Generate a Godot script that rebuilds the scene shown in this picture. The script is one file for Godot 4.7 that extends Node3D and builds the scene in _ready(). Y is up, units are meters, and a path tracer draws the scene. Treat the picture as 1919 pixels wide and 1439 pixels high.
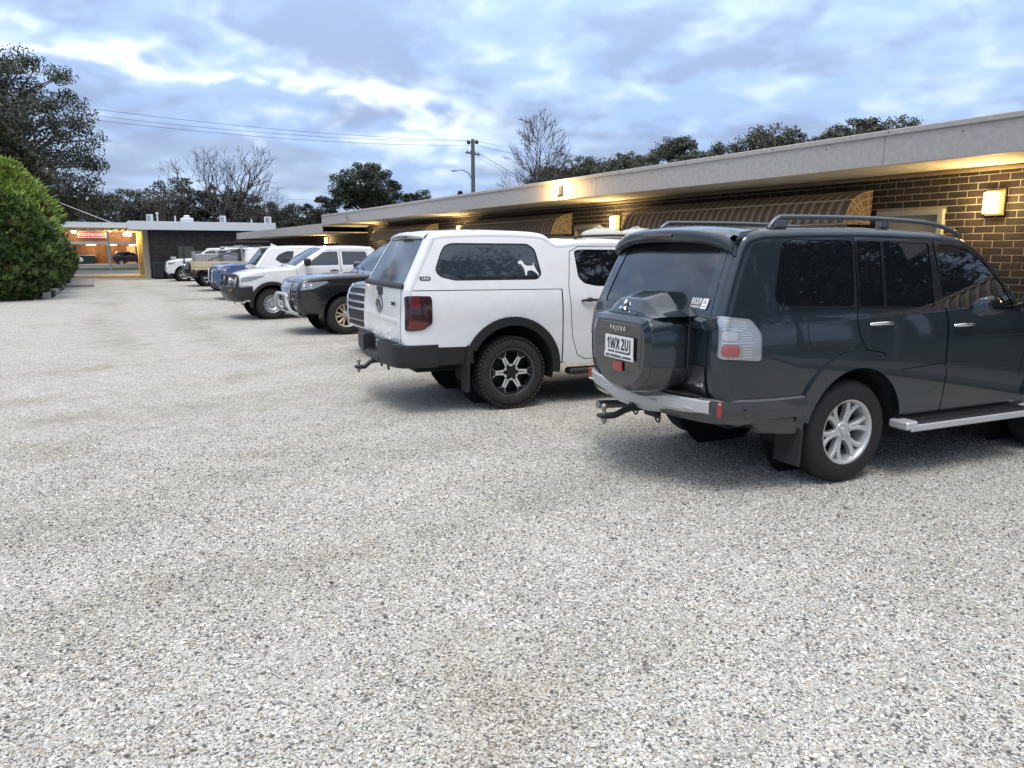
extends Node3D
# A motel yard at dusk: gravel, a row of parked vehicles, a long brick motel wing, trees and a street behind.
# World: the motel wall runs along -Z at X = 9.5; the camera stands at the origin, 1.70 m up.

const EYE := Vector3(0, 1.70, 0)
var M := {}
var names_used := {}
var rng := RandomNumberGenerator.new()


class MB:
	var v := PackedVector3Array()
	var n := PackedVector3Array()
	var col := PackedColorArray()
	var tint := Color(1, 1, 1)
	var coloured := false

	func tri(a: Vector3, b: Vector3, c: Vector3, na: Vector3, nb: Vector3, nc: Vector3) -> void:
		var g := (b - a).cross(c - a)
		if g.length_squared() < 1e-16:
			return
		if g.dot(na + nb + nc) > 0.0:
			v.append(a); v.append(c); v.append(b)
			n.append(na); n.append(nc); n.append(nb)
		else:
			v.append(a); v.append(b); v.append(c)
			n.append(na); n.append(nb); n.append(nc)
		if coloured:
			col.append(tint); col.append(tint); col.append(tint)

	func flat(a: Vector3, b: Vector3, c: Vector3, out: Vector3) -> void:
		var g := (b - a).cross(c - a).normalized()
		if g.dot(out) < 0.0:
			g = -g
		tri(a, b, c, g, g, g)

	func quad(a: Vector3, b: Vector3, c: Vector3, d: Vector3, out: Vector3) -> void:
		flat(a, b, c, out)
		flat(a, c, d, out)

	# a box with chamfered edges; x is its frame
	func box(c: Vector3, s: Vector3, bev := 0.0, x := Basis()) -> void:
		var h := s * 0.5
		bev = minf(bev, minf(h.x, minf(h.y, h.z)) * 0.9)
		for ax in 3:
			var u := (ax + 1) % 3
			var w := (ax + 2) % 3
			for sg in [-1.0, 1.0]:
				var o := Vector3.ZERO
				o[ax] = sg
				var p := []
				for k in [[-1, -1], [1, -1], [1, 1], [-1, 1]]:
					var q := Vector3.ZERO
					q[ax] = sg * h[ax]
					q[u] = k[0] * (h[u] - bev)
					q[w] = k[1] * (h[w] - bev)
					p.append(c + x * q)
				quad(p[0], p[1], p[2], p[3], x * o)
		if bev <= 0.0:
			return
		for ax in 3:
			var u := (ax + 1) % 3
			var w := (ax + 2) % 3
			for su in [-1.0, 1.0]:
				for sw in [-1.0, 1.0]:
					var o := Vector3.ZERO
					o[u] = su
					o[w] = sw
					var p := []
					for k in [[-1, 0], [1, 0], [1, 1], [-1, 1]]:
						var q := Vector3.ZERO
						q[ax] = k[0] * (h[ax] - bev)
						q[u] = su * (h[u] - (bev if k[1] == 1 else 0.0))
						q[w] = sw * (h[w] - (0.0 if k[1] == 1 else bev))
						p.append(c + x * q)
					quad(p[0], p[1], p[2], p[3], x * o)
		for sx in [-1.0, 1.0]:
			for sy in [-1.0, 1.0]:
				for sz in [-1.0, 1.0]:
					var o := Vector3(sx, sy, sz)
					var a := c + x * (Vector3(h.x, h.y - bev, h.z - bev) * o)
					var b := c + x * (Vector3(h.x - bev, h.y, h.z - bev) * o)
					var d := c + x * (Vector3(h.x - bev, h.y - bev, h.z) * o)
					flat(a, b, d, x * o)

	# a polygon in the frame's xy plane, pushed out by depth along z (from z = 0), edges chamfered by bev on the far face
	func prism(poly: PackedVector2Array, depth: float, x: Transform3D, bev := 0.0) -> void:
		var idx := Geometry2D.triangulate_polygon(poly)
		var top := poly
		if bev > 0.0:
			var r := Geometry2D.offset_polygon(poly, -bev)
			if r.size() == 1 and r[0].size() >= 3:
				top = r[0]
		var ti := Geometry2D.triangulate_polygon(top)
		var up := x.basis.z.normalized()
		for i in range(0, ti.size(), 3):
			flat(x * Vector3(top[ti[i]].x, top[ti[i]].y, depth), x * Vector3(top[ti[i + 1]].x, top[ti[i + 1]].y, depth), x * Vector3(top[ti[i + 2]].x, top[ti[i + 2]].y, depth), up)
		for i in range(0, idx.size(), 3):
			flat(x * Vector3(poly[idx[i]].x, poly[idx[i]].y, 0), x * Vector3(poly[idx[i + 1]].x, poly[idx[i + 1]].y, 0), x * Vector3(poly[idx[i + 2]].x, poly[idx[i + 2]].y, 0), -up)
		var cw := Geometry2D.is_polygon_clockwise(poly)
		var rim := depth - bev if bev > 0.0 and top != poly else depth
		for i in poly.size():
			var a := poly[i]
			var b := poly[(i + 1) % poly.size()]
			var o2 := Vector2(b.y - a.y, a.x - b.x) * (-1.0 if cw else 1.0)
			var o := x.basis * Vector3(o2.x, o2.y, 0)
			quad(x * Vector3(a.x, a.y, 0), x * Vector3(b.x, b.y, 0), x * Vector3(b.x, b.y, rim), x * Vector3(a.x, a.y, rim), o)
		if rim < depth:
			for i in top.size():
				var a := top[i]
				var b := top[(i + 1) % top.size()]
				var a2 := a
				var b2 := b
				var da := 1e9
				var db := 1e9
				for q in poly.size():
					var e := Geometry2D.get_closest_point_to_segment(a, poly[q], poly[(q + 1) % poly.size()])
					if e.distance_to(a) < da:
						da = e.distance_to(a); a2 = e
					e = Geometry2D.get_closest_point_to_segment(b, poly[q], poly[(q + 1) % poly.size()])
					if e.distance_to(b) < db:
						db = e.distance_to(b); b2 = e
				var o2 := (a2 + b2) - (a + b)
				quad(x * Vector3(a2.x, a2.y, rim), x * Vector3(b2.x, b2.y, rim), x * Vector3(b.x, b.y, depth), x * Vector3(a.x, a.y, depth), x.basis * Vector3(o2.x, o2.y, bev))

	func tube(path: Array, r, sides := 8, caps := true) -> void:
		var rings := []
		var nr := []
		var side := Vector3.ZERO
		for i in path.size():
			var t: Vector3 = (path[mini(i + 1, path.size() - 1)] - path[maxi(i - 1, 0)]).normalized()
			if side == Vector3.ZERO:
				side = t.cross(Vector3.UP if absf(t.y) < 0.9 else Vector3.RIGHT).normalized()
			else:
				side = (side - t * side.dot(t)).normalized()
			var up := side.cross(t)
			var rad: float = r[i] if r is Array else r
			var ring := []
			var nn := []
			for k in sides:
				var a := TAU * k / sides
				var d := side * cos(a) + up * sin(a)
				ring.append(path[i] + d * rad)
				nn.append(d)
			rings.append(ring)
			nr.append(nn)
		for i in path.size() - 1:
			for k in sides:
				var k2 := (k + 1) % sides
				tri(rings[i][k], rings[i][k2], rings[i + 1][k2], nr[i][k], nr[i][k2], nr[i + 1][k2])
				tri(rings[i][k], rings[i + 1][k2], rings[i + 1][k], nr[i][k], nr[i + 1][k2], nr[i + 1][k])
		if caps:
			for e in [0, path.size() - 1]:
				var o: Vector3 = (path[0] - path[1]) if e == 0 else (path[e] - path[e - 1])
				for k in range(1, sides - 1):
					flat(rings[e][0], rings[e][k], rings[e][k + 1], o)

	# profile of [radius, height] turned round the frame's z axis; hard edges where the profile turns sharply
	func lathe(prof: Array, segs: int, x: Transform3D, sharp := 0.75, a0 := 0.0, a1 := TAU, outward := 1.0) -> void:
		var m := prof.size()
		var fn := []
		for i in m - 1:
			var d := Vector2(prof[i + 1][0] - prof[i][0], prof[i + 1][1] - prof[i][1])
			fn.append(Vector2(d.y, -d.x).normalized() * outward)
		for i in m - 1:
			var na: Vector2 = fn[i]
			var nb: Vector2 = fn[i]
			if i > 0 and fn[i - 1].dot(fn[i]) > sharp:
				na = (fn[i - 1] + fn[i]).normalized()
			if i < m - 2 and fn[i + 1].dot(fn[i]) > sharp:
				nb = (fn[i + 1] + fn[i]).normalized()
			for k in segs:
				var t0 := lerpf(a0, a1, float(k) / segs)
				var t1 := lerpf(a0, a1, float(k + 1) / segs)
				var c0 := Vector2(cos(t0), sin(t0))
				var c1 := Vector2(cos(t1), sin(t1))
				var p00 := x * Vector3(c0.x * prof[i][0], c0.y * prof[i][0], prof[i][1])
				var p01 := x * Vector3(c1.x * prof[i][0], c1.y * prof[i][0], prof[i][1])
				var p10 := x * Vector3(c0.x * prof[i + 1][0], c0.y * prof[i + 1][0], prof[i + 1][1])
				var p11 := x * Vector3(c1.x * prof[i + 1][0], c1.y * prof[i + 1][0], prof[i + 1][1])
				var n00 := (x.basis * Vector3(c0.x * na.x, c0.y * na.x, na.y)).normalized()
				var n01 := (x.basis * Vector3(c1.x * na.x, c1.y * na.x, na.y)).normalized()
				var n10 := (x.basis * Vector3(c0.x * nb.x, c0.y * nb.x, nb.y)).normalized()
				var n11 := (x.basis * Vector3(c1.x * nb.x, c1.y * nb.x, nb.y)).normalized()
				tri(p00, p01, p11, n00, n01, n11)
				tri(p00, p11, p10, n00, n11, n10)

	# rows of points (all rows the same length) joined to a smooth surface
	func grid(rows: Array, out: Callable) -> void:
		var h := rows.size()
		var w: int = rows[0].size()
		var nn := []
		for i in h:
			var r := []
			for j in w:
				var du: Vector3 = rows[i][mini(j + 1, w - 1)] - rows[i][maxi(j - 1, 0)]
				var dv: Vector3 = rows[mini(i + 1, h - 1)][j] - rows[maxi(i - 1, 0)][j]
				var g := du.cross(dv).normalized()
				if g.dot(out.call(rows[i][j])) < 0.0:
					g = -g
				r.append(g)
			nn.append(r)
		for i in h - 1:
			for j in w - 1:
				tri(rows[i][j], rows[i][j + 1], rows[i + 1][j + 1], nn[i][j], nn[i][j + 1], nn[i + 1][j + 1])
				tri(rows[i][j], rows[i + 1][j + 1], rows[i + 1][j], nn[i][j], nn[i + 1][j + 1], nn[i + 1][j])

	func ellipsoid(c: Vector3, r: Vector3, x := Basis(), su := 14, sv := 8, v0 := 0.0, v1 := PI) -> void:
		for i in sv:
			for k in su:
				var p := []
				var q := []
				for e in [[i, k], [i, k + 1], [i + 1, k + 1], [i + 1, k]]:
					var a: float = lerpf(v0, v1, float(e[0]) / sv)
					var b: float = TAU * e[1] / su
					var d := Vector3(sin(a) * cos(b), cos(a), sin(a) * sin(b))
					p.append(c + x * (d * r))
					q.append((x * (d / r)).normalized())
				tri(p[0], p[1], p[2], q[0], q[1], q[2])
				tri(p[0], p[2], p[3], q[0], q[2], q[3])

	# a flat polygon with holes, cut into cells and bent through f; sg turns the normal
	func panel(outer: PackedVector2Array, holes: Array, cell: Vector2, f: Callable, sg := 1.0) -> void:
		var bb := Rect2(outer[0], Vector2.ZERO)
		for p in outer:
			bb = bb.expand(p)
		var hb := []
		for hole in holes:
			var r := Rect2(hole[0], Vector2.ZERO)
			for p in hole:
				r = r.expand(p)
			hb.append(r)
		var cache := {}
		var nx := int(ceil(bb.size.x / cell.x))
		var ny := int(ceil(bb.size.y / cell.y))
		var dx := bb.size.x / nx
		var dy := bb.size.y / ny
		for i in nx:
			for j in ny:
				var a := bb.position + Vector2(i * dx, j * dy)
				var c := PackedVector2Array([a, a + Vector2(dx, 0), a + Vector2(dx, dy), a + Vector2(0, dy)])
				var got := Geometry2D.intersect_polygons(c, outer)
				var cr := Rect2(a, Vector2(dx, dy))
				for k in holes.size():
					if not hb[k].intersects(cr):
						continue
					var next: Array[PackedVector2Array] = []
					for g in got:
						for e in Geometry2D.clip_polygons(g, holes[k]):
							if not Geometry2D.is_polygon_clockwise(e):
								next.append(e)
					got = next
				for g in got:
					if g.size() < 3:
						continue
					var ti := Geometry2D.triangulate_polygon(g)
					var pp := []
					for p in g:
						var key := Vector2i((p * 4000.0).round())
						if not cache.has(key):
							var e := 0.004
							var gu: Vector3 = f.call(p + Vector2(e, 0)) - f.call(p - Vector2(e, 0))
							var gv: Vector3 = f.call(p + Vector2(0, e)) - f.call(p - Vector2(0, e))
							cache[key] = [f.call(p), gu.cross(gv).normalized() * sg]
						pp.append(cache[key])
					for t in range(0, ti.size(), 3):
						tri(pp[ti[t]][0], pp[ti[t + 1]][0], pp[ti[t + 2]][0], pp[ti[t]][1], pp[ti[t + 1]][1], pp[ti[t + 2]][1])

	# a profile of [outward, height] carried along a path of (x, z); the outward side is to the left of the path unless sg = -1
	func wrap(path: Array, prof: Array, sg := 1.0, caps := true) -> void:
		var m := path.size()
		var nr := []
		for i in m:
			var d: Vector2 = path[mini(i + 1, m - 1)] - path[maxi(i - 1, 0)]
			nr.append(Vector2(d.y, -d.x).normalized() * sg)
		var k := prof.size()
		for j in k - 1:
			var e := Vector2(prof[j + 1][0] - prof[j][0], prof[j + 1][1] - prof[j][1])
			var pn := Vector2(e.y, -e.x).normalized()
			for i in m - 1:
				var q := []
				var w := []
				for s in [[i, j], [i + 1, j], [i + 1, j + 1], [i, j + 1]]:
					var p: Vector2 = path[s[0]] + nr[s[0]] * prof[s[1]][0]
					q.append(Vector3(p.x, prof[s[1]][1], p.y))
					var o: Vector2 = nr[s[0]] * pn.x
					w.append(Vector3(o.x, pn.y, o.y).normalized())
				tri(q[0], q[1], q[2], w[0], w[1], w[2])
				tri(q[0], q[2], q[3], w[0], w[2], w[3])
		if caps:
			for e in [0, m - 1]:
				var d: Vector2 = (path[0] - path[1]) if e == 0 else (path[m - 1] - path[m - 2])
				var poly := PackedVector2Array()
				for s in prof:
					poly.append(Vector2(s[0], s[1]))
				var ti := Geometry2D.triangulate_polygon(poly)
				for t in range(0, ti.size(), 3):
					var q := []
					for u in 3:
						var p: Vector2 = path[e] + nr[e] * poly[ti[t + u]].x
						q.append(Vector3(p.x, poly[ti[t + u]].y, p.y))
					flat(q[0], q[1], q[2], Vector3(d.x, 0, d.y))

	func mesh(m: Material) -> ArrayMesh:
		var a := []
		a.resize(Mesh.ARRAY_MAX)
		a[Mesh.ARRAY_VERTEX] = v
		a[Mesh.ARRAY_NORMAL] = n
		if coloured:
			a[Mesh.ARRAY_COLOR] = col
		var me := ArrayMesh.new()
		me.add_surface_from_arrays(Mesh.PRIMITIVE_TRIANGLES, a)
		me.surface_set_material(0, m)
		return me


func numbered(called: String) -> String:
	var k: int = names_used.get(called, 0)
	names_used[called] = k + 1
	return called if k == 0 else "%s_%03d" % [called, k]


func obj(called: String, mb: MB, m: Material, parent: Node = self) -> MeshInstance3D:
	var o := MeshInstance3D.new()
	o.mesh = mb.mesh(m)
	return put(called, o, parent)


func put(called: String, o: Node3D, parent: Node = self) -> Node3D:
	o.name = numbered(called) if parent == self else called
	parent.add_child(o, true)
	return o


func inst(called: String, me: Mesh, parent: Node, x := Transform3D()) -> MeshInstance3D:
	var o := MeshInstance3D.new()
	o.mesh = me
	o.transform = x
	put(called, o, parent)
	return o


func tag(o: Node, label: String, category: String, group := "") -> void:
	o.set_meta("label", label)
	o.set_meta("category", category)
	if group:
		o.set_meta("group", group)


func thing(called: String, label: String, category: String, at := Vector3.ZERO, turn := 0.0, group := "") -> Node3D:
	var o := Node3D.new()
	put(called, o)
	o.position = at
	o.rotation.y = turn
	tag(o, label, category, group)
	return o


func struct(called: String, mb: MB, m: Material) -> MeshInstance3D:
	var o := obj(called, mb, m)
	o.set_meta("kind", "structure")
	return o


# r, g, b are linear base colours
func mat(called: String, r: float, g: float, b: float, rough := 0.6, metal := 0.0) -> StandardMaterial3D:
	var m := StandardMaterial3D.new()
	m.resource_name = called
	m.albedo_color = Color(r, g, b).linear_to_srgb()
	m.roughness = rough
	m.metallic = metal
	M[called] = m
	return m


func paint(called: String, r: float, g: float, b: float, metal := 0.0, rough := 0.35) -> StandardMaterial3D:
	var m := mat(called, r, g, b, rough, metal)
	m.clearcoat_enabled = true
	m.clearcoat = 1.0
	m.clearcoat_roughness = 0.04
	return m


func noise_tex(freq: float, lo: Color, hi: Color, size := 512, octaves := 4, seedv := 1, kind := FastNoiseLite.TYPE_SIMPLEX_SMOOTH) -> NoiseTexture2D:
	var f := FastNoiseLite.new()
	f.noise_type = kind
	f.frequency = freq
	f.fractal_octaves = octaves
	f.seed = seedv
	var t := NoiseTexture2D.new()
	t.width = size
	t.height = size
	t.seamless = true
	t.noise = f
	var g := Gradient.new()
	g.set_color(0, lo)
	g.set_color(1, hi)
	t.color_ramp = g
	return t


func grain(m: StandardMaterial3D, scale: float, lo: float, hi: float, freq := 0.02, seedv := 1) -> void:
	m.albedo_texture = noise_tex(freq, Color(lo, lo, lo), Color(hi, hi, hi), 512, 5, seedv)
	m.uv1_triplanar = true
	m.uv1_world_triplanar = true
	m.uv1_scale = Vector3(scale, scale, scale)


func circle(c: Vector2, r: float, k := 40) -> PackedVector2Array:
	var p := PackedVector2Array()
	for i in k:
		p.append(c + Vector2(cos(TAU * i / k), sin(TAU * i / k)) * r)
	return p


func poly(a: Array) -> PackedVector2Array:
	var p := PackedVector2Array()
	for i in range(0, a.size(), 2):
		p.append(Vector2(a[i], a[i + 1]))
	if Geometry2D.is_polygon_clockwise(p):
		p.reverse()
	return p


# rounds the corners of a polygon
func rounded(p: PackedVector2Array, r: float, k := 4) -> PackedVector2Array:
	var o := PackedVector2Array()
	var m := p.size()
	for i in m:
		var a := p[(i + m - 1) % m]
		var b := p[i]
		var c := p[(i + 1) % m]
		var d := minf(r, minf(a.distance_to(b), b.distance_to(c)) * 0.45)
		var s := b + (a - b).normalized() * d
		var e := b + (c - b).normalized() * d
		for j in k + 1:
			var t := float(j) / k
			o.append(s.lerp(b, t).lerp(b.lerp(e, t), t))
	return o


func lettering(words: String, height: float, depth: float, m: Material, x: Transform3D, parent: Node, called := "lettering", bold := true, serif := false) -> MeshInstance3D:
	var t := TextMesh.new()
	var f := SystemFont.new()
	f.font_names = PackedStringArray(["Droid Serif" if serif else "Droid Sans"])
	f.font_weight = 700 if bold else 400
	t.font = f
	t.text = words
	t.font_size = 64
	t.pixel_size = height / 46.0
	t.depth = depth
	t.curve_step = 2.0
	t.material = m
	var o := MeshInstance3D.new()
	o.mesh = t
	o.transform = x
	put(called, o, parent)
	return o


func catmull(p: Array, k: int) -> Array:
	var o := []
	for i in p.size() - 1:
		var a = p[maxi(i - 1, 0)]
		var b = p[i]
		var c = p[i + 1]
		var d = p[mini(i + 2, p.size() - 1)]
		for j in k:
			var t := float(j) / k
			o.append(0.5 * (2.0 * b + (c - a) * t + (2.0 * a - 5.0 * b + 4.0 * c - d) * t * t + (3.0 * b - a - 3.0 * c + d) * t * t * t))
	o.append(p[-1])
	return o


func _ready() -> void:
	var cam := Camera3D.new()
	cam.name = "camera"
	add_child(cam)
	cam.position = EYE
	cam.rotation = Vector3(deg_to_rad(-10.184), deg_to_rad(-29.032), 0)
	cam.fov = 54.4
	cam.near = 0.05
	cam.far = 2000.0
	cam.current = true
	var we := WorldEnvironment.new()
	we.name = "world"
	var env := Environment.new()
	env.background_mode = Environment.BG_SKY
	env.sky = make_sky()
	env.background_energy_multiplier = 1.0
	env.tonemap_mode = Environment.TONE_MAPPER_LINEAR
	env.tonemap_exposure = 1.2
	env.sdfgi_enabled = true
	env.ssao_enabled = true
	env.ssil_enabled = true
	we.environment = env
	add_child(we)
	var sun := DirectionalLight3D.new()
	sun.name = "sun"
	sun.light_energy = 0.5
	sun.light_angular_distance = 25.0
	sun.light_color = Color(1.0, 0.98, 0.96)
	sun.shadow_enabled = true
	sun.rotation_degrees = Vector3(-68, -35, 0)
	add_child(sun)
	make_materials()
	build_ground()
	build_motel()
	build_far_buildings()
	build_poles()
	build_plants()
	build_vehicles()


# ---------------------------------------------------------------- materials
func make_materials() -> void:
	paint("paint_navy", 0.019, 0.031, 0.041, 0.45, 0.32)
	paint("paint_graphite", 0.042, 0.046, 0.050, 0.4, 0.42)
	paint("paint_white", 0.85, 0.86, 0.87, 0.0, 0.4)
	grain(M.paint_white, 0.6, 0.965, 1.0, 0.02, 41)
	M.paint_white.uv1_world_triplanar = false
	paint("paint_black", 0.008, 0.008, 0.010, 0.0, 0.3)
	paint("paint_charcoal", 0.03, 0.032, 0.036, 0.4, 0.35)
	paint("paint_blue", 0.07, 0.12, 0.26, 0.45, 0.35)
	paint("paint_maroon", 0.05, 0.02, 0.03, 0.3, 0.35)
	paint("black_gloss", 0.008, 0.008, 0.009, 0.0, 0.25)
	var bp := mat("black_plastic", 0.020, 0.021, 0.022, 0.55)
	grain(bp, 1.3, 0.75, 1.0, 0.03, 5)
	mat("rubber", 0.022, 0.023, 0.023, 0.75)
	var ty := mat("tyre", 0.020, 0.020, 0.021, 0.72)
	grain(ty, 2.0, 0.7, 1.0, 0.02, 8)
	var ta := mat("tyre_at", 0.045, 0.043, 0.038, 0.85)
	grain(ta, 3.0, 0.45, 1.0, 0.02, 9)
	mat("underside", 0.012, 0.012, 0.012, 0.9)
	mat("wheel_dark", 0.014, 0.014, 0.016, 0.45, 0.2)
	mat("alloy", 0.58, 0.59, 0.58, 0.3, 0.55)
	mat("alloy_tan", 0.48, 0.43, 0.35, 0.45, 0.5)
	mat("machined", 0.72, 0.72, 0.71, 0.3, 0.35)
	mat("steel_wheel", 0.50, 0.52, 0.54, 0.4, 0.6)
	mat("chrome", 0.82, 0.83, 0.84, 0.09, 1.0)
	mat("satin_silver", 0.52, 0.53, 0.53, 0.38, 0.25)
	mat("rail_grey", 0.16, 0.18, 0.20, 0.35, 0.7)
	mat("steel", 0.32, 0.32, 0.32, 0.4, 0.9)
	var sb := mat("steel_black", 0.012, 0.012, 0.013, 0.4, 0.0)
	sb.clearcoat_enabled = true
	sb.clearcoat = 0.4
	mat("badge_dark", 0.10, 0.11, 0.13, 0.25, 0.7)
	var g := mat("glass", 0.006, 0.008, 0.010, 0.02)
	g.metallic_specular = 0.8
	var gg := mat("glass_grey", 0.030, 0.040, 0.052, 0.03)
	gg.metallic_specular = 1.0
	var gd := mat("glass_dusty", 0.055, 0.060, 0.065, 0.16)
	gd.metallic_specular = 1.0
	gd.roughness_texture = noise_tex(0.015, Color(0.25, 0.25, 0.25), Color(1, 1, 1), 256, 4, 31)
	gd.uv1_triplanar = true
	mat("mirror_glass", 0.6, 0.62, 0.64, 0.03, 1.0)
	mat("lamp_silver", 0.40, 0.41, 0.42, 0.22, 0.6)
	var lr := mat("lamp_red", 0.34, 0.012, 0.016, 0.18)
	lr.clearcoat_enabled = true
	var ld := mat("lamp_red_dark", 0.075, 0.006, 0.008, 0.15)
	ld.clearcoat_enabled = true
	mat("lamp_well", 0.10, 0.10, 0.105, 0.3, 0.3)
	mat("lamp_amber", 0.6, 0.24, 0.03, 0.25)
	var lc := mat("lens_clear", 0.85, 0.88, 0.9, 0.03)
	lc.transparency = BaseMaterial3D.TRANSPARENCY_ALPHA
	lc.albedo_color.a = 0.08
	var ls := mat("lens_smoke", 0.02, 0.012, 0.012, 0.03)
	ls.transparency = BaseMaterial3D.TRANSPARENCY_ALPHA
	ls.albedo_color.a = 0.38
	mat("sticker", 0.82, 0.83, 0.84, 0.5)
	mat("plate_white", 0.78, 0.78, 0.76, 0.4)
	mat("plate_dark", 0.05, 0.05, 0.05, 0.4)
	mat("plate_ink", 0.012, 0.013, 0.02, 0.5)
	mat("canvas", 0.55, 0.53, 0.48, 0.8)
	mat("cream", 0.62, 0.55, 0.38, 0.5)
	mat("galvanised", 0.40, 0.42, 0.44, 0.45, 0.6)
	mat("crate_red", 0.36, 0.09, 0.08, 0.6)
	mat("crate_white", 0.58, 0.56, 0.56, 0.6)
	# building
	for e in [["brick_a", 0.032, 0.023, 0.021], ["brick_b", 0.023, 0.018, 0.018], ["brick_c", 0.041, 0.028, 0.023], ["brick_d", 0.12, 0.045, 0.028]]:
		var b := mat(e[0], e[1], e[2], e[3], 0.85)
		grain(b, 2.4, 0.7, 1.15, 0.03, 12)
	var bm := mat("brick_mixed", 1, 1, 1, 0.85)
	bm.vertex_color_use_as_albedo = true
	grain(bm, 2.4, 0.72, 1.0, 0.03, 12)
	var mo := mat("mortar", 0.38, 0.345, 0.31, 0.95)
	grain(mo, 1.5, 0.75, 1.0, 0.05, 3)
	var fa := mat("fascia", 0.50, 0.465, 0.43, 0.6)
	grain(fa, 1.1, 0.90, 1.0, 0.02, 21)
	var so := mat("soffit", 0.60, 0.56, 0.48, 0.8)
	grain(so, 0.5, 0.85, 1.0, 0.02, 22)
	mat("sealant", 0.10, 0.095, 0.09, 0.8)
	var aw := mat("awning_tan", 0.235, 0.185, 0.135, 0.5)
	grain(aw, 0.9, 0.85, 1.0, 0.02, 23)
	mat("awning_rib", 0.42, 0.34, 0.25, 0.5)
	mat("frame_grey", 0.33, 0.32, 0.27, 0.6)
	mat("door_leaf", 0.085, 0.080, 0.068, 0.6)
	mat("curtain", 0.30, 0.27, 0.23, 0.9)
	var cn := mat("concrete", 0.34, 0.33, 0.31, 0.9)
	grain(cn, 0.6, 0.8, 1.0, 0.02, 24)
	var rz := mat("roof_metal", 0.45, 0.50, 0.56, 0.45, 0.3)
	grain(rz, 0.15, 0.8, 1.0, 0.015, 26)
	mat("white_paint", 0.72, 0.74, 0.76, 0.5)
	mat("yellow_paint", 0.66, 0.60, 0.44, 0.7)
	mat("timber", 0.20, 0.15, 0.10, 0.8)
	mat("sign_red", 0.42, 0.05, 0.06, 0.5)
	mat("bin_dark", 0.018, 0.024, 0.024, 0.5)
	mat("skip_green", 0.012, 0.05, 0.045, 0.6)
	var pw := mat("pole_wood", 0.20, 0.19, 0.18, 0.9)
	grain(pw, 0.8, 0.7, 1.0, 0.03, 27)
	mat("wire", 0.10, 0.10, 0.11, 0.7)
	mat("insulator", 0.07, 0.06, 0.06, 0.3)
	var asph := mat("asphalt", 0.10, 0.105, 0.11, 0.9)
	grain(asph, 0.4, 0.8, 1.0, 0.02, 28)
	var earth := mat("earth", 0.085, 0.095, 0.045, 1.0)
	grain(earth, 0.2, 0.6, 1.0, 0.02, 29)
	var gs := mat("grass", 0.07, 0.12, 0.04, 1.0)
	grain(gs, 0.5, 0.6, 1.0, 0.03, 30)
	for e in [["leaf", 0.9], ["bark", 0.9]]:
		var l := mat(e[0], 1, 1, 1, e[1])
		l.vertex_color_use_as_albedo = true
	M.leaf.roughness = 0.55
	M.leaf.backlight_enabled = true
	M.leaf.backlight = Color(0.18, 0.22, 0.10)
	for e in [["lamp_glow", 1.0, 0.80, 0.42, 14.0], ["lamp_side", 1.0, 0.72, 0.26, 4.0], ["lamp_white", 1.0, 0.86, 0.60, 7.0]]:
		var l := mat(e[0], 0.9, 0.85, 0.7, 0.4)
		l.emission_enabled = true
		l.emission = Color(e[1], e[2], e[3])
		l.emission_energy_multiplier = e[4]


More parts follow.
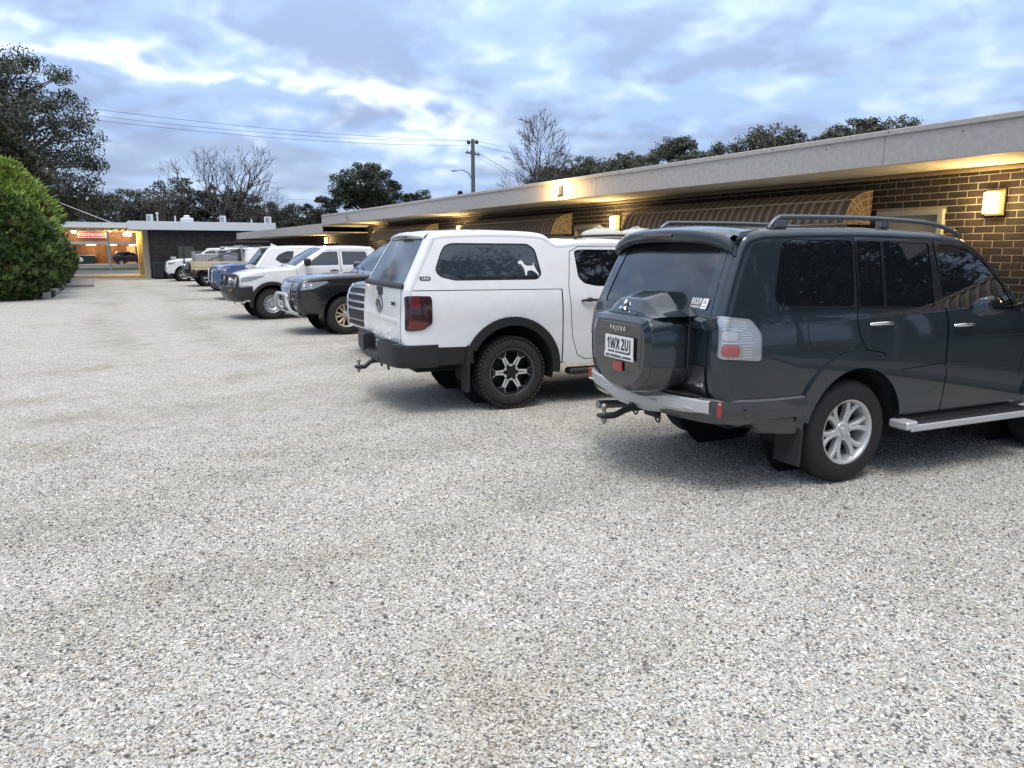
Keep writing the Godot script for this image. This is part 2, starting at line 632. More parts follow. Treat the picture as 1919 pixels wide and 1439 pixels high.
func gravel_material() -> StandardMaterial3D:
	var n := 1024
	var f := FastNoiseLite.new()
	f.noise_type = FastNoiseLite.TYPE_CELLULAR
	f.fractal_type = FastNoiseLite.FRACTAL_NONE
	f.frequency = 0.115
	f.cellular_jitter = 1.0
	f.seed = 11
	f.cellular_return_type = FastNoiseLite.RETURN_CELL_VALUE
	var a := f.get_seamless_image(n, n, false, false, 0.08, true)
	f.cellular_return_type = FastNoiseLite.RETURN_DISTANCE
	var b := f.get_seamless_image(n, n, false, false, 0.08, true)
	a.convert(Image.FORMAT_L8)
	b.convert(Image.FORMAT_L8)
	var da := a.get_data()
	var db := b.get_data()
	var out := PackedByteArray()
	out.resize(n * n * 3)
	var hgt := PackedByteArray()
	hgt.resize(n * n)
	var pal := []
	for i in 256:
		var h := fmod(i * 0.6180339 * 7.0, 1.0)
		var k := fmod(i * 0.7548776 * 5.0, 1.0)
		var v := lerpf(0.48, 0.80, k)
		var c := Color(v, v * 0.985, v * 0.915)
		if h < 0.16:
			c = Color(v * 0.26, v * 0.265, v * 0.265)
		elif h < 0.30:
			c = Color(v * 0.62, v * 0.55, v * 0.45)
		elif h < 0.40:
			c = Color(v * 0.66, v * 0.66, v * 0.65)
		pal.append(c)
	var fines_and_shade := Color(0.17, 0.155, 0.13)  # fines between the stones, with the shade of the gaps painted into the colour
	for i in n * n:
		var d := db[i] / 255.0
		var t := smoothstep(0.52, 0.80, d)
		var c: Color = pal[da[i]].lerp(fines_and_shade, t).linear_to_srgb()
		out[i * 3] = int(c.r * 255.0)
		out[i * 3 + 1] = int(c.g * 255.0)
		out[i * 3 + 2] = int(c.b * 255.0)
		hgt[i] = int(255.0 * clampf(1.0 - d, 0.0, 1.0))
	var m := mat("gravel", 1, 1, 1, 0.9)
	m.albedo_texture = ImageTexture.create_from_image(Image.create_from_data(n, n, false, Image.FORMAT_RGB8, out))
	m.uv1_triplanar = true
	m.uv1_world_triplanar = true
	m.uv1_scale = Vector3(0.86, 0.86, 0.86)
	var hi := Image.create_from_data(n, n, false, Image.FORMAT_L8, hgt)
	hi.convert(Image.FORMAT_RGBA8)
	hi.bump_map_to_normal_map(4.0)
	m.normal_enabled = true
	m.normal_texture = ImageTexture.create_from_image(hi)
	m.normal_scale = 1.0
	m.vertex_color_use_as_albedo = true
	m.detail_enabled = true
	m.detail_blend_mode = BaseMaterial3D.BLEND_MODE_MUL
	m.detail_albedo = noise_tex(0.02, Color(0.89, 0.88, 0.865), Color(1, 1, 1), 1024, 6, 44)
	m.detail_uv_layer = BaseMaterial3D.DETAIL_UV_2
	m.uv2_triplanar = true
	m.uv2_world_triplanar = true
	m.uv2_scale = Vector3(0.13, 0.13, 0.13)
	return m


func make_sky() -> Sky:
	var w := 2048
	var h := 1024
	var im := Image.create(w, h, false, Image.FORMAT_RGBF)
	var f := FastNoiseLite.new()
	f.noise_type = FastNoiseLite.TYPE_SIMPLEX_SMOOTH
	f.fractal_octaves = 6
	f.frequency = 1.0
	f.fractal_gain = 0.55
	f.seed = 5
	var f2 := FastNoiseLite.new()
	f2.noise_type = FastNoiseLite.TYPE_SIMPLEX_SMOOTH
	f2.fractal_octaves = 4
	f2.frequency = 1.0
	f2.seed = 17
	var data := PackedFloat32Array()
	data.resize(w * h * 3)
	var blue := Vector3(0.37, 0.52, 0.82)
	var grey := Vector3(0.295, 0.385, 0.575)
	var pale := Vector3(0.48, 0.63, 0.88)
	var white := Vector3(0.92, 1.04, 1.12)
	var ground := Vector3(0.16, 0.16, 0.15)
	for j in h:
		var el := PI * (0.5 - (j + 0.5) / h)
		for i in w:
			var c := ground
			if el > -0.02:
				var az := TAU * (i + 0.5) / w
				# cloud sheet overhead: the pattern lies on a level layer, so it flattens towards the horizon
				var e := maxf(el, 0.0)
				var dist := 1.0 / (sin(e) + 0.16)
				var p := Vector2(sin(az), -cos(az)) * dist
				var q := p * 0.9
				var wp := Vector2(f2.get_noise_2d(q.x, q.y), f2.get_noise_2d(q.x + 31.0, q.y - 17.0))
				var n1 := f.get_noise_2d(q.x + wp.x * 0.25, q.y + wp.y * 0.25)
				var n2 := f.get_noise_2d(q.x * 2.4 + wp.y * 0.4 + 50.0, q.y * 2.4 + wp.x * 0.4)
				var n3 := f2.get_noise_2d(q.x * 0.45 + 9.0, q.y * 0.45 + 4.0)
				c = blue.lerp(pale, clampf(0.40 + n2 * 1.5 + n1 * 0.5, 0.0, 1.0))
				var n4 := f.get_noise_2d(q.x * 5.5 - 20.0, q.y * 5.5 + 8.0)
				c = c.lerp(grey, clampf(smoothstep(-0.24, 0.32, n1 + n3 * 0.4 + n4 * 0.28) * 0.9, 0.0, 1.0))
				# a break in the cloud runs as a ragged bright band down towards the horizon
				var a := az if az < PI else az - TAU
				var deg := rad_to_deg(a)
				var mid := deg_to_rad(13.0 - 0.10 * (deg + 3.0) - 0.0028 * (deg - 3.0) * maxf(deg - 3.0, 0.0))
				var wide := 0.017 + 0.014 * n1 + 0.010 * smoothstep(6.0, 20.0, deg)
				var off := (el - mid + wp.x * 0.034 + n2 * 0.045 + n4 * 0.022) / wide
				var gap := exp(-off * off) * smoothstep(32.0, 22.0, deg) * smoothstep(-60.0, -20.0, deg)
				gap *= smoothstep(-0.42, 0.30, n2 + 0.12)
				c = c.lerp(white, clampf(gap * 1.15, 0.0, 1.0))
				# scattered thin places elsewhere
				var thin := smoothstep(0.26, 0.62, n2 - n1 * 0.7)
				c = c.lerp(Vector3(0.68, 0.81, 0.98), thin * 0.45)
				# brighter air low down
				var low := exp(-pow((el - 0.055) / 0.055, 2.0)) * (0.35 + 0.5 * n3 + 0.6 * n2)
				c = c.lerp(Vector3(0.66, 0.82, 1.02), clampf(low, 0.0, 0.6))
				if el < 0.0:
					c = c.lerp(ground, -el / 0.02)
				# an overcast sky is brighter overhead
				var over := sin(e)
				var lum := c.x * 0.3 + c.y * 0.55 + c.z * 0.15
				c = c.lerp(Vector3(lum * 1.0, lum * 1.0, lum * 1.02), smoothstep(0.25, 0.75, over) * 0.85)
				c *= 0.78 + 1.75 * over
			var k := (j * w + i) * 3
			data[k] = c.x
			data[k + 1] = c.y
			data[k + 2] = c.z
	im = Image.create_from_data(w, h, false, Image.FORMAT_RGBF, data.to_byte_array())
	var pm := PanoramaSkyMaterial.new()
	pm.panorama = ImageTexture.create_from_image(im)
	var s := Sky.new()
	s.sky_material = pm
	return s


# ---------------------------------------------------------------- ground
func sheet(x0: float, x1: float, z0: float, z1: float, y: float) -> MB:
	var m := MB.new()
	m.quad(Vector3(x0, y, z0), Vector3(x1, y, z0), Vector3(x1, y, z1), Vector3(x0, y, z1), Vector3.UP)
	return m


func build_ground() -> void:
	struct("ground", sheet(-400, 400, 120, -600, -0.03), M.earth)
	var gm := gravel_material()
	var f := FastNoiseLite.new()
	f.noise_type = FastNoiseLite.TYPE_SIMPLEX_SMOOTH
	f.fractal_octaves = 4
	f.frequency = 0.22
	f.seed = 3
	var g := MB.new()
	g.coloured = true
	var step := 0.4
	var cols := {}
	var hs := {}
	var col := func(x: float, z: float) -> Color:
		# damp, compacted and worn patches; long tracks worn by tyres along and across the yard
		var n := f.get_noise_2d(x * 1.0, z * 1.0)
		var v := 1.0 + 0.10 * n
		var stain := smoothstep(0.28, 0.5, f.get_noise_2d(x * 1.9 + 40.0, z * 1.9))
		var wob := f.get_noise_2d(x * 0.35 + 9.0, z * 0.35) * 1.6
		var track := 0.0
		for e in [[-6.2, 0.35], [-4.6, 0.35], [-8.6, 0.4], [-10.2, 0.4], [-13.0, 0.4]]:
			var dz: float = absf(z - (e[0] - x * 0.12 + wob)) / e[1]
			track = maxf(track, exp(-dz * dz) * (0.5 + 0.5 * f.get_noise_2d(x * 1.6, z * 5.0 + e[0])))
		for e in [0.4, 2.0]:
			var dx: float = absf(x - (e + wob * 0.5)) / 0.3
			track = maxf(track, exp(-dx * dx) * smoothstep(-10.0, -16.0, z) * 0.7)
		v *= 1.0 - 0.13 * stain - 0.20 * track
		return Color(v, v * (0.995 - 0.03 * stain - 0.03 * track), v * (0.985 - 0.08 * stain - 0.09 * track))
	var hgt := func(x: float, z: float) -> float:
		return 0.012 * f.get_noise_2d(x * 1.3 + 70.0, z * 1.3) - 0.012
	for i in range(0, 53):
		for j in range(0, 148):
			var x := -12.4 + i * step
			var z := 9.6 - j * step
			cols[Vector2i(i, j)] = col.call(x, z)
			hs[Vector2i(i, j)] = hgt.call(x, z)
	for i in 52:
		for j in 147:
			var p := []
			var c := []
			for e in [[0, 0], [1, 0], [1, 1], [0, 1]]:
				var k := Vector2i(i + e[0], j + e[1])
				p.append(Vector3(-12.4 + k.x * step, hs[k], 9.6 - k.y * step))
				c.append(cols[k])
			for t in [[0, 2, 1], [0, 3, 2]]:
				var gn: Vector3 = (p[t[1]] - p[t[0]]).cross(p[t[2]] - p[t[0]])
				var o: Array = t if gn.y < 0.0 else [t[0], t[2], t[1]]
				for u in o:
					g.v.append(p[u])
					g.n.append(Vector3.UP)
					g.col.append(c[u])
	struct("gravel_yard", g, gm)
	# loose stones lying on the nearest part of the yard
	var st := MB.new()
	st.coloured = false
	var pts := []
	rng.seed = 77
	for k in 6:
		pts.append(Vector3(cos(TAU * k / 6) * rng.randf_range(0.8, 1.1), rng.randf_range(-0.15, 0.15), sin(TAU * k / 6) * rng.randf_range(0.75, 1.05)))
	var up := Vector3(0.1, 0.62, -0.05)
	var dn := Vector3(0, -0.6, 0)
	for k in 6:
		st.flat(pts[k], pts[(k + 1) % 6], up, pts[k] + Vector3(0, 1, 0))
		st.flat(pts[k], pts[(k + 1) % 6], dn, pts[k] - Vector3(0, 1, 0))
	var pm := mat("pebble", 1, 1, 1, 0.85)
	pm.vertex_color_use_as_albedo = true
	var mm := MultiMesh.new()
	mm.transform_format = MultiMesh.TRANSFORM_3D
	mm.use_colors = true
	mm.mesh = st.mesh(pm)
	var count := 420000
	var xf := []
	var cl := []
	rng.seed = 4242
	var made := 0
	while made < count:
		var dist := 2.0 + 6.2 * pow(rng.randf(), 0.85)
		var an := deg_to_rad(29.0 + rng.randf_range(-39.0, 39.0))
		if rng.randf() > dist / 8.2:
			continue
		if dist > 5.0 and rng.randf() < (dist - 5.0) / 3.2:
			continue
		var x := sin(an) * dist
		var z := -cos(an) * dist
		var s := 0.0026 + 0.0024 * rng.randf() + (0.007 * pow(rng.randf(), 9.0))
		var b := Basis.from_euler(Vector3(rng.randf_range(-0.6, 0.6), rng.randf() * TAU, rng.randf_range(-0.6, 0.6))).scaled(Vector3(s, s * rng.randf_range(0.6, 0.95), s))
		xf.append(Transform3D(b, Vector3(x, hgt.call(x, z) + s * rng.randf_range(0.0, 0.5), z)))
		var v := rng.randf_range(0.48, 0.84)
		var h := rng.randf()
		var base := Color(v, v * 0.985, v * 0.915)
		if h < 0.14:
			base = Color(v * 0.20, v * 0.205, v * 0.205)
		elif h < 0.28:
			base = Color(v * 0.62, v * 0.54, v * 0.43)
		elif h < 0.40:
			base = Color(v * 0.66, v * 0.66, v * 0.65)
		cl.append(base * col.call(x, z))
		made += 1
	mm.instance_count = count
	for i in count:
		mm.set_instance_transform(i, xf[i])
		mm.set_instance_color(i, cl[i])
	var mi := MultiMeshInstance3D.new()
	mi.multimesh = mm
	put("gravel_stones", mi)
	mi.set_meta("kind", "stuff")
	tag(mi, "loose pale crushed stones covering the near part of the yard", "gravel")
	# fallen leaves
	for e in [[Vector3(1.86, 0.012, -2.21), 0.4, 0.05], [Vector3(0.94, 0.010, -3.6), 1.9, 0.035], [Vector3(0.20, 0.01, -2.75), 2.6, 0.03], [Vector3(2.9, 0.01, -2.7), 0.9, 0.03], [Vector3(0.5, 0.01, -4.9), 0.2, 0.04]]:
		var lm := MB.new()
		var rows := []
		for i in 6:
			var t := i / 5.0
			var wd: float = e[2] * 0.34 * sin(PI * clampf(t, 0.03, 0.97))
			rows.append([Vector3((t - 0.5) * e[2], 0.012 * sin(t * 5.0) + 0.006, -wd), Vector3((t - 0.5) * e[2], 0.002 + 0.008 * sin(t * 5.0), 0), Vector3((t - 0.5) * e[2], 0.014 * cos(t * 3.0), wd)])
		lm.grid(rows, func(_p): return Vector3.UP)
		var lo := obj("fallen_leaf", lm, M.timber)
		lo.position = e[0]
		lo.rotation.y = e[1]
		tag(lo, "small curled brown leaf lying on the gravel", "leaf", "leaves on the gravel")
	struct("walkway", sheet(8.55, 9.5, 10, -50, 0.0), M.concrete).position.y = 0.004
	var kb := MB.new()
	kb.box(Vector3(9.03, 0.045, -20), Vector3(0.95, 0.11, 60), 0.01)
	struct("motel_path", kb, M.concrete)
	# entry drive, street, verge
	struct("entry_drive", sheet(-3.2, 3.2, -48.9, -62.5, 0.0), M.concrete)
	struct("street", sheet(-200, 200, -64.0, -95.0, -0.012), M.asphalt)
	var k1 := MB.new()
	k1.box(Vector3(0, 0.03, -63.3), Vector3(260, 0.12, 1.5), 0.02)
	struct("kerb", k1, M.concrete)
	var v1 := MB.new()
	v1.box(Vector3(0, 0.03, -77.0), Vector3(240, 0.14, 4.4), 0.03)
	struct("grass_median", v1, M.grass)
	var k2 := MB.new()
	k2.box(Vector3(0, 0.03, -97.4), Vector3(260, 0.16, 5.0), 0.02)
	struct("shop_pavement", k2, M.concrete)
	var sl := thing("concrete_slab", "flat pale concrete slab at the end of the conifer hedge", "slab", Vector3(-0.75, 0, -44.5))
	var sm := MB.new()
	sm.box(Vector3(0, 0.04, 0), Vector3(1.5, 0.12, 8.5), 0.01)
	obj("slab_top", sm, M.concrete, sl)


# ---------------------------------------------------------------- buildings
func brick_run(mb: MB, x: float, z: float, y: float, lenz: float) -> void:
	mb.box(Vector3(x, y, z), Vector3(0.024, 0.076, lenz), 0.004)


func build_motel() -> void:
	var root := thing("motel", "long low brown-brick motel wing with pale fascia and lit eaves", "building", Vector3(9.5, 0, -12))
	var o := root.position
	var wall := MB.new()
	wall.box(Vector3(0.133, 1.36, -3.25), Vector3(0.26, 2.72, 27.5), 0.0)
	var wo := obj("wall", wall, M.mortar, root)
	# openings of one room, repeated every 7.45 m along the wall: door, window
	var mods := [2.25, -5.2, -12.65, -20.1]
	var rest := MB.new()
	rest.coloured = true
	var b_mesh := {}
	rng.seed = 12
	var singles := 0
	var tones := [Color(0.032, 0.023, 0.021), Color(0.023, 0.018, 0.018), Color(0.041, 0.028, 0.023), Color(0.028, 0.023, 0.022)]
	for r in 31:
		var y := 0.043 + r * 0.0863
		var z := -1.6 + (0.12 if r % 2 else 0.0)
		while z > -28.9:
			var zc := z - 0.12
			z -= 0.24
			var skip := false
			for m in mods:
				# door
				if zc < m - 8.08 + 7.45 and zc > m - 8.98 + 7.45 and y < 2.215:
					skip = true
				# window behind the awning
				if zc < m - 9.5 + 7.45 and zc > m - 13.7 + 7.45 and y > 0.85 and y < 2.13:
					skip = true
			if skip:
				continue
			var near := (zc > -7.0 and zc < -4.0 and y > 1.22) or (zc > -14.3 and zc < -11.7 and y > 2.1)
			var t := rng.randi() % 10
			if near and singles < 296:
				singles += 1
				var k: String = "brick_d" if rng.randf() < 0.006 else ["brick_a", "brick_b", "brick_c"][t % 3]
				if not b_mesh.has(k):
					var bm := MB.new()
					bm.box(Vector3.ZERO, Vector3(0.024, 0.076, 0.23), 0.004)
					b_mesh[k] = bm.mesh(M[k])
				inst("brick", b_mesh[k], wo, Transform3D(Basis(), Vector3(0.010 + rng.randf_range(-0.0015, 0.0015), y, zc) - Vector3(0, 0, o.z)))
			else:
				rest.tint = tones[t % 4] * rng.randf_range(0.85, 1.15)
				rest.box(Vector3(0.010, y, zc - o.z), Vector3(0.024, 0.076, 0.23), 0.0)
	var ro := obj("brickwork", rest, M.brick_mixed, wo)
	ro.set_meta("kind", "stuff")
	for m in mods:
		var d0: float = m - 0.63 - o.z
		# door frame and leaf
		var fr := MB.new()
		for e in [0.0, -0.86]:
			fr.box(Vector3(0.0, 1.105, d0 + e - 0.02), Vector3(0.10, 2.21, 0.075), 0.006)
		fr.box(Vector3(-0.002, 2.175, d0 - 0.45), Vector3(0.10, 0.075, 0.93), 0.006)
		var fo := obj("door_frame", fr, M.frame_grey, root)
		var lf := MB.new()
		lf.box(Vector3(0.035, 1.07, d0 - 0.45), Vector3(0.035, 2.12, 0.80), 0.004)
		lf.box(Vector3(0.012, 1.07, d0 - 0.45), Vector3(0.012, 0.08, 0.76), 0.003)
		var lo := obj("door", lf, M.door_leaf, fo)
		var kn := MB.new()
		kn.ellipsoid(Vector3(-0.03, 1.02, d0 - 0.13), Vector3(0.03, 0.03, 0.03))
		obj("door_handle", kn, M.satin_silver, lo)
		# window
		var w0: float = m - 2.05 - o.z
		var w1: float = m - 6.25 - o.z
		var wf := MB.new()
		for e in [w0, lerpf(w0, w1, 0.34), lerpf(w0, w1, 0.67), w1]:
			wf.box(Vector3(0.03, 1.49, e), Vector3(0.07, 1.28, 0.05), 0.005)
		for y in [0.88, 2.10]:
			wf.box(Vector3(0.028, y, (w0 + w1) * 0.5), Vector3(0.075, 0.05, absf(w0 - w1)), 0.005)
		var wfo := obj("window_frame", wf, M.frame_grey, root)
		for k in 3:
			var gl := MB.new()
			gl.box(Vector3(0.045, 1.49, lerpf(w0, w1, (k + 0.5) / 3.0)), Vector3(0.006, 1.2, 1.36), 0.0)
			obj("pane", gl, M.glass, wfo)
		var si := MB.new()
		si.box(Vector3(-0.03, 0.83, (w0 + w1) * 0.5), Vector3(0.14, 0.06, absf(w0 - w1) + 0.1), 0.008)
		obj("window_sill", si, M.brick_a, wfo)
	# eaves: lined soffit, cornice strip, deep fascia with capping and butt joints
	var sf := MB.new()
	sf.box(Vector3(-0.89, 2.70, -3.05), Vector3(1.76, 0.03, 26.9), 0.0)
	obj("soffit", sf, M.soffit, root)
	var cs := MB.new()
	cs.box(Vector3(-0.04, 2.655, -3.05), Vector3(0.045, 0.05, 26.9), 0.01)
	obj("cornice", cs, M.timber, root)
	var joints := [-1.6, -5.45, -10.86, -17.0, -23.37, -28.5]
	for k in joints.size() - 1:
		var fb := MB.new()
		var z0: float = joints[k] - o.z - 0.003
		var z1: float = joints[k + 1] - o.z + 0.003
		fb.box(Vector3(-1.80, 2.762, (z0 + z1) * 0.5), Vector3(0.05, 0.310, z0 - z1), 0.004)
		obj("fascia_board", fb, M.fascia, root)
	var bk := MB.new()
	bk.box(Vector3(-1.765, 2.77, -3.05), Vector3(0.03, 0.28, 26.8), 0.0)
	bk.box(Vector3(-0.9, 2.77, -16.47), Vector3(1.75, 0.28, 0.05), 0.0)
	obj("fascia_backing", bk, M.sealant, root)
	var en := MB.new()
	en.box(Vector3(-0.9, 2.762, -16.53), Vector3(1.85, 0.31, 0.05), 0.004)
	obj("end_fascia", en, M.fascia, root)
	var cap := MB.new()
	cap.box(Vector3(-1.80, 2.946, -3.05), Vector3(0.085, 0.062, 27.0), 0.008)
	cap.box(Vector3(-0.7, 2.946, -16.55), Vector3(2.1, 0.06, 0.085), 0.008)
	obj("capping", cap, M.fascia, root)
	var rf := MB.new()
	rf.box(Vector3(3.2, 2.86, -3.05), Vector3(10.0, 0.12, 26.8), 0.0)
	obj("roof", rf, M.roof_metal, root)
	var nails := MB.new()
	for k in 16:
		nails.ellipsoid(Vector3(-1.845, 2.95, 9.8 - k * 1.6), Vector3(0.006, 0.009, 0.009), Basis(), 8, 4)
		nails.ellipsoid(Vector3(-1.827, 2.86, 9.0 - k * 1.6), Vector3(0.006, 0.008, 0.008), Basis(), 8, 4)
	obj("fixings", nails, M.sealant, root)
	var ends := MB.new()
	ends.box(Vector3(3.2, 1.36, -16.8), Vector3(6.2, 2.72, 0.24), 0.0)
	ends.box(Vector3(6.3, 1.36, -3.2), Vector3(0.24, 2.72, 27.2), 0.0)
	ends.box(Vector3(3.2, 1.36, 10.3), Vector3(6.2, 2.72, 0.24), 0.0)
	obj("back_walls", ends, M.brick_a, root)
	# conduit bracket near the far end of the fascia
	var cb := MB.new()
	cb.tube([Vector3(-1.84, 2.86, -13.3), Vector3(-1.87, 2.75, -13.25), Vector3(-1.85, 2.68, -13.0)], 0.012, 6)
	obj("fascia_hook", cb, M.sealant, root)
	for m in mods:
		build_awning(m)
	var kinds := ["over the dark wagon's bonnet end of the wall", "beyond the roof of the white canopy ute", "past the dog-sticker canopy, third along the wall", "last before the step in the eaves"]
	for i in mods.size():
		build_wall_lamp(Vector3(9.488, 2.25, mods[i] - 7.45 + 0.0), "lit amber wall lamp, " + kinds[i])
	# flood lamp on the fascia
	var fl := thing("flood_lamp", "small bright flood lamp fixed to the pale fascia", "lamp", Vector3(7.63, 2.76, -12.0))
	var fb := MB.new()
	fb.box(Vector3(0.0, 0, 0), Vector3(0.09, 0.14, 0.16), 0.015)
	obj("housing", fb, M.fascia, fl)
	var fg := MB.new()
	fg.box(Vector3(-0.05, 0, 0), Vector3(0.012, 0.13, 0.15), 0.004)
	obj("lamp_face", fg, M.lamp_glow, fl)
	var li := OmniLight3D.new()
	put("flood_light", li, fl)
	li.position = Vector3(-0.12, 0, 0)
	li.light_color = Color(1.0, 0.80, 0.45)
	li.light_energy = 2.0
	li.omni_range = 40.0
	li.omni_attenuation = 2.0
	li.light_size = 0.06
	li.shadow_enabled = true


func build_wall_lamp(at: Vector3, label: String) -> void:
	var t := thing("wall_lamp", label, "lamp", at, 0.0, "lamps along the motel wall")
	var bp := MB.new()
	bp.box(Vector3(-0.012, 0, 0), Vector3(0.03, 0.30, 0.22), 0.006)
	obj("back_plate", bp, M.fascia, t)
	var gl := MB.new()
	gl.box(Vector3(-0.115, 0, 0.0), Vector3(0.012, 0.24, 0.17), 0.004)
	obj("lamp_face", gl, M.lamp_glow, t)
	var sd := MB.new()
	for s in [1.0, -1.0]:
		sd.box(Vector3(-0.068, 0, s * 0.085), Vector3(0.09, 0.24, 0.008), 0.002)
		sd.box(Vector3(-0.068, s * 0.122, 0), Vector3(0.09, 0.006, 0.17), 0.002)
	obj("lamp_side", sd, M.lamp_side, t)
	var li := OmniLight3D.new()
	put("lamp_light", li, t)
	li.position = Vector3(-0.17, 0, 0)
	li.light_color = Color(1.0, 0.86, 0.58)
	li.light_energy = 1.5
	li.omni_range = 40.0
	li.omni_attenuation = 2.0
	li.light_size = 0.10
	li.shadow_enabled = true


# a fixed metal hood: ribbed pans on a bent profile, ribbed end cheeks
func build_awning(m: float) -> void:
	var z0 := m - 1.65
	var z1 := m - 6.55
	var which: String = {2.25: "tan ribbed metal window hood nearest the lamp beside the dark wagon", -5.2: "tan ribbed metal window hood behind the white canopy ute", -12.65: "tan ribbed metal window hood behind the black wagon", -20.1: "tan ribbed metal window hood by the end of the eaves"}[m]
	var root := thing("window_awning", which, "awning", Vector3(9.478, 0, z0), 0.0, "metal window hoods along the motel wall")
	var prof := catmull([Vector2(0.0, 2.49), Vector2(-0.22, 2.455), Vector2(-0.40, 2.36), Vector2(-0.50, 2.22), Vector2(-0.56, 2.04)], 2)
	var count := 32
	var pitch := (z0 - z1) / count
	var pan := MB.new()
	var rib := MB.new()
	for k in prof.size() - 1:
		var a: Vector2 = prof[k]
		var b: Vector2 = prof[k + 1]
		var nn := Vector3(-(a.y - b.y), a.x - b.x, 0).normalized()
		if nn.y < 0.0:
			nn = -nn
		var qa := Vector3(a.x, a.y, 0)
		var qb := Vector3(b.x, b.y, 0)
		for e in [[pan, 0.0, -pitch * 0.70, 0.0], [rib, -pitch * 0.66, -pitch * 1.03, 0.014]]:
			var mb: MB = e[0]
			var off: Vector3 = nn * e[3]
			var za := Vector3(0, 0, e[1])
			var zb := Vector3(0, 0, e[2])
			mb.quad(qa + za + off, qb + za + off, qb + zb + off, qa + zb + off, nn)
			mb.quad(qa + za + off - nn * 0.006, qb + za + off - nn * 0.006, qb + zb + off - nn * 0.006, qa + zb + off - nn * 0.006, -nn)
			if e[3] > 0.0:
				mb.quad(qa + za + off, qb + za + off, qb + za - nn * 0.004, qa + za - nn * 0.004, Vector3(0, 0, 1))
				mb.quad(qa + zb + off, qb + zb + off, qb + zb - nn * 0.004, qa + zb - nn * 0.004, Vector3(0, 0, -1))
	var pm := pan.mesh(M.awning_tan)
	var rm := rib.mesh(M.awning_rib)
	for k in count:
		var p := inst("pan", pm, root, Transform3D(Basis(), Vector3(0, 0, -k * pitch)))
		inst("rib", rm, p)
	var edge := MB.new()
	for e in [0, 4, prof.size() - 1]:
		var a: Vector2 = prof[e]
		edge.box(Vector3(a.x - 0.012, a.y + 0.008, -(z0 - z1) * 0.5), Vector3(0.03, 0.025, z0 - z1 + 0.02), 0.005)
	obj("edge_strip", edge, M.awning_rib, root)
	for end in [0.004, -(z0 - z1) - 0.004]:
		var pl := PackedVector2Array()
		for e in prof:
			pl.append(e)
		pl.append(Vector2(0.0, 2.04))
		var ck := MB.new()
		ck.prism(pl, 0.008, Transform3D(Basis(), Vector3(0, 0, end - 0.004)))
		var co := obj("end_cheek", ck, M.awning_tan, root)
		var rb := MB.new()
		for e in [1, 3, 4, 5, 7]:
			var q: Vector2 = prof[e]
			rb.tube([Vector3(-0.03, 2.06, end), Vector3(q.x, q.y, end)], 0.011, 6)
		for s in [0.55, 0.8, 1.0]:
			var pts := []
			for e in prof:
				pts.append(Vector3(e.x * s, lerpf(2.05, e.y, s), end))
			rb.tube(pts, 0.010, 6)
		obj("cheek_ribs", rb, M.awning_rib, co)


# far wing, reception block, entry, shop
func far_bricks(mb: MB, x0: float, x1: float, y0: float, y1: float, z: float, tones: Array) -> void:
	var r := 0
	var y := y0
	while y < y1:
		var x := x0 + (0.12 if r % 2 else 0.0)
		while x < x1:
			mb.tint = tones[rng.randi() % tones.size()] * rng.randf_range(0.8, 1.2)
			mb.quad(Vector3(x, y, z), Vector3(x + 0.23, y, z), Vector3(x + 0.23, y + 0.074, z), Vector3(x, y + 0.074, z), Vector3(0, 0, 1))
			x += 0.24
		y += 0.086
		r += 1


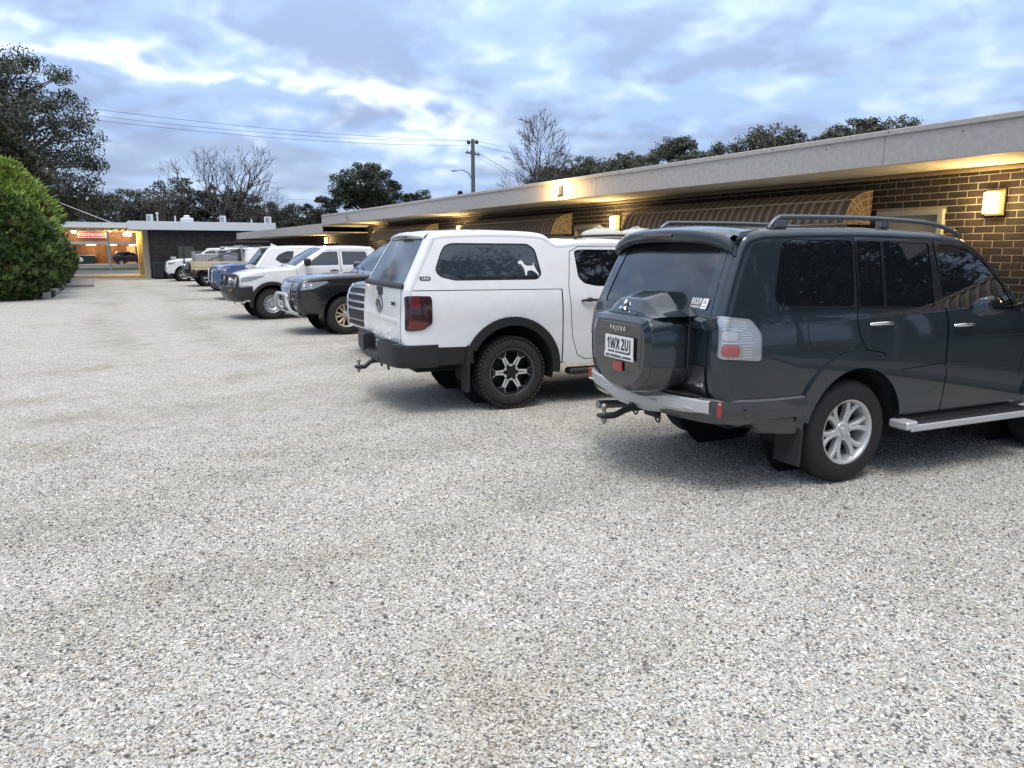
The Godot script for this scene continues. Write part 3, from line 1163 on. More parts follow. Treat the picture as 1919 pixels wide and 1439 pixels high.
func build_far_buildings() -> void:
	rng.seed = 99
	# lower wing
	var w := thing("motel_wing", "lower far wing of the motel with stepped-down pale fascia", "building", Vector3(9.5, 0, -38.2))
	var mb := MB.new()
	mb.box(Vector3(3.2, 1.2, 0), Vector3(6.4, 2.4, 19.0), 0.0)
	obj("wall", mb, M.brick_c, w)
	mb = MB.new()
	mb.box(Vector3(-1.80, 2.49, 0.05), Vector3(0.06, 0.36, 19.0), 0.005)
	obj("fascia_board", mb, M.fascia, w)
	mb = MB.new()
	mb.box(Vector3(-0.85, 2.36, 0.05), Vector3(1.8, 0.03, 19.0), 0.0)
	obj("soffit", mb, M.soffit, w)
	mb = MB.new()
	mb.box(Vector3(2.4, 2.62, 0.05), Vector3(8.4, 0.10, 19.0), 0.0)
	obj("roof", mb, M.roof_metal, w)
	for k in 2:
		mb = MB.new()
		mb.box(Vector3(-0.02, 1.4, 4.0 - k * 7.4), Vector3(0.06, 1.2, 2.4), 0.01)
		obj("window", mb, M.glass, w)
	build_wall_lamp(Vector3(9.488, 2.12, -34.4), "lit amber wall lamp under the lower far eaves")
	# reception block facing the yard
	var r := thing("reception_block", "dark brick reception block with broad pale blue-white fascia across the yard's end", "building", Vector3(6.6, 0, -54.0))
	mb = MB.new()
	mb.box(Vector3(0.4, 1.45, 0), Vector3(7.8, 2.9, 7.6), 0.0)
	var wo := obj("wall", mb, M.brick_b, r)
	mb = MB.new()
	mb.coloured = true
	far_bricks(mb, -3.5, 4.3, 0.02, 2.85, 3.803, [Color(0.05, 0.042, 0.04), Color(0.038, 0.034, 0.036), Color(0.065, 0.05, 0.044)])
	var bo := obj("brickwork", mb, M.brick_mixed, wo)
	bo.set_meta("kind", "stuff")
	mb = MB.new()
	mb.box(Vector3(-0.35, 3.12, 4.06), Vector3(8.4, 0.50, 0.06), 0.006)
	mb.box(Vector3(-4.52, 3.12, 0.0), Vector3(0.06, 0.50, 8.06), 0.006)
	obj("fascia_board", mb, M.white_paint, r)
	mb = MB.new()
	mb.box(Vector3(-0.3, 3.33, 0.0), Vector3(8.4, 0.06, 8.0), 0.0)
	obj("roof", mb, M.roof_metal, r)
	mb = MB.new()
	mb.box(Vector3(-0.3, 2.89, 0.0), Vector3(8.3, 0.03, 7.96), 0.0)
	obj("soffit", mb, M.soffit, r)
	for e in [[-2.25, 1.22, 0.30], [-1.20, 1.22, 0.24], [-0.2, 1.5, 0.16]]:
		mb = MB.new()
		mb.box(Vector3(e[0], e[1], 3.825), Vector3(e[2], 0.12, 0.02), 0.004)
		obj("wall_notice", mb, M.white_paint, r)
	mb = MB.new()
	mb.box(Vector3(-1.5, 0.95, 3.82), Vector3(0.9, 1.9, 0.04), 0.01)
	obj("door", mb, M.door_leaf, r)
	# things on its roof
	for e in [[3.35, "upright white air-conditioner on the roof edge by the entry", 0.36], [7.6, "upright white air-conditioner midway along the reception roof", 0.34], [10.4, "upright white air-conditioner at the inner end of the reception roof", 0.42]]:
		var a := thing("air_conditioner", e[1], "air conditioner", Vector3(e[0], 3.36, -52.0), 0.0, "air conditioners on the reception roof")
		mb = MB.new()
		mb.box(Vector3(0, 0.25, 0), Vector3(e[2], 0.46, 0.30), 0.02)
		obj("casing", mb, M.white_paint, a)
		mb = MB.new()
		mb.box(Vector3(-0.06, 0.25, 0.155), Vector3(e[2] * 0.5, 0.36, 0.015), 0.004)
		obj("grille", mb, M.galvanised, a)
	var ev := thing("evaporative_cooler", "squat white evaporative cooler box on the reception roof", "cooler", Vector3(5.5, 3.36, -52.4))
	mb = MB.new()
	mb.box(Vector3(0, 0.16, 0), Vector3(0.72, 0.32, 0.7), 0.05)
	mb.box(Vector3(0, 0.40, 0), Vector3(0.36, 0.18, 0.36), 0.05)
	obj("casing", mb, M.white_paint, ev)
	for e in [[3.75, 0.50, "short capped flue beside the first roof air-conditioner"], [4.75, 0.42, "thin bare vent pipe standing on the reception roof"], [9.3, 0.30, "stub vent pipe near the inner end of the reception roof"]]:
		mb = MB.new()
		mb.tube([Vector3.ZERO, Vector3(0, e[1], 0)], 0.045, 8)
		if e[0] < 4.0:
			mb.lathe([[0.08, 0.0], [0.09, 0.05], [0.001, 0.12]], 10, Transform3D(Basis(Vector3.RIGHT, -PI / 2), Vector3(0, e[1], 0)))
		var po := obj("vent_pipe", mb, M.white_paint)
		po.position = Vector3(e[0], 3.35, -51.6)
		tag(po, e[2], "pipe")
	# entry porch: cream posts and beams
	var ep := thing("entry_porch", "cream painted porch with lit ceiling over the drive-through entry", "porch", Vector3(0.9, 0, -54.4))
	for e in [[2.06, 3.2], [2.06, -3.0], [-4.2, -3.0]]:
		mb = MB.new()
		mb.box(Vector3(e[0], 1.48, e[1]), Vector3(0.34, 2.96, 0.34), 0.01)
		obj("post", mb, M.yellow_paint, ep)
	mb = MB.new()
	mb.box(Vector3(-1.3, 3.0, 0.1), Vector3(7.0, 0.06, 6.6), 0.0)
	obj("ceiling", mb, M.yellow_paint, ep)
	mb = MB.new()
	mb.box(Vector3(-1.3, 3.15, -3.2), Vector3(7.0, 0.42, 0.08), 0.005)
	mb.box(Vector3(-1.4, 3.12, 3.3), Vector3(7.1, 0.34, 0.08), 0.005)
	obj("fascia_board", mb, M.white_paint, ep)
	mb = MB.new()
	for k in 14:
		mb.box(Vector3(-4.4 + k * 0.48, 2.935, 0.1), Vector3(0.06, 0.07, 6.3), 0.0)
	obj("rafters", mb, M.yellow_paint, ep)
	var pl := thing("porch_lamp", "round glowing globe lamp under the entry porch", "lamp", Vector3(2.35, 2.72, -57.2))
	mb = MB.new()
	mb.ellipsoid(Vector3(0, 0, 0), Vector3(0.16, 0.11, 0.16))
	obj("globe", mb, M.lamp_white, pl)
	var li := OmniLight3D.new()
	put("globe_light", li, pl)
	li.position = Vector3(0, -0.16, 0)
	li.light_color = Color(1.0, 0.80, 0.42)
	li.light_energy = 9.0
	li.omni_range = 60.0
	li.omni_attenuation = 2.0
	li.light_size = 0.15
	li.shadow_enabled = true
	# wheelie bins
	for k in 2:
		var b := thing("wheelie_bin", "dark wheelie bin against the reception wall", "bin", Vector3(3.42 + k * 0.66, 0, -49.55), 0.0, "bins by the reception wall")
		mb = MB.new()
		var rows := []
		for y in [[0.08, 0.44], [0.9, 0.56]]:
			var h: float = y[1] * 0.5
			rows.append([Vector3(-h, y[0], h), Vector3(h, y[0], h), Vector3(h, y[0], -h), Vector3(-h, y[0], -h), Vector3(-h, y[0], h)])
		for i in 4:
			mb.quad(rows[0][i], rows[0][i + 1], rows[1][i + 1], rows[1][i], (rows[0][i] + rows[0][i + 1]) * Vector3(1, 0, 1))
		obj("tub", mb, M.bin_dark, b)
		mb = MB.new()
		mb.box(Vector3(0, 0.93, 0), Vector3(0.60, 0.06, 0.64), 0.02, Basis(Vector3.RIGHT, 0.06))
		obj("lid", mb, M.bin_dark, b)
		mb = MB.new()
		for s in [-1.0, 1.0]:
			mb.lathe([[0.001, -0.03], [0.1, -0.03], [0.1, 0.03], [0.001, 0.03]], 14, Transform3D(Basis(Vector3.UP, PI / 2), Vector3(s * 0.22, 0.1, -0.2)))
		obj("wheel", mb, M.rubber, b)
	# shop across the street
	var s := thing("corner_shop", "brick corner shop with deep verandah and lit orange brick front across the street", "building", Vector3(2.0, 0, -103.0))
	mb = MB.new()
	mb.box(Vector3(2, 2.0, -1.0), Vector3(20, 4.0, 8.0), 0.0)
	var so := obj("wall", mb, M.mortar, s)
	mb = MB.new()
	mb.coloured = true
	far_bricks(mb, -6.5, 9.0, 0.02, 3.95, 3.01, [Color(0.24, 0.12, 0.075), Color(0.19, 0.095, 0.065), Color(0.29, 0.16, 0.10), Color(0.16, 0.08, 0.055)])
	var sbo := obj("brickwork", mb, M.brick_mixed, so)
	sbo.set_meta("kind", "stuff")
	mb = MB.new()
	mb.box(Vector3(1.5, 2.45, 4.2), Vector3(19, 0.28, 2.4), 0.01)
	obj("verandah_roof", mb, M.fascia, s)
	mb = MB.new()
	mb.box(Vector3(2.0, 4.15, 3.05), Vector3(19.0, 0.42, 0.5), 0.01)
	obj("parapet", mb, M.white_paint, s)
	for x in [-3.2, -0.45, 2.9]:
		mb = MB.new()
		mb.box(Vector3(x, 1.2, 5.2), Vector3(0.12, 2.4, 0.12), 0.005)
		obj("verandah_post", mb, M.timber, s)
	for e in [[2.15, 0.9], [3.3, 0.8]]:
		mb = MB.new()
		mb.box(Vector3(e[0], 1.1, 3.05), Vector3(e[1], 2.1, 0.08), 0.01)
		obj("door", mb, M.frame_grey, s)
	var sg := thing("shop_sign", "red framed sign with white letters reading FOODWORKS", "sign", Vector3(0.30, 3.4, -99.90))
	mb = MB.new()
	mb.box(Vector3(0, 0, 0), Vector3(2.75, 0.62, 0.08), 0.01)
	obj("board", mb, M.sign_red, sg)
	mb = MB.new()
	for k in [-1.0, 1.0]:
		mb.box(Vector3(0, k * 0.32, 0.02), Vector3(2.85, 0.05, 0.10), 0.008)
		mb.box(Vector3(k * 1.40, 0, 0.021), Vector3(0.05, 0.66, 0.10), 0.008)
	obj("frame", mb, M.white_paint, sg)
	lettering("FOODWORKS", 0.33, 0.03, M.white_paint, Transform3D(Basis(), Vector3(0, 0.0, 0.055)), sg)
	for e in [[-1.5, 3.75, "left-hand lamp above the shop verandah, past the red sign's F end"], [2.15, 3.95, "lamp above the shop verandah just past the red sign's S end"], [3.7, 3.5, "lamp above the shop verandah near the entry post"]]:
		var t := thing("shop_lamp", e[2], "lamp", Vector3(e[0], e[1], -99.6), 0.0, "lamps on the shop front")
		mb = MB.new()
		mb.ellipsoid(Vector3.ZERO, Vector3(0.28, 0.22, 0.15))
		obj("globe", mb, M.lamp_white, t)
		mb = MB.new()
		mb.box(Vector3(0, 0.05, -0.2), Vector3(0.06, 0.06, 0.4), 0.01)
		obj("bracket", mb, M.steel, t)
		var l2 := OmniLight3D.new()
		put("globe_light", l2, t)
		l2.position = Vector3(0, 0, 0.35)
		l2.light_color = Color(1.0, 0.82, 0.5)
		l2.light_energy = 3.0
		l2.omni_range = 40.0
		l2.omni_attenuation = 2.0
		l2.light_size = 0.2
		l2.shadow_enabled = true
	for e in [[-0.9, "under-verandah batten light over the green skip"], [1.2, "under-verandah batten light by the middle post"], [3.4, "under-verandah batten light over the shop doors"]]:
		var t := thing("verandah_light", e[1], "lamp", Vector3(e[0] + 1.0, 2.24, -98.8), 0.0, "lights under the shop verandah")
		mb = MB.new()
		mb.box(Vector3.ZERO, Vector3(0.9, 0.05, 0.1), 0.01)
		obj("tube", mb, M.lamp_glow, t)
		var l3 := OmniLight3D.new()
		put("tube_light", l3, t)
		l3.position = Vector3(0, -0.12, 0)
		l3.light_color = Color(1.0, 0.82, 0.55)
		l3.light_energy = 2.6
		l3.omni_range = 30.0
		l3.omni_attenuation = 2.0
		l3.light_size = 0.3
		l3.shadow_enabled = true
	var sk := thing("skip_bin", "dark green steel skip bin against the lit shop wall", "skip", Vector3(-0.45, 0.1, -99.2))
	mb = MB.new()
	mb.prism(poly([-0.75, 0.0, 0.75, 0.0, 0.85, 0.95, -0.85, 0.95]), 0.9, Transform3D(Basis(), Vector3(0, 0, -0.45)))
	obj("tub", mb, M.skip_green, sk)
	mb = MB.new()
	mb.box(Vector3(0, 0.98, 0), Vector3(1.76, 0.06, 0.96), 0.01)
	obj("lid", mb, M.white_paint, sk)
	# low grey roof and gable to the left of the entry
	var h := thing("side_house", "low pale house with grey metal roof beyond the entry", "building", Vector3(-4.2, 0, -109.0))
	mb = MB.new()
	mb.box(Vector3(0, 2.4, 0), Vector3(7.4, 4.8, 3.0), 0.0)
	obj("wall", mb, M.yellow_paint, h)
	mb = MB.new()
	mb.prism(poly([-4.2, 4.8, 4.2, 4.8, 4.2, 4.95, 0.0, 5.4, -4.2, 5.2]), 3.6, Transform3D(Basis(), Vector3(0, 0, -1.8)))
	obj("roof", mb, M.roof_metal, h)
	mb = MB.new()
	mb.box(Vector3(1.5, 1.8, 1.52), Vector3(1.0, 1.0, 0.05), 0.005)
	obj("window", mb, M.glass, h)


func build_poles() -> void:
	var p := thing("power_pole", "timber power pole with crossarm, insulators and street lamp behind the motel roof", "power pole", Vector3(27.0, 0, -55.0))
	var mb := MB.new()
	mb.tube([Vector3.ZERO, Vector3(0, 10.25, 0)], [0.20, 0.14], 10)
	obj("post", mb, M.pole_wood, p)
	mb = MB.new()
	mb.box(Vector3(0, 9.15, 0), Vector3(1.9, 0.11, 0.10), 0.01, Basis(Vector3.UP, 0.5))
	obj("crossarm", mb, M.pole_wood, p)
	for e in [[-0.36, 10.0], [0.34, 10.06], [-0.75, 9.28], [-0.3, 9.28], [0.3, 9.28], [0.75, 9.28]]:
		mb = MB.new()
		var o := Vector3(e[0], e[1], 0) if e[1] > 9.9 else Vector3(cos(0.5) * e[0], e[1], -sin(0.5) * e[0])
		if e[1] > 9.9:
			mb.ellipsoid(o, Vector3(0.17, 0.17, 0.13))
			mb.tube([Vector3(0, e[1], 0), o], 0.03, 6)
		else:
			mb.lathe([[0.02, -0.1], [0.05, -0.05], [0.03, 0.0], [0.05, 0.05], [0.001, 0.09]], 8, Transform3D(Basis(Vector3.RIGHT, -PI / 2), o))
		obj("insulator", mb, M.insulator, p)
	mb = MB.new()
	mb.tube(catmull([Vector3(0, 6.9, 0), Vector3(-0.35, 7.6, 0.0), Vector3(-0.9, 7.85, 0.0), Vector3(-1.5, 7.8, 0.0)], 4), 0.04, 6)
	var arm := obj("lamp_arm", mb, M.galvanised, p)
	mb = MB.new()
	mb.ellipsoid(Vector3(-1.65, 7.78, 0), Vector3(0.3, 0.07, 0.12))
	obj("lamp_head", mb, M.galvanised, arm)
	var q := thing("street_pole", "slim pale pole rising behind the entry porch", "pole", Vector3(1.35, 0, -72.0))
	mb = MB.new()
	mb.tube([Vector3.ZERO, Vector3(-0.05, 6.8, 0)], [0.075, 0.05], 8)
	obj("post", mb, M.galvanised, q)
	var q2 := thing("tall_pole", "tall grey pole standing in front of the big gum tree", "pole", Vector3(-3.75, 0, -46.0))
	mb = MB.new()
	mb.tube([Vector3.ZERO, Vector3(0, 9.2, 0)], [0.11, 0.08], 8)
	mb.tube([Vector3(-0.6, 8.7, 0), Vector3(0.6, 8.7, 0)], 0.05, 6)
	obj("post", mb, M.pole_wood, q2)
	var sp := thing("verge_post", "short grey post with white cap on the median", "post", Vector3(1.5, 0.1, -80.0))
	mb = MB.new()
	mb.box(Vector3(0, 1.0, 0), Vector3(0.22, 2.0, 0.18), 0.01)
	obj("post", mb, M.timber, sp)
	mb = MB.new()
	mb.box(Vector3(0, 2.06, 0), Vector3(0.3, 0.14, 0.2), 0.01)
	obj("cap", mb, M.white_paint, sp)
	# wires
	var top := p.position
	var spans := [
		[top + Vector3(-0.36, 10.1, 0), Vector3(-6, 9.0, -46.0), 0.6], [top + Vector3(-0.3, 10.15, 0), Vector3(-6, 9.35, -46.2), 0.5], [top + Vector3(0.0, 9.8, 0), Vector3(-6, 8.75, -45.8), 0.6],
		[top + Vector3(0.34, 10.1, 0), Vector3(62, 11.5, -60), 0.9], [top + Vector3(0.34, 9.8, 0), Vector3(60, 10.2, -62), 0.9],
		[top + Vector3(-0.7, 9.3, 0.3), Vector3(31.5, 3.0, -40), 0.3], [top + Vector3(0.3, 9.3, -0.1), Vector3(33, 3.0, -42), 0.3], [top + Vector3(0.66, 9.3, -0.3), Vector3(34, 3.2, -44), 0.3],
		[Vector3(-8, 7.3, -75.0), Vector3(40, 6.9, -78.0), 0.5], [Vector3(-8, 6.6, -75.2), Vector3(40, 6.3, -78.2), 0.5],
		[Vector3(-3.2, 5.6, -60.0), Vector3(1.6, 3.40, -57.6), 0.05]]
	var says := ["upper power line strung from the pole to the big gum tree", "second power line strung from the pole to the big gum tree", "lowest of the three power lines running to the big gum tree", "power line leaving the pole over the motel roof, upper one", "power line leaving the pole over the motel roof, lower one", "service wire slanting down from the crossarm's near end", "service wire slanting down from the middle of the crossarm", "service wire slanting down from the crossarm's far end", "high street wire before the bare trees", "low street wire before the bare trees", "pale cable slanting down to the entry porch roof"]
	for i in spans.size():
		var pts := []
		for k in 17:
			var t := k / 16.0
			pts.append(spans[i][0].lerp(spans[i][1], t) - Vector3(0, spans[i][2] * 4.0 * t * (1.0 - t), 0))
		mb = MB.new()
		mb.tube(pts, 0.011 if i < 10 else 0.02, 5)
		var wo := obj("overhead_wire", mb, M.wire if i < 10 else M.white_paint)
		tag(wo, says[i], "wire", "overhead wires")
	# garden edging under the hedge
	var ge := thing("garden_edging", "low edging of pale stones along the foot of the conifers", "edging", Vector3(-1.25, 0, -33.0))
	rng.seed = 8
	var z := 2.2
	while z > -6.0:
		var l := rng.randf_range(0.35, 0.6)
		mb = MB.new()
		mb.box(Vector3(-0.25 + rng.randf_range(-0.05, 0.05) + (2.2 - z) * 0.03, 0.10, z - l * 0.5), Vector3(0.22, 0.24, l - 0.03), 0.03, Basis(Vector3.UP, rng.randf_range(-0.1, 0.1)))
		obj("edging_stone", mb, M.concrete if rng.randf() < 0.6 else M.brick_c, ge)
		z -= l


# ---------------------------------------------------------------- plants
func leaf_quad(mb: MB, c: Vector3, dir: Vector3, side: Vector3, length: float, wid: float) -> void:
	var a := c - dir * length * 0.5
	var b := c + dir * length * 0.5
	var m := c + side.cross(dir) * length * 0.12
	var s := side * wid * 0.5
	var nn := dir.cross(side).normalized()
	mb.tri(a, m + s, b, nn, nn, nn)
	mb.tri(a, b, m - s, nn, nn, nn)


func rand_dir() -> Vector3:
	var z := rng.randf_range(-1, 1)
	var a := rng.randf() * TAU
	var r := sqrt(1.0 - z * z)
	return Vector3(r * cos(a), z, r * sin(a))


# gum: trunk and limbs reaching out to leaf clumps spread through the crown
func gum(called: String, label: String, at: Vector3, height: float, crown: Vector3, centre: Vector3, clumps: int, per: int, leaf: float, tone: Color, seedv: int, group := "", clump_r := 0.17) -> Node3D:
	rng.seed = seedv
	var t := thing(called, label, "tree", at, 0.0, group)
	var tr := MB.new()
	tr.coloured = true
	tr.tint = Color(0.16, 0.135, 0.11)
	var fork := Vector3(centre.x * 0.4, centre.y - crown.y * 0.75, centre.z * 0.4)
	var tw := height * 0.022
	tr.tube(catmull([Vector3.ZERO, Vector3(fork.x * 0.3 + 0.1, fork.y * 0.5, 0), fork], 4), [tw * 1.3, tw * 1.25, tw * 1.2, tw * 1.15, tw * 1.1, tw, tw, tw * 0.95, tw * 0.9], 8)
	var top := Vector3(centre.x, centre.y + crown.y * 0.55, centre.z)
	tr.tube(catmull([fork, fork.lerp(top, 0.5) + Vector3(0.2, 0, 0.1), top], 3), [tw * 0.9, tw * 0.8, tw * 0.65, tw * 0.5, tw * 0.4, tw * 0.25, tw * 0.15], 6)
	var lv := MB.new()
	lv.coloured = true
	for i in clumps:
		var d := rand_dir()
		d.y = absf(d.y) * 1.0 - 0.35 if rng.randf() < 0.8 else d.y
		d = d.normalized()
		var rr := pow(rng.randf_range(0.15, 1.0), 0.5)
		var c := centre + d * crown * rr
		var start := fork.lerp(top, clampf((c.y - fork.y) / maxf(0.5, top.y - fork.y) * 0.6 - 0.1, 0.0, 0.8))
		var mid := start.lerp(c, 0.5) + Vector3(rng.randf_range(-0.05, 0.05), 0.06, rng.randf_range(-0.05, 0.05)) * height
		var br := tw * rng.randf_range(0.16, 0.34)
		tr.tube([start, mid, c], [br, br * 0.7, br * 0.2], 4, false)
		var cr := crown.length() / 1.73 * clump_r * rng.randf_range(0.7, 1.35)
		var shade := rng.randf_range(0.7, 1.25)
		for k in per:
			var q := rand_dir() * pow(rng.randf(), 0.45) * cr
			q.y *= 0.62
			var down := (Vector3(rng.randf_range(-1, 1), rng.randf_range(-1.2, 0.35), rng.randf_range(-1, 1))).normalized()
			var sd := down.cross(rand_dir()).normalized()
			lv.tint = tone * shade * rng.randf_range(0.7, 1.3)
			leaf_quad(lv, c + q, down, sd, leaf * rng.randf_range(0.7, 1.4), leaf * 0.42)
	obj("trunk", tr, M.bark, t)
	obj("crown", lv, M.leaf, t)
	return t


func bare_tree(label: String, at: Vector3, height: float, spread: float, seedv: int, tint: Color, depth := 6, group := "", leader := false) -> void:
	rng.seed = seedv
	var t := thing("bare_tree", label, "tree", at, 0.0, group)
	var tr := MB.new()
	tr.coloured = true
	tr.tint = tint
	var tw := MB.new()
	tw.coloured = true
	tw.tint = tint
	var todo := [[Vector3.ZERO, Vector3(0.02, 1, 0.02), height * 0.26, height * 0.018, 0]]
	if leader:
		# one straight stem with side limbs all the way up
		todo = []
		var stem := []
		var sr := []
		for k in 9:
			stem.append(Vector3(rng.randf_range(-0.1, 0.1), height * k / 8.5, rng.randf_range(-0.1, 0.1)))
			sr.append(height * 0.014 * (1.05 - k / 8.5))
		tr.tube(stem, sr, 7, false)
		for k in 34:
			var f := lerpf(0.36, 0.97, k / 33.0)
			var sd := rand_dir() * Vector3(1, 0, 1)
			todo.append([Vector3(0, height * f, 0), sd.normalized() * lerpf(1.1, 0.6, f) + Vector3(0, 0.65, 0), height * lerpf(0.22, 0.06, f), height * 0.006 * (1.15 - f), 2])
	while todo.size():
		var e: Array = todo.pop_back()
		var p: Vector3 = e[0]
		var d: Vector3 = e[1].normalized()
		var l: float = e[2]
		var r: float = e[3]
		var q := p + d * l * 0.5 + rand_dir() * l * 0.06
		var b := p + d * l + rand_dir() * l * 0.05
		(tr if e[4] < 2 else tw).tube([p, q, b], [r, r * 0.85, r * 0.68], 6 if e[4] < 2 else (4 if e[4] < 4 else 3), false)
		if e[4] >= depth:
			continue
		var kids := 3 if e[4] < 4 else 2
		if e[4] == 0:
			kids = 5
		for k in kids:
			var out := (d * 1.0 + rand_dir() * spread + Vector3(0, 0.28, 0)).normalized()
			todo.append([b if k < 2 or e[4] > 3 else p.lerp(b, rng.randf_range(0.5, 0.95)), out, l * rng.randf_range(0.62, 0.86), maxf(r * rng.randf_range(0.52, 0.7), 0.018), e[4] + 1])
	obj("trunk", tr, M.bark, t)
	obj("crown", tw, M.bark, t)


# dense conifer: fans of scale foliage over a lumpy, leaning mass
func conifer(called: String, label: String, at: Vector3, height: float, rad: float, tone: Color, tip: Color, seedv: int, fans: int, size: float, point := 0.6, group := "", rough := 0.22) -> void:
	rng.seed = seedv
	var t := thing(called, label, "shrub", at, 0.0, group)
	var nz := FastNoiseLite.new()
	nz.seed = seedv
	nz.frequency = 0.9
	var shape := func(a: float, v: float) -> Vector3:
		# v runs 0 at the foot to 1 at the tip
		var r := rad * pow(sin(PI * clampf(0.16 + 0.84 * pow(v, 1.15), 0.0, 1.0)), point) * (1.0 if v < 0.98 else 0.4)
		r *= 1.0 + rough * nz.get_noise_3d(cos(a) * 1.6, v * 2.6, sin(a) * 1.6) + 0.10 * nz.get_noise_3d(cos(a) * 4.0, v * 7.0, sin(a) * 4.0)
		return Vector3(cos(a) * r, v * height, sin(a) * r)
	var tr := MB.new()
	tr.coloured = true
	tr.tint = Color(0.10, 0.075, 0.05)
	tr.tube([Vector3.ZERO, Vector3(0, height * 0.5, 0), Vector3(0, height * 0.9, 0)], [0.13, 0.09, 0.03], 7)
	obj("trunk", tr, M.bark, t)
	var lv := MB.new()
	lv.coloured = true
	lv.tint = tone
	var rows := []
	for j in 15:
		var row := []
		for k in 25:
			var p: Vector3 = shape.call(TAU * k / 24, clampf(j / 14.0, 0.0, 0.995))
			row.append(Vector3(p.x * (0.94 - 0.36 * rough), p.y * (1.0 - 0.18 * rough), p.z * (0.94 - 0.36 * rough)))
		rows.append(row)
	lv.grid(rows, func(p): return Vector3(p.x, 0.2, p.z))
	for i in fans:
		var a := rng.randf() * TAU
		var v := pow(rng.randf(), 0.85)
		var p: Vector3 = shape.call(a, v)
		var out := Vector3(cos(a), 0, sin(a))
		var far := rng.randf_range(-0.03, 0.16) if rng.randf() < 0.86 else rng.randf_range(-0.15, -0.02)
		p *= Vector3(1, 1, 1) - Vector3(1, 0, 1) * far
		var dir := (out * rng.randf_range(0.35, 1.0) + Vector3(0, rng.randf_range(0.25, 1.0), 0) + rand_dir() * 0.35).normalized()
		var sd := dir.cross(out + rand_dir() * 0.7).normalized()
		var c := tone.lerp(tip, pow(rng.randf(), 1.6)) * rng.randf_range(0.6, 1.25)
		if rng.randf() < 0.06:
			c = Color(0.11, 0.085, 0.04)
		var l := size * rng.randf_range(0.55, 1.6)
		for k in 5:
			var an := (k - 2) * 0.38
			var dd := (dir * cos(an) + sd * sin(an)).normalized()
			lv.tint = c * rng.randf_range(0.85, 1.15)
			leaf_quad(lv, p + dd * l * 0.5, dd, dd.cross(rand_dir()).normalized(), l * (1.0 - 0.12 * absf(k - 2)), l * 0.24)
	obj("crown", lv, M.leaf, t)


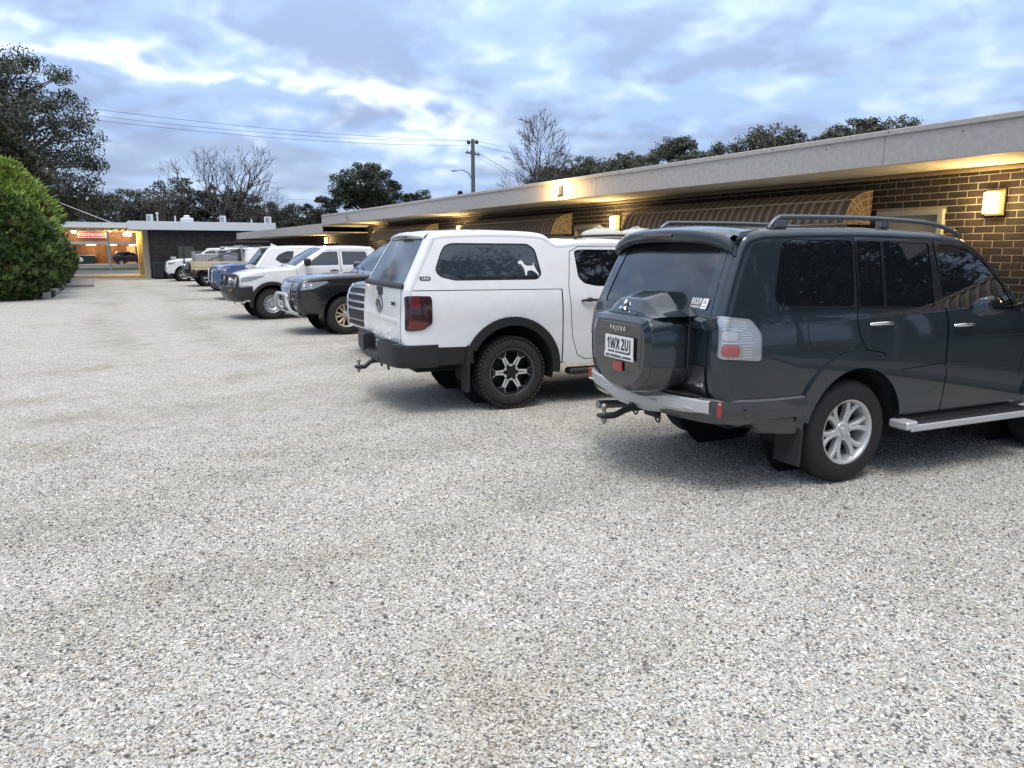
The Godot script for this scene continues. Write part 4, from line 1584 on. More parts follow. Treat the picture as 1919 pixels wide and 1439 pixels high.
func build_plants() -> void:
	var dk := Color(0.045, 0.085, 0.022)
	var tip := Color(0.17, 0.25, 0.06)
	conifer("hedge_conifer", "big dark green conifer at the near end of the hedge, drooping over the gravel", Vector3(-3.05, 0, -31.6), 3.55, 1.75, dk, tip, 1, 5600, 0.24, 0.45, "hedge conifers beside the yard")
	conifer("hedge_conifer", "second hedge conifer, just behind the big drooping one", Vector3(-2.55, 0, -35.0), 3.15, 1.45, dk, tip, 2, 3600, 0.20, 0.45, "hedge conifers beside the yard")
	conifer("hedge_conifer", "middle hedge conifer with olive-tipped rounded top", Vector3(-2.25, 0, -38.4), 2.95, 1.35, dk, tip, 3, 3000, 0.20, 0.5, "hedge conifers beside the yard")
	conifer("hedge_conifer", "hedge conifer next to the concrete slab", Vector3(-2.2, 0, -42.4), 2.7, 1.25, dk, tip, 4, 2400, 0.21, 0.5, "hedge conifers beside the yard")
	conifer("hedge_conifer", "last and smallest hedge conifer by the entry", Vector3(-2.1, 0, -47.2), 2.5, 1.2, dk, tip, 5, 2000, 0.22, 0.5, "hedge conifers beside the yard")
	conifer("lime_conifer", "bright lime green feathery conifer rising behind the dark hedge", Vector3(-2.85, 0, -39.6), 5.25, 1.5, Color(0.28, 0.39, 0.075), Color(0.46, 0.58, 0.15), 6, 4600, 0.36, 0.8, "", 0.55)
	conifer("brown_conifer", "dull brown-green conifer behind the lime one", Vector3(-4.3, 0, -44.5), 8.0, 2.6, Color(0.055, 0.06, 0.034), Color(0.10, 0.09, 0.055), 7, 4600, 0.36, 0.7, "", 0.45)
	# big gum on the left
	gum("gum_tree", "tall spreading gum tree with open dark crown behind the hedge", Vector3(-4.6, 0, -62.0), 16.0, Vector3(5.6, 6.6, 4.5), Vector3(0.4, 9.0, 0), 135, 190, 0.24, Color(0.075, 0.085, 0.055), 21, "", 0.17)
	gum("gum_tree", "low bushy gum filling in beneath the tall gum's crown", Vector3(-2.6, 0, -66.0), 7.0, Vector3(4.2, 2.6, 3.0), Vector3(0.5, 4.6, 0), 70, 80, 0.28, Color(0.065, 0.075, 0.05), 22, "", 0.22)
	# dark belt behind the reception
	var rowx := [[3.2, -112.0, 9.4, 4.4], [8.6, -86.0, 9.0, 3.6], [12.0, -88.0, 8.6, 4.2], [15.6, -86.0, 7.6, 3.8], [19.2, -90.0, 7.0, 4.0], [-1.5, -116.0, 11.5, 4.8], [5.6, -90.0, 8.2, 3.0], [22.5, -92.0, 6.6, 3.4]]
	var word := ["dusky bushy tree seen over the shop roof", "dark rounded tree behind the first roof air-conditioner", "dark bushy tree at the foot of the big bare tree", "dark bushy tree between the bare tree and the motel wing", "low dark tree where the far wing's eaves begin", "tall dusky tree behind the shop and the hedge", "dark tree behind the capped flue", "low dusky tree showing between the wing and the round-headed gum"]
	for i in rowx.size():
		var e: Array = rowx[i]
		gum("belt_tree", word[i], Vector3(e[0], 0, e[1]), e[2], Vector3(e[3], e[2] * 0.42, 3.0), Vector3(0, e[2] * 0.6, 0), 60, 90, 0.34, Color(0.062, 0.068, 0.052), 31 + i, "dark trees behind the reception block", 0.24)
	bare_tree("large bare many-branched tree behind the reception block", Vector3(11.0, 0, -76.0), 13.2, 0.85, 41, Color(0.075, 0.065, 0.06))
	bare_tree("smaller bare tree left of the large bare one", Vector3(6.3, 0, -84.0), 9.4, 0.60, 42, Color(0.13, 0.11, 0.095), 5)
	bare_tree("pale thin bare tree near the start of the motel roof", Vector3(17.0, 0, -86.0), 8.2, 0.6, 43, Color(0.15, 0.12, 0.09), 5)
	bare_tree("tall bare tree with upright twigs beyond the flood lamp", Vector3(34.0, 0, -56.4), 11.9, 0.62, 44, Color(0.085, 0.07, 0.06), 5, "", true)
	# gums behind the motel roof
	gum("round_gum", "dense round-headed dark gum tree behind the end of the motel roof", Vector3(23.0, 0, -70.0), 10.0, Vector3(3.5, 3.3, 3.0), Vector3(0.1, 6.7, 0), 130, 120, 0.26, Color(0.055, 0.066, 0.042), 51, "", 0.20)
	gum("round_gum", "small gum beside the dense round-headed one", Vector3(30.2, 0, -75.0), 8.3, Vector3(2.3, 1.8, 2.0), Vector3(0, 6.3, 0), 55, 90, 0.26, Color(0.055, 0.066, 0.042), 52, "", 0.22)
	gum("round_gum", "low dark gum left of the dense round-headed one", Vector3(18.8, 0, -70.0), 6.3, Vector3(2.0, 1.8, 1.8), Vector3(0, 4.6, 0), 45, 80, 0.26, Color(0.055, 0.064, 0.042), 53, "", 0.24)
	conifer("pencil_pine", "thin dark pencil pine tip above the motel roof", Vector3(35.0, 0, -74.5), 7.6, 0.62, Color(0.03, 0.045, 0.03), Color(0.04, 0.06, 0.04), 54, 900, 0.3, 0.7)
	var rt := []
	rng.seed = 606
	var zz := -66.0
	while zz > -67.0 and zz < -25.5:
		var rr := rng.randf_range(1.1, 2.0) * (1.0 if zz < -33.0 else 0.7)
		var hh := lerpf(8.9, 7.8, clampf((zz + 60.0) / 33.0, 0.0, 1.0)) + rng.randf_range(-0.2, 0.6)
		if absf(zz + 46.4) < 1.2 or absf(zz + 37.0) < 1.3 or absf(zz + 29.5) < 0.9:
			hh += 1.0
		rt.append([zz, hh, rr, absf(zz + 46.4) < 1.2 or absf(zz + 37.0) < 1.3 or absf(zz + 29.5) < 0.9])
		zz += rr * 0.95
	for i in rt.size():
		var e: Array = rt[i]
		gum("skyline_gum", ("taller gum crown standing clear of its neighbours above the motel roof" if e[3] else "low gum crown peeping just above the motel roof"), Vector3(40.0, 0, e[0]), e[1], Vector3(e[2], e[2] * 0.95, e[2]), Vector3(0, e[1] - e[2] * 0.45, 0), 30, 55, 0.22, Color(0.11, 0.115, 0.085), 61 + i, "gum crowns above the motel roof", 0.34)
	# trees across the yard and behind the camera, seen mirrored in the windows and paint
	var rf := [[-19.0, -9.0, 10.0], [-21.0, -2.0, 11.5], [-17.0, 4.0, 9.0], [-3.0, 15.0, 12.5], [3.5, 12.5, 13.0], [9.5, 11.5, 13.5], [15.5, 10.5, 13.5], [21.5, 12.0, 13.0]]
	for i in rf.size():
		var e: Array = rf[i]
		gum("yard_gum", "leafy gum outside the view, mirrored in the parked cars' glass", Vector3(e[0], 0, e[1]), e[2], Vector3(4.2, e[2] * 0.42, 3.6), Vector3(0, e[2] * 0.58, 0), 110, 80, 0.30, Color(0.045, 0.055, 0.032), 81 + i, "gums across the yard", 0.22)


# ---------------------------------------------------------------- vehicles
# A vehicle's own frame: l forward from the rear axle, y up, z to its right.
class Car:
	var chain := PackedVector2Array()
	var nrm := PackedVector2Array()
	var s := PackedFloat32Array()
	var marks := {}
	var bins := {}
	var w := []
	var r := 0.07
	var crown := 0.02
	var plan := [-0.9, 0.25, 2.6, 0.12]
	var bottom := []
	var arches := []
	var cell := 0.06

	func set_chain(pts: Array, k := 4) -> void:
		for i in pts.size() - 1:
			var a := Vector2(pts[maxi(i - 1, 0)][0], pts[maxi(i - 1, 0)][1])
			var b := Vector2(pts[i][0], pts[i][1])
			var c := Vector2(pts[i + 1][0], pts[i + 1][1])
			var d := Vector2(pts[mini(i + 2, pts.size() - 1)][0], pts[mini(i + 2, pts.size() - 1)][1])
			var len := b.distance_to(c)
			var ta := (c - a).normalized() * minf(len, maxf(b.distance_to(a), 0.001)) if i > 0 else (c - b)
			var tb := (d - b).normalized() * minf(len, maxf(c.distance_to(d), 0.001)) if i < pts.size() - 2 else (c - b)
			for j in k:
				var t := float(j) / k
				var h := t * t * (3.0 - 2.0 * t)
				chain.append(b * (1.0 - h) + c * h + ta * (t * t * t - 2.0 * t * t + t) + tb * (t * t * t - t * t))
				if j == 0 and pts[i].size() > 2:
					marks[pts[i][2]] = chain.size() - 1
		chain.append(Vector2(pts[-1][0], pts[-1][1]))
		if pts[-1].size() > 2:
			marks[pts[-1][2]] = chain.size() - 1
		var at := 0.0
		for i in chain.size():
			if i > 0:
				at += chain[i].distance_to(chain[i - 1])
			s.append(at)
			var d := (chain[mini(i + 1, chain.size() - 1)] - chain[maxi(i - 1, 0)]).normalized()
			nrm.append(Vector2(-d.y, d.x))
		for m in marks:
			marks[m] = s[marks[m]]
		for i in chain.size() - 1:
			var lo := int(floor((minf(chain[i].x, chain[i + 1].x) - r) / 0.2))
			var hi := int(floor((maxf(chain[i].x, chain[i + 1].x) + r) / 0.2))
			for b in range(lo, hi + 1):
				if not bins.has(b):
					bins[b] = []
				bins[b].append(i)

	func wid(l: float, y: float) -> float:
		var o: float = w[-1][1]
		if y <= w[0][0]:
			o = w[0][1]
		else:
			for i in w.size() - 1:
				if y < w[i + 1][0]:
					var t: float = (y - w[i][0]) / (w[i + 1][0] - w[i][0])
					var h: float = w[i + 1][0] - w[i][0]
					var m0: float = (w[i + 1][1] - w[maxi(i - 1, 0)][1]) / (w[i + 1][0] - w[maxi(i - 1, 0)][0])
					var j := mini(i + 2, w.size() - 1)
					var m1: float = (w[j][1] - w[i][1]) / (w[j][0] - w[i][0])
					var t2 := t * t
					var t3 := t2 * t
					o = w[i][1] * (2.0 * t3 - 3.0 * t2 + 1.0) + m0 * h * (t3 - 2.0 * t2 + t) + w[i + 1][1] * (3.0 * t2 - 2.0 * t3) + m1 * h * (t3 - t2)
					break
		var back := maxf(0.0, plan[0] - l)
		var fore := maxf(0.0, l - plan[2])
		return o - plan[1] * back * back - plan[3] * fore * fore * fore

	func side(p: Vector2, sg: float, off := 0.0) -> Vector3:
		var d := r
		for i in bins.get(int(floor(p.x / 0.2)), []):
			var a := chain[i]
			var b := chain[i + 1]
			if absf(p.y - (a.y + b.y) * 0.5) < r + absf(a.y - b.y):
				d = minf(d, p.distance_to(Geometry2D.get_closest_point_to_segment(p, a, b)))
		var k := r - sqrt(maxf(0.0, r * r - (r - d) * (r - d)))
		return Vector3(p.x, p.y, sg * (wid(p.x, p.y) - k + off))

	func at(sv: float) -> Array:
		sv = clampf(sv, 0.0, s[-1])
		var i := s.bsearch(sv)
		i = clampi(i, 1, s.size() - 1)
		var t := (sv - s[i - 1]) / maxf(1e-6, s[i] - s[i - 1])
		return [chain[i - 1].lerp(chain[i], t), nrm[i - 1].lerp(nrm[i], t).normalized()]

	# q = (distance along the chain, share of the half width)
	func skin(q: Vector2, off := 0.0) -> Vector3:
		var e := at(q.x)
		var p: Vector2 = e[0]
		var b: Vector2 = e[1] * (crown * (1.0 - q.y * q.y) + off)
		return Vector3(p.x + b.x, p.y + b.y, q.y * (wid(p.x, p.y) - r))

	func outline() -> PackedVector2Array:
		var o := chain.duplicate()
		for b in bottom:
			o.append(Vector2(b[0], b[1]))
		return o

	# the flat of the side, inside the rounded edge
	func inner() -> PackedVector2Array:
		var o := PackedVector2Array()
		for i in chain.size():
			o.append(chain[i] - nrm[i] * r)
		for b in bottom:
			o.append(Vector2(b[0], b[1]))
		return o

	# the rounded edge between side and skin
	func edge(mb: MB, sg: float) -> void:
		var k := 6
		var pts := []
		var nn := []
		for i in chain.size():
			var a := []
			var b := []
			for j in k + 1:
				var f := PI * 0.5 * j / k
				var p := chain[i] - nrm[i] * (r * (1.0 - cos(f)))
				a.append(Vector3(p.x, p.y, sg * (wid(p.x, p.y) - r + r * sin(f))))
				b.append(Vector3(nrm[i].x * cos(f), nrm[i].y * cos(f), sg * sin(f)))
			pts.append(a)
			nn.append(b)
		for i in chain.size() - 1:
			for j in k:
				mb.tri(pts[i][j], pts[i][j + 1], pts[i + 1][j + 1], nn[i][j], nn[i][j + 1], nn[i + 1][j + 1])
				mb.tri(pts[i][j], pts[i + 1][j + 1], pts[i + 1][j], nn[i][j], nn[i + 1][j + 1], nn[i + 1][j])

	func span(a: String, b: String, u := 1.0) -> PackedVector2Array:
		var o := PackedVector2Array()
		o.append(Vector2(marks[a] if a else 0.0, -u))
		o.append(Vector2(marks[b] if b else s[-1], -u))
		o.append(Vector2(marks[b] if b else s[-1], u))
		o.append(Vector2(marks[a] if a else 0.0, u))
		return o


func grow(p: PackedVector2Array, d: float) -> PackedVector2Array:
	var r := Geometry2D.offset_polygon(p, d)
	return r[0] if r.size() else p


# body shell with doors, side windows and windows in the skin
# doors: [outline, handle place or null, windows: [outline...]]; glass: quarter windows outside the doors; skin_glass: [name, polygon in skin space]
func shell(c: Car, root: Node3D, pm: Material, doors: Array, glass: Array, skin_glass: Array, zone: PackedVector2Array, frame_m: Material, opt := {}) -> MeshInstance3D:
	var cell := Vector2(c.cell, c.cell)
	var line := c.outline()
	if Geometry2D.is_polygon_clockwise(line):
		line.reverse()
	var holes := []
	for a in c.arches:
		holes.append(circle(Vector2(a[0], a[1]), a[2], 48))
	var under := holes.duplicate()
	for e in opt.get("side_holes", []):
		holes.append(e)
	for g in glass:
		holes.append(g)
		under.append(g)
	for d in doors:
		holes.append(grow(d[0], 0.004))
		for g in d[2]:
			under.append(g)
	var body := MB.new()
	for sg in [1.0, -1.0]:
		var flatp := c.inner()
		if Geometry2D.is_polygon_clockwise(flatp):
			flatp.reverse()
		body.panel(flatp, holes, cell, func(p): return c.side(p, sg), sg)
		c.edge(body, sg)
	var sh := []
	for e in skin_glass:
		sh.append(e[1])
	for e in opt.get("skin_holes", []):
		sh.append(e)
	body.panel(c.span("", ""), sh, Vector2(c.cell, 0.1), func(q): return c.skin(q), -1.0)
	var bo := obj("body", body, pm, root)
	var lin := MB.new()
	for sg in [1.0, -1.0]:
		lin.panel(grow(line, -0.02), under, cell * 2.0, func(p): return c.side(p, sg, -0.02), sg)
	for a in c.arches:
		for sg in [1.0, -1.0]:
			var z0 := 0.5
			var z1: float = c.wid(a[0], a[1] + a[2]) - 0.012
			lin.lathe([[a[2] + 0.002, z0 * sg], [a[2] + 0.002, z1 * sg]], 28, Transform3D(Basis(), Vector3(a[0], a[1], 0)), 0.7, -0.25, PI + 0.25, -sg)
			lin.panel(circle(Vector2(a[0], a[1]), a[2] + 0.01, 24), [], Vector2(0.3, 0.3), func(p): return Vector3(p.x, p.y, z0 * sg), sg)
	var lo: float = c.bottom[-1][0] + 0.1
	var hi: float = c.bottom[0][0] - 0.1
	lin.box(Vector3((lo + hi) * 0.5, 0.46, 0), Vector3(hi - lo, 0.16, 0.98), 0.02)
	obj("underbody", lin, M.underside, root)
	for d in doors:
		for sg in [1.0, -1.0]:
			var whole: PackedVector2Array = grow(d[0], -0.004)
			var dm := MB.new()
			var low := [whole]
			var top := []
			if zone.size():
				low = Geometry2D.clip_polygons(whole, zone)
				top = Geometry2D.intersect_polygons(whole, zone)
			for e in low:
				var hs: Array = d[2] + under.slice(0, c.arches.size())
				dm.panel(e, hs, cell, func(p): return c.side(p, sg, 0.001), sg)
			var door := obj("door", dm, pm, root)
			if top:
				var fm := MB.new()
				for e in top:
					fm.panel(e, d[2], cell, func(p): return c.side(p, sg, 0.0), sg)
				obj("window_frame", fm, frame_m, door)
			for g in d[2]:
				var gm := MB.new()
				gm.panel(grow(g, 0.004), [], cell, func(p): return c.side(p, sg, -0.007), sg)
				obj("window", gm, opt.get("glass", M.glass), door)
			if d[1] != null:
				handle(c, d[1], sg, opt.get("handle", pm), door)
	for g in glass:
		for sg in [1.0, -1.0]:
			var gm := MB.new()
			gm.panel(grow(g, 0.004), [], cell, func(p): return c.side(p, sg, -0.006), sg)
			obj("window", gm, opt.get("glass", M.glass), root)
	for e in skin_glass:
		var gm := MB.new()
		gm.panel(grow(e[1], 0.004), [], Vector2(c.cell, 0.1), func(q): return c.skin(q, -0.006), -1.0)
		obj(e[0], gm, opt.get("screen", M.glass), root)
	return bo


func handle(c: Car, p: Vector2, sg: float, m: Material, parent: Node) -> void:
	var o := c.side(p, sg)
	var cup := MB.new()
	cup.ellipsoid(o + Vector3(0, 0.0, 0.0), Vector3(0.05, 0.032, 0.004), Basis(), 14, 6)
	var hm := MB.new()
	hm.tube([o + Vector3(-0.11, 0.0, sg * 0.006), o + Vector3(-0.08, 0.004, sg * 0.032), o + Vector3(0.0, 0.006, sg * 0.038), o + Vector3(0.08, 0.004, sg * 0.032), o + Vector3(0.11, 0.0, sg * 0.006)], [0.011, 0.014, 0.015, 0.014, 0.011], 8)
	var h := obj("handle", hm, m, parent)
	obj("handle_recess", cup, M.black_plastic, h)


# a strip on the vehicle's side, raised by off, with its edges turned in
func strip(c: Car, p: PackedVector2Array, holes: Array, off: float, called: String, m: Material, parent: Node, sides := [1.0, -1.0]) -> void:
	for sg in sides:
		var mb := MB.new()
		mb.panel(p, holes, Vector2(c.cell, c.cell), func(q): return c.side(q, sg, off), sg)
		for ring in [p] + holes:
			var cw := Geometry2D.is_polygon_clockwise(ring)
			for i in ring.size():
				var a: Vector2 = ring[i]
				var b: Vector2 = ring[(i + 1) % ring.size()]
				var o2 := Vector2(b.y - a.y, a.x - b.x) * (-1.0 if cw else 1.0)
				if ring != p:
					if not Geometry2D.is_point_in_polygon((a + b) * 0.5, p):
						continue
					o2 = -o2
				mb.quad(c.side(a, sg, off), c.side(b, sg, off), c.side(b, sg, -0.03), c.side(a, sg, -0.03), Vector3(o2.x, o2.y, 0))
		obj(called, mb, m, parent)


func ring_sector(cx: float, cy: float, r0: float, r1: float, a0: float, a1: float, k := 24) -> PackedVector2Array:
	var p := PackedVector2Array()
	for i in k + 1:
		var a := deg_to_rad(lerpf(a0, a1, float(i) / k))
		p.append(Vector2(cx + cos(a) * r1, cy + sin(a) * r1))
	for i in k + 1:
		var a := deg_to_rad(lerpf(a1, a0, float(i) / k))
		p.append(Vector2(cx + cos(a) * r0, cy + sin(a) * r0))
	return p


# wheel meshes: [tyre, rim, details]; the outer face looks along +z
func wheel_set(style: String, R: float, width: float, rim: float, face_m: Material, blocks := false) -> Array:
	var h := width * 0.5
	var ty := MB.new()
	var pr := [[rim - 0.012, -h + 0.02], [rim + 0.012, -h], [R - 0.07, -h - 0.006], [R - 0.025, -h + 0.012], [R - 0.004, -h + 0.045]]
	if not blocks:
		for g in [-0.45, 0.0, 0.45]:
			pr += [[R, g * h - 0.008], [R - 0.009, g * h - 0.005], [R - 0.009, g * h + 0.005], [R, g * h + 0.008]]
	else:
		pr += [[R - 0.010, -h + 0.05], [R - 0.010, h - 0.05]]
	pr += [[R - 0.004, h - 0.045], [R - 0.025, h - 0.012], [R - 0.07, h + 0.006], [rim + 0.03, h + 0.001], [rim + 0.012, h - 0.004], [rim - 0.006, h - 0.02]]
	ty.lathe(pr, 56, Transform3D(), 0.6)
	if blocks:
		for k in 52:
			var a := TAU * k / 52
			for row in [[-0.83, 0.0], [-0.32, 0.5], [0.32, 0.0], [0.83, 0.5]]:
				var t: float = a + row[1] * TAU / 52
				var bs := Basis(Vector3(0, 0, 1), t)
				ty.box(bs * Vector3(R - 0.008 - (0.006 if absf(row[0]) > 0.5 else 0.0), 0, row[0] * h), Vector3(0.02, R * TAU / 52 * 0.68, h * 0.44), 0.003, bs * Basis(Vector3(1, 0, 0), 0.3 * signf(row[0])))
	var rm := MB.new()
	var zf := h - 0.012
	rm.lathe([[rim - 0.02, -h + 0.01], [rim - 0.025, zf - 0.05], [rim - 0.012, zf - 0.012], [rim - 0.006, zf], [rim + 0.008, zf + 0.004], [rim + 0.011, zf - 0.006]], 56, Transform3D(), 0.5, 0.0, TAU, -1.0)
	var de := MB.new()
	# brake disc and dark well behind the spokes
	de.lathe([[rim - 0.024, zf - 0.13], [0.02, zf - 0.13]], 32, Transform3D(), 0.5, 0.0, TAU, -1.0)
	de.lathe([[rim * 0.72, zf - 0.125], [rim * 0.72, zf - 0.105], [0.05, zf - 0.10]], 32, Transform3D())
	var nut := MB.new()
	var lugs := 6
	if style == "twin" or style == "multi":
		var pairs := 6
		for k in pairs:
			for e in [-1.0, 1.0]:
				var mid := []
				var a0: float = TAU * k / pairs + e * 0.16
				for i in 7:
					var t := i / 6.0
					var rr := lerpf(0.052, rim - 0.012, t)
					var an: float = a0 + e * (0.02 + 0.06 * t - 0.10 * sin(t * PI) * (1.0 if style == "twin" else 0.2))
					mid.append([Vector2(cos(an), sin(an)) * rr, lerpf(0.028, 0.026, t) + 0.008 * t * t])
				for i in 6:
					var a: Vector2 = mid[i][0]
					var b: Vector2 = mid[i + 1][0]
					var d := (b - a).normalized()
					var q := Vector2(-d.y, d.x)
					var za := zf - 0.012 - 0.028 * (1.0 - absf(i / 6.0 - 0.2))
					var zb := zf - 0.012 - 0.028 * (1.0 - absf((i + 1) / 6.0 - 0.2))
					var wa: float = mid[i][1] * 0.62
					var wb: float = mid[i + 1][1] * 0.62
					var pa := [Vector3(a.x - q.x * wa, a.y - q.y * wa, za - 0.008), Vector3(a.x - q.x * wa * 0.45, a.y - q.y * wa * 0.45, za), Vector3(a.x + q.x * wa * 0.45, a.y + q.y * wa * 0.45, za), Vector3(a.x + q.x * wa, a.y + q.y * wa, za - 0.008)]
					var pb := [Vector3(b.x - q.x * wb, b.y - q.y * wb, zb - 0.008), Vector3(b.x - q.x * wb * 0.45, b.y - q.y * wb * 0.45, zb), Vector3(b.x + q.x * wb * 0.45, b.y + q.y * wb * 0.45, zb), Vector3(b.x + q.x * wb, b.y + q.y * wb, zb - 0.008)]
					for j in 3:
						rm.quad(pa[j], pb[j], pb[j + 1], pa[j + 1], Vector3(0, 0, 1) + Vector3(q.x, q.y, 0) * (j - 1))
					var dn := Vector3(0, 0, -0.04)
					rm.quad(pa[0], pb[0], pb[0] + dn, pa[0] + dn, Vector3(-q.x, -q.y, 0))
					rm.quad(pa[3], pb[3], pb[3] + dn, pa[3] + dn, Vector3(q.x, q.y, 0))
		rm.lathe([[0.075, zf - 0.07], [0.072, zf - 0.038], [0.06, zf - 0.03], [0.034, zf - 0.03], [0.032, zf - 0.018], [0.012, zf - 0.014], [0.001, zf - 0.014]], 30, Transform3D(), 0.6)
	elif style == "loop":
		var face := MB.new()
		var hs := []
		for k in 6:
			var a := TAU * k / 6 + 0.12
			var p := PackedVector2Array()
			for e in [[0.082, -0.20], [0.082, 0.20], [0.172, 0.40], [0.208, 0.30], [0.213, 0.0], [0.208, -0.30], [0.172, -0.40]]:
				p.append(Vector2(cos(a + e[1]), sin(a + e[1])) * e[0] * rim / 0.229)
			hs.append(p)
		face.panel(circle(Vector2.ZERO, rim - 0.012, 48), hs, Vector2(0.04, 0.04), func(p): return Vector3(p.x, p.y, zf - 0.035 + p.length() * 0.10), 1.0)
		for p in hs:
			for i in p.size():
				var a: Vector2 = p[i]
				var b: Vector2 = p[(i + 1) % p.size()]
				face.quad(Vector3(a.x, a.y, zf - 0.035 + a.length() * 0.10), Vector3(b.x, b.y, zf - 0.035 + b.length() * 0.10), Vector3(b.x, b.y, zf - 0.07), Vector3(a.x, a.y, zf - 0.07), -Vector3(a.x + b.x, a.y + b.y, 0) + Vector3(0, 0, 0.01))
				if i < 1 or i > 5 or i == 1 or i == 5:
					if i == 2 or i == 4:
						continue
			# machined bright edge round three sides of each opening
			for i in [6, 0, 1]:
				var a: Vector2 = p[i]
				var b: Vector2 = p[(i + 1) % p.size()]
				var d := (b - a).normalized()
				var q := Vector2(d.y, -d.x) * 0.022
				if q.dot((p[0] + p[2] + p[4]) / 3.0 - a) > 0.0:
					q = -q
				var up := 0.003
				rm.quad(Vector3(a.x, a.y, zf - 0.035 + a.length() * 0.10 + up), Vector3(b.x, b.y, zf - 0.035 + b.length() * 0.10 + up), Vector3(b.x + q.x, b.y + q.y, zf - 0.035 + b.length() * 0.10 + up), Vector3(a.x + q.x, a.y + q.y, zf - 0.035 + a.length() * 0.10 + up), Vector3(0, 0, 1))
			for i in [2, 5]:
				var a: Vector2 = p[i]
				var b: Vector2 = p[(i + 1) % p.size()]
				var q := (a + b).normalized() * 0.006
				rm.quad(Vector3(a.x, a.y, zf - 0.035 + a.length() * 0.10 + 0.003), Vector3(b.x, b.y, zf - 0.035 + b.length() * 0.10 + 0.003), Vector3(b.x + q.x, b.y + q.y, zf - 0.033 + b.length() * 0.10), Vector3(a.x + q.x, a.y + q.y, zf - 0.033 + a.length() * 0.10), Vector3(0, 0, 1))
		face.lathe([[0.05, zf - 0.05], [0.045, zf - 0.012], [0.03, zf - 0.008], [0.001, zf - 0.008]], 24, Transform3D())
		de.v.append_array(face.v)
		de.n.append_array(face.n)
	elif style == "steel":
		var hs := []
		for k in 14:
			var a := TAU * k / 14
			hs.append(rounded(PackedVector2Array([Vector2(cos(a - 0.11), sin(a - 0.11)) * rim * 0.74, Vector2(cos(a + 0.11), sin(a + 0.11)) * rim * 0.74, Vector2(cos(a + 0.12), sin(a + 0.12)) * rim * 0.88, Vector2(cos(a - 0.12), sin(a - 0.12)) * rim * 0.88]), 0.01, 2))
		rm.panel(circle(Vector2.ZERO, rim - 0.02, 48), hs, Vector2(0.035, 0.035), func(p): return Vector3(p.x, p.y, zf - 0.035 - 0.035 * sin(clampf(p.length() / rim, 0.0, 1.0) * 5.2)), 1.0)
		rm.lathe([[0.062, zf - 0.06], [0.058, zf - 0.02], [0.03, zf - 0.012], [0.001, zf - 0.012]], 24, Transform3D())
	else:
		for k in 5:
			for e in [-0.17, 0.17]:
				var bs := Basis(Vector3(0, 0, 1), TAU * k / 5 + e)
				rm.box(bs * Vector3((rim + 0.04) * 0.5, 0, zf - 0.03), Vector3(rim - 0.06, 0.032, 0.03), 0.008, bs)
		rm.lathe([[0.07, zf - 0.06], [0.065, zf - 0.02], [0.03, zf - 0.012], [0.001, zf - 0.012]], 24, Transform3D())
		lugs = 5
	for k in lugs:
		var a := TAU * k / lugs + 0.3
		nut.lathe([[0.011, zf - 0.06], [0.011, zf - 0.018], [0.008, zf - 0.012], [0.0005, zf - 0.012]], 6, Transform3D(Basis(), Vector3(cos(a) * 0.057, sin(a) * 0.057, -0.006)))
	if style == "loop":
		# only the lip stays bright; the barrel is dark
		de.lathe([[rim - 0.02, -h + 0.01], [rim - 0.027, zf - 0.05], [rim - 0.015, zf - 0.012], [rim - 0.010, zf + 0.0015], [rim + 0.004, zf + 0.006]], 56, Transform3D(), 0.5, 0.0, TAU, -1.0)
	return [ty.mesh(M.tyre_at if blocks else M.tyre), rm.mesh(face_m), de.mesh(M.wheel_dark), nut.mesh(M.chrome)]


func wheels(root: Node3D, ws: Array, R: float, places: Array, out_z: float, width: float, spin := 0.0) -> void:
	for l in places:
		for sg in [1.0, -1.0]:
			var b := Basis(Vector3.UP, 0.0 if sg > 0 else PI) * Basis(Vector3(0, 0, 1), spin + l)
			var t := inst("wheel", ws[0], root, Transform3D(b, Vector3(l, R - 0.006, sg * (out_z - width * 0.5))))
			inst("rim", ws[1], t)
			inst("brake_disc", ws[2], t)
			inst("wheel_nuts", ws[3], t)


func mirror(c: Car, p: Vector2, m: Material, root: Node3D, size := Vector3(0.10, 0.17, 0.24)) -> void:
	for sg in [1.0, -1.0]:
		var o := c.side(p, sg)
		var mb := MB.new()
		var ctr := o + Vector3(0.02, 0.10, sg * (0.10 + size.z * 0.4))
		var rws := []
		for i in 11:
			var row := []
			for j in 25:
				var a := PI * i / 10.0
				var b := TAU * j / 24.0
				var dd := Vector3(cos(a), sin(a) * cos(b), sin(a) * sin(b))
				dd = Vector3(signf(dd.x) * pow(absf(dd.x), 0.7), signf(dd.y) * pow(absf(dd.y), 0.6), signf(dd.z) * pow(absf(dd.z), 0.6))
				row.append(ctr + Basis(Vector3.UP, sg * 0.12) * (dd * size * Vector3(0.55, 0.5, 0.5)))
			rws.append(row)
		mb.grid(rws, func(p): return p - ctr)
		var mo := obj("mirror", mb, m, root)
		var st := MB.new()
		st.tube([o + Vector3(0.02, 0.02, -sg * 0.03), o + Vector3(0.02, 0.06, sg * 0.12)], 0.022, 8)
		obj("mirror_arm", st, M.black_plastic, mo)
		var gm := MB.new()
		gm.ellipsoid(o + Vector3(0.02 - size.x * 0.52, 0.10, sg * (0.10 + size.z * 0.4)), Vector3(0.012, size.y * 0.44, size.z * 0.44), Basis(Vector3.UP, sg * 0.12), 16, 8)
		obj("mirror_glass", gm, M.mirror_glass, mo)


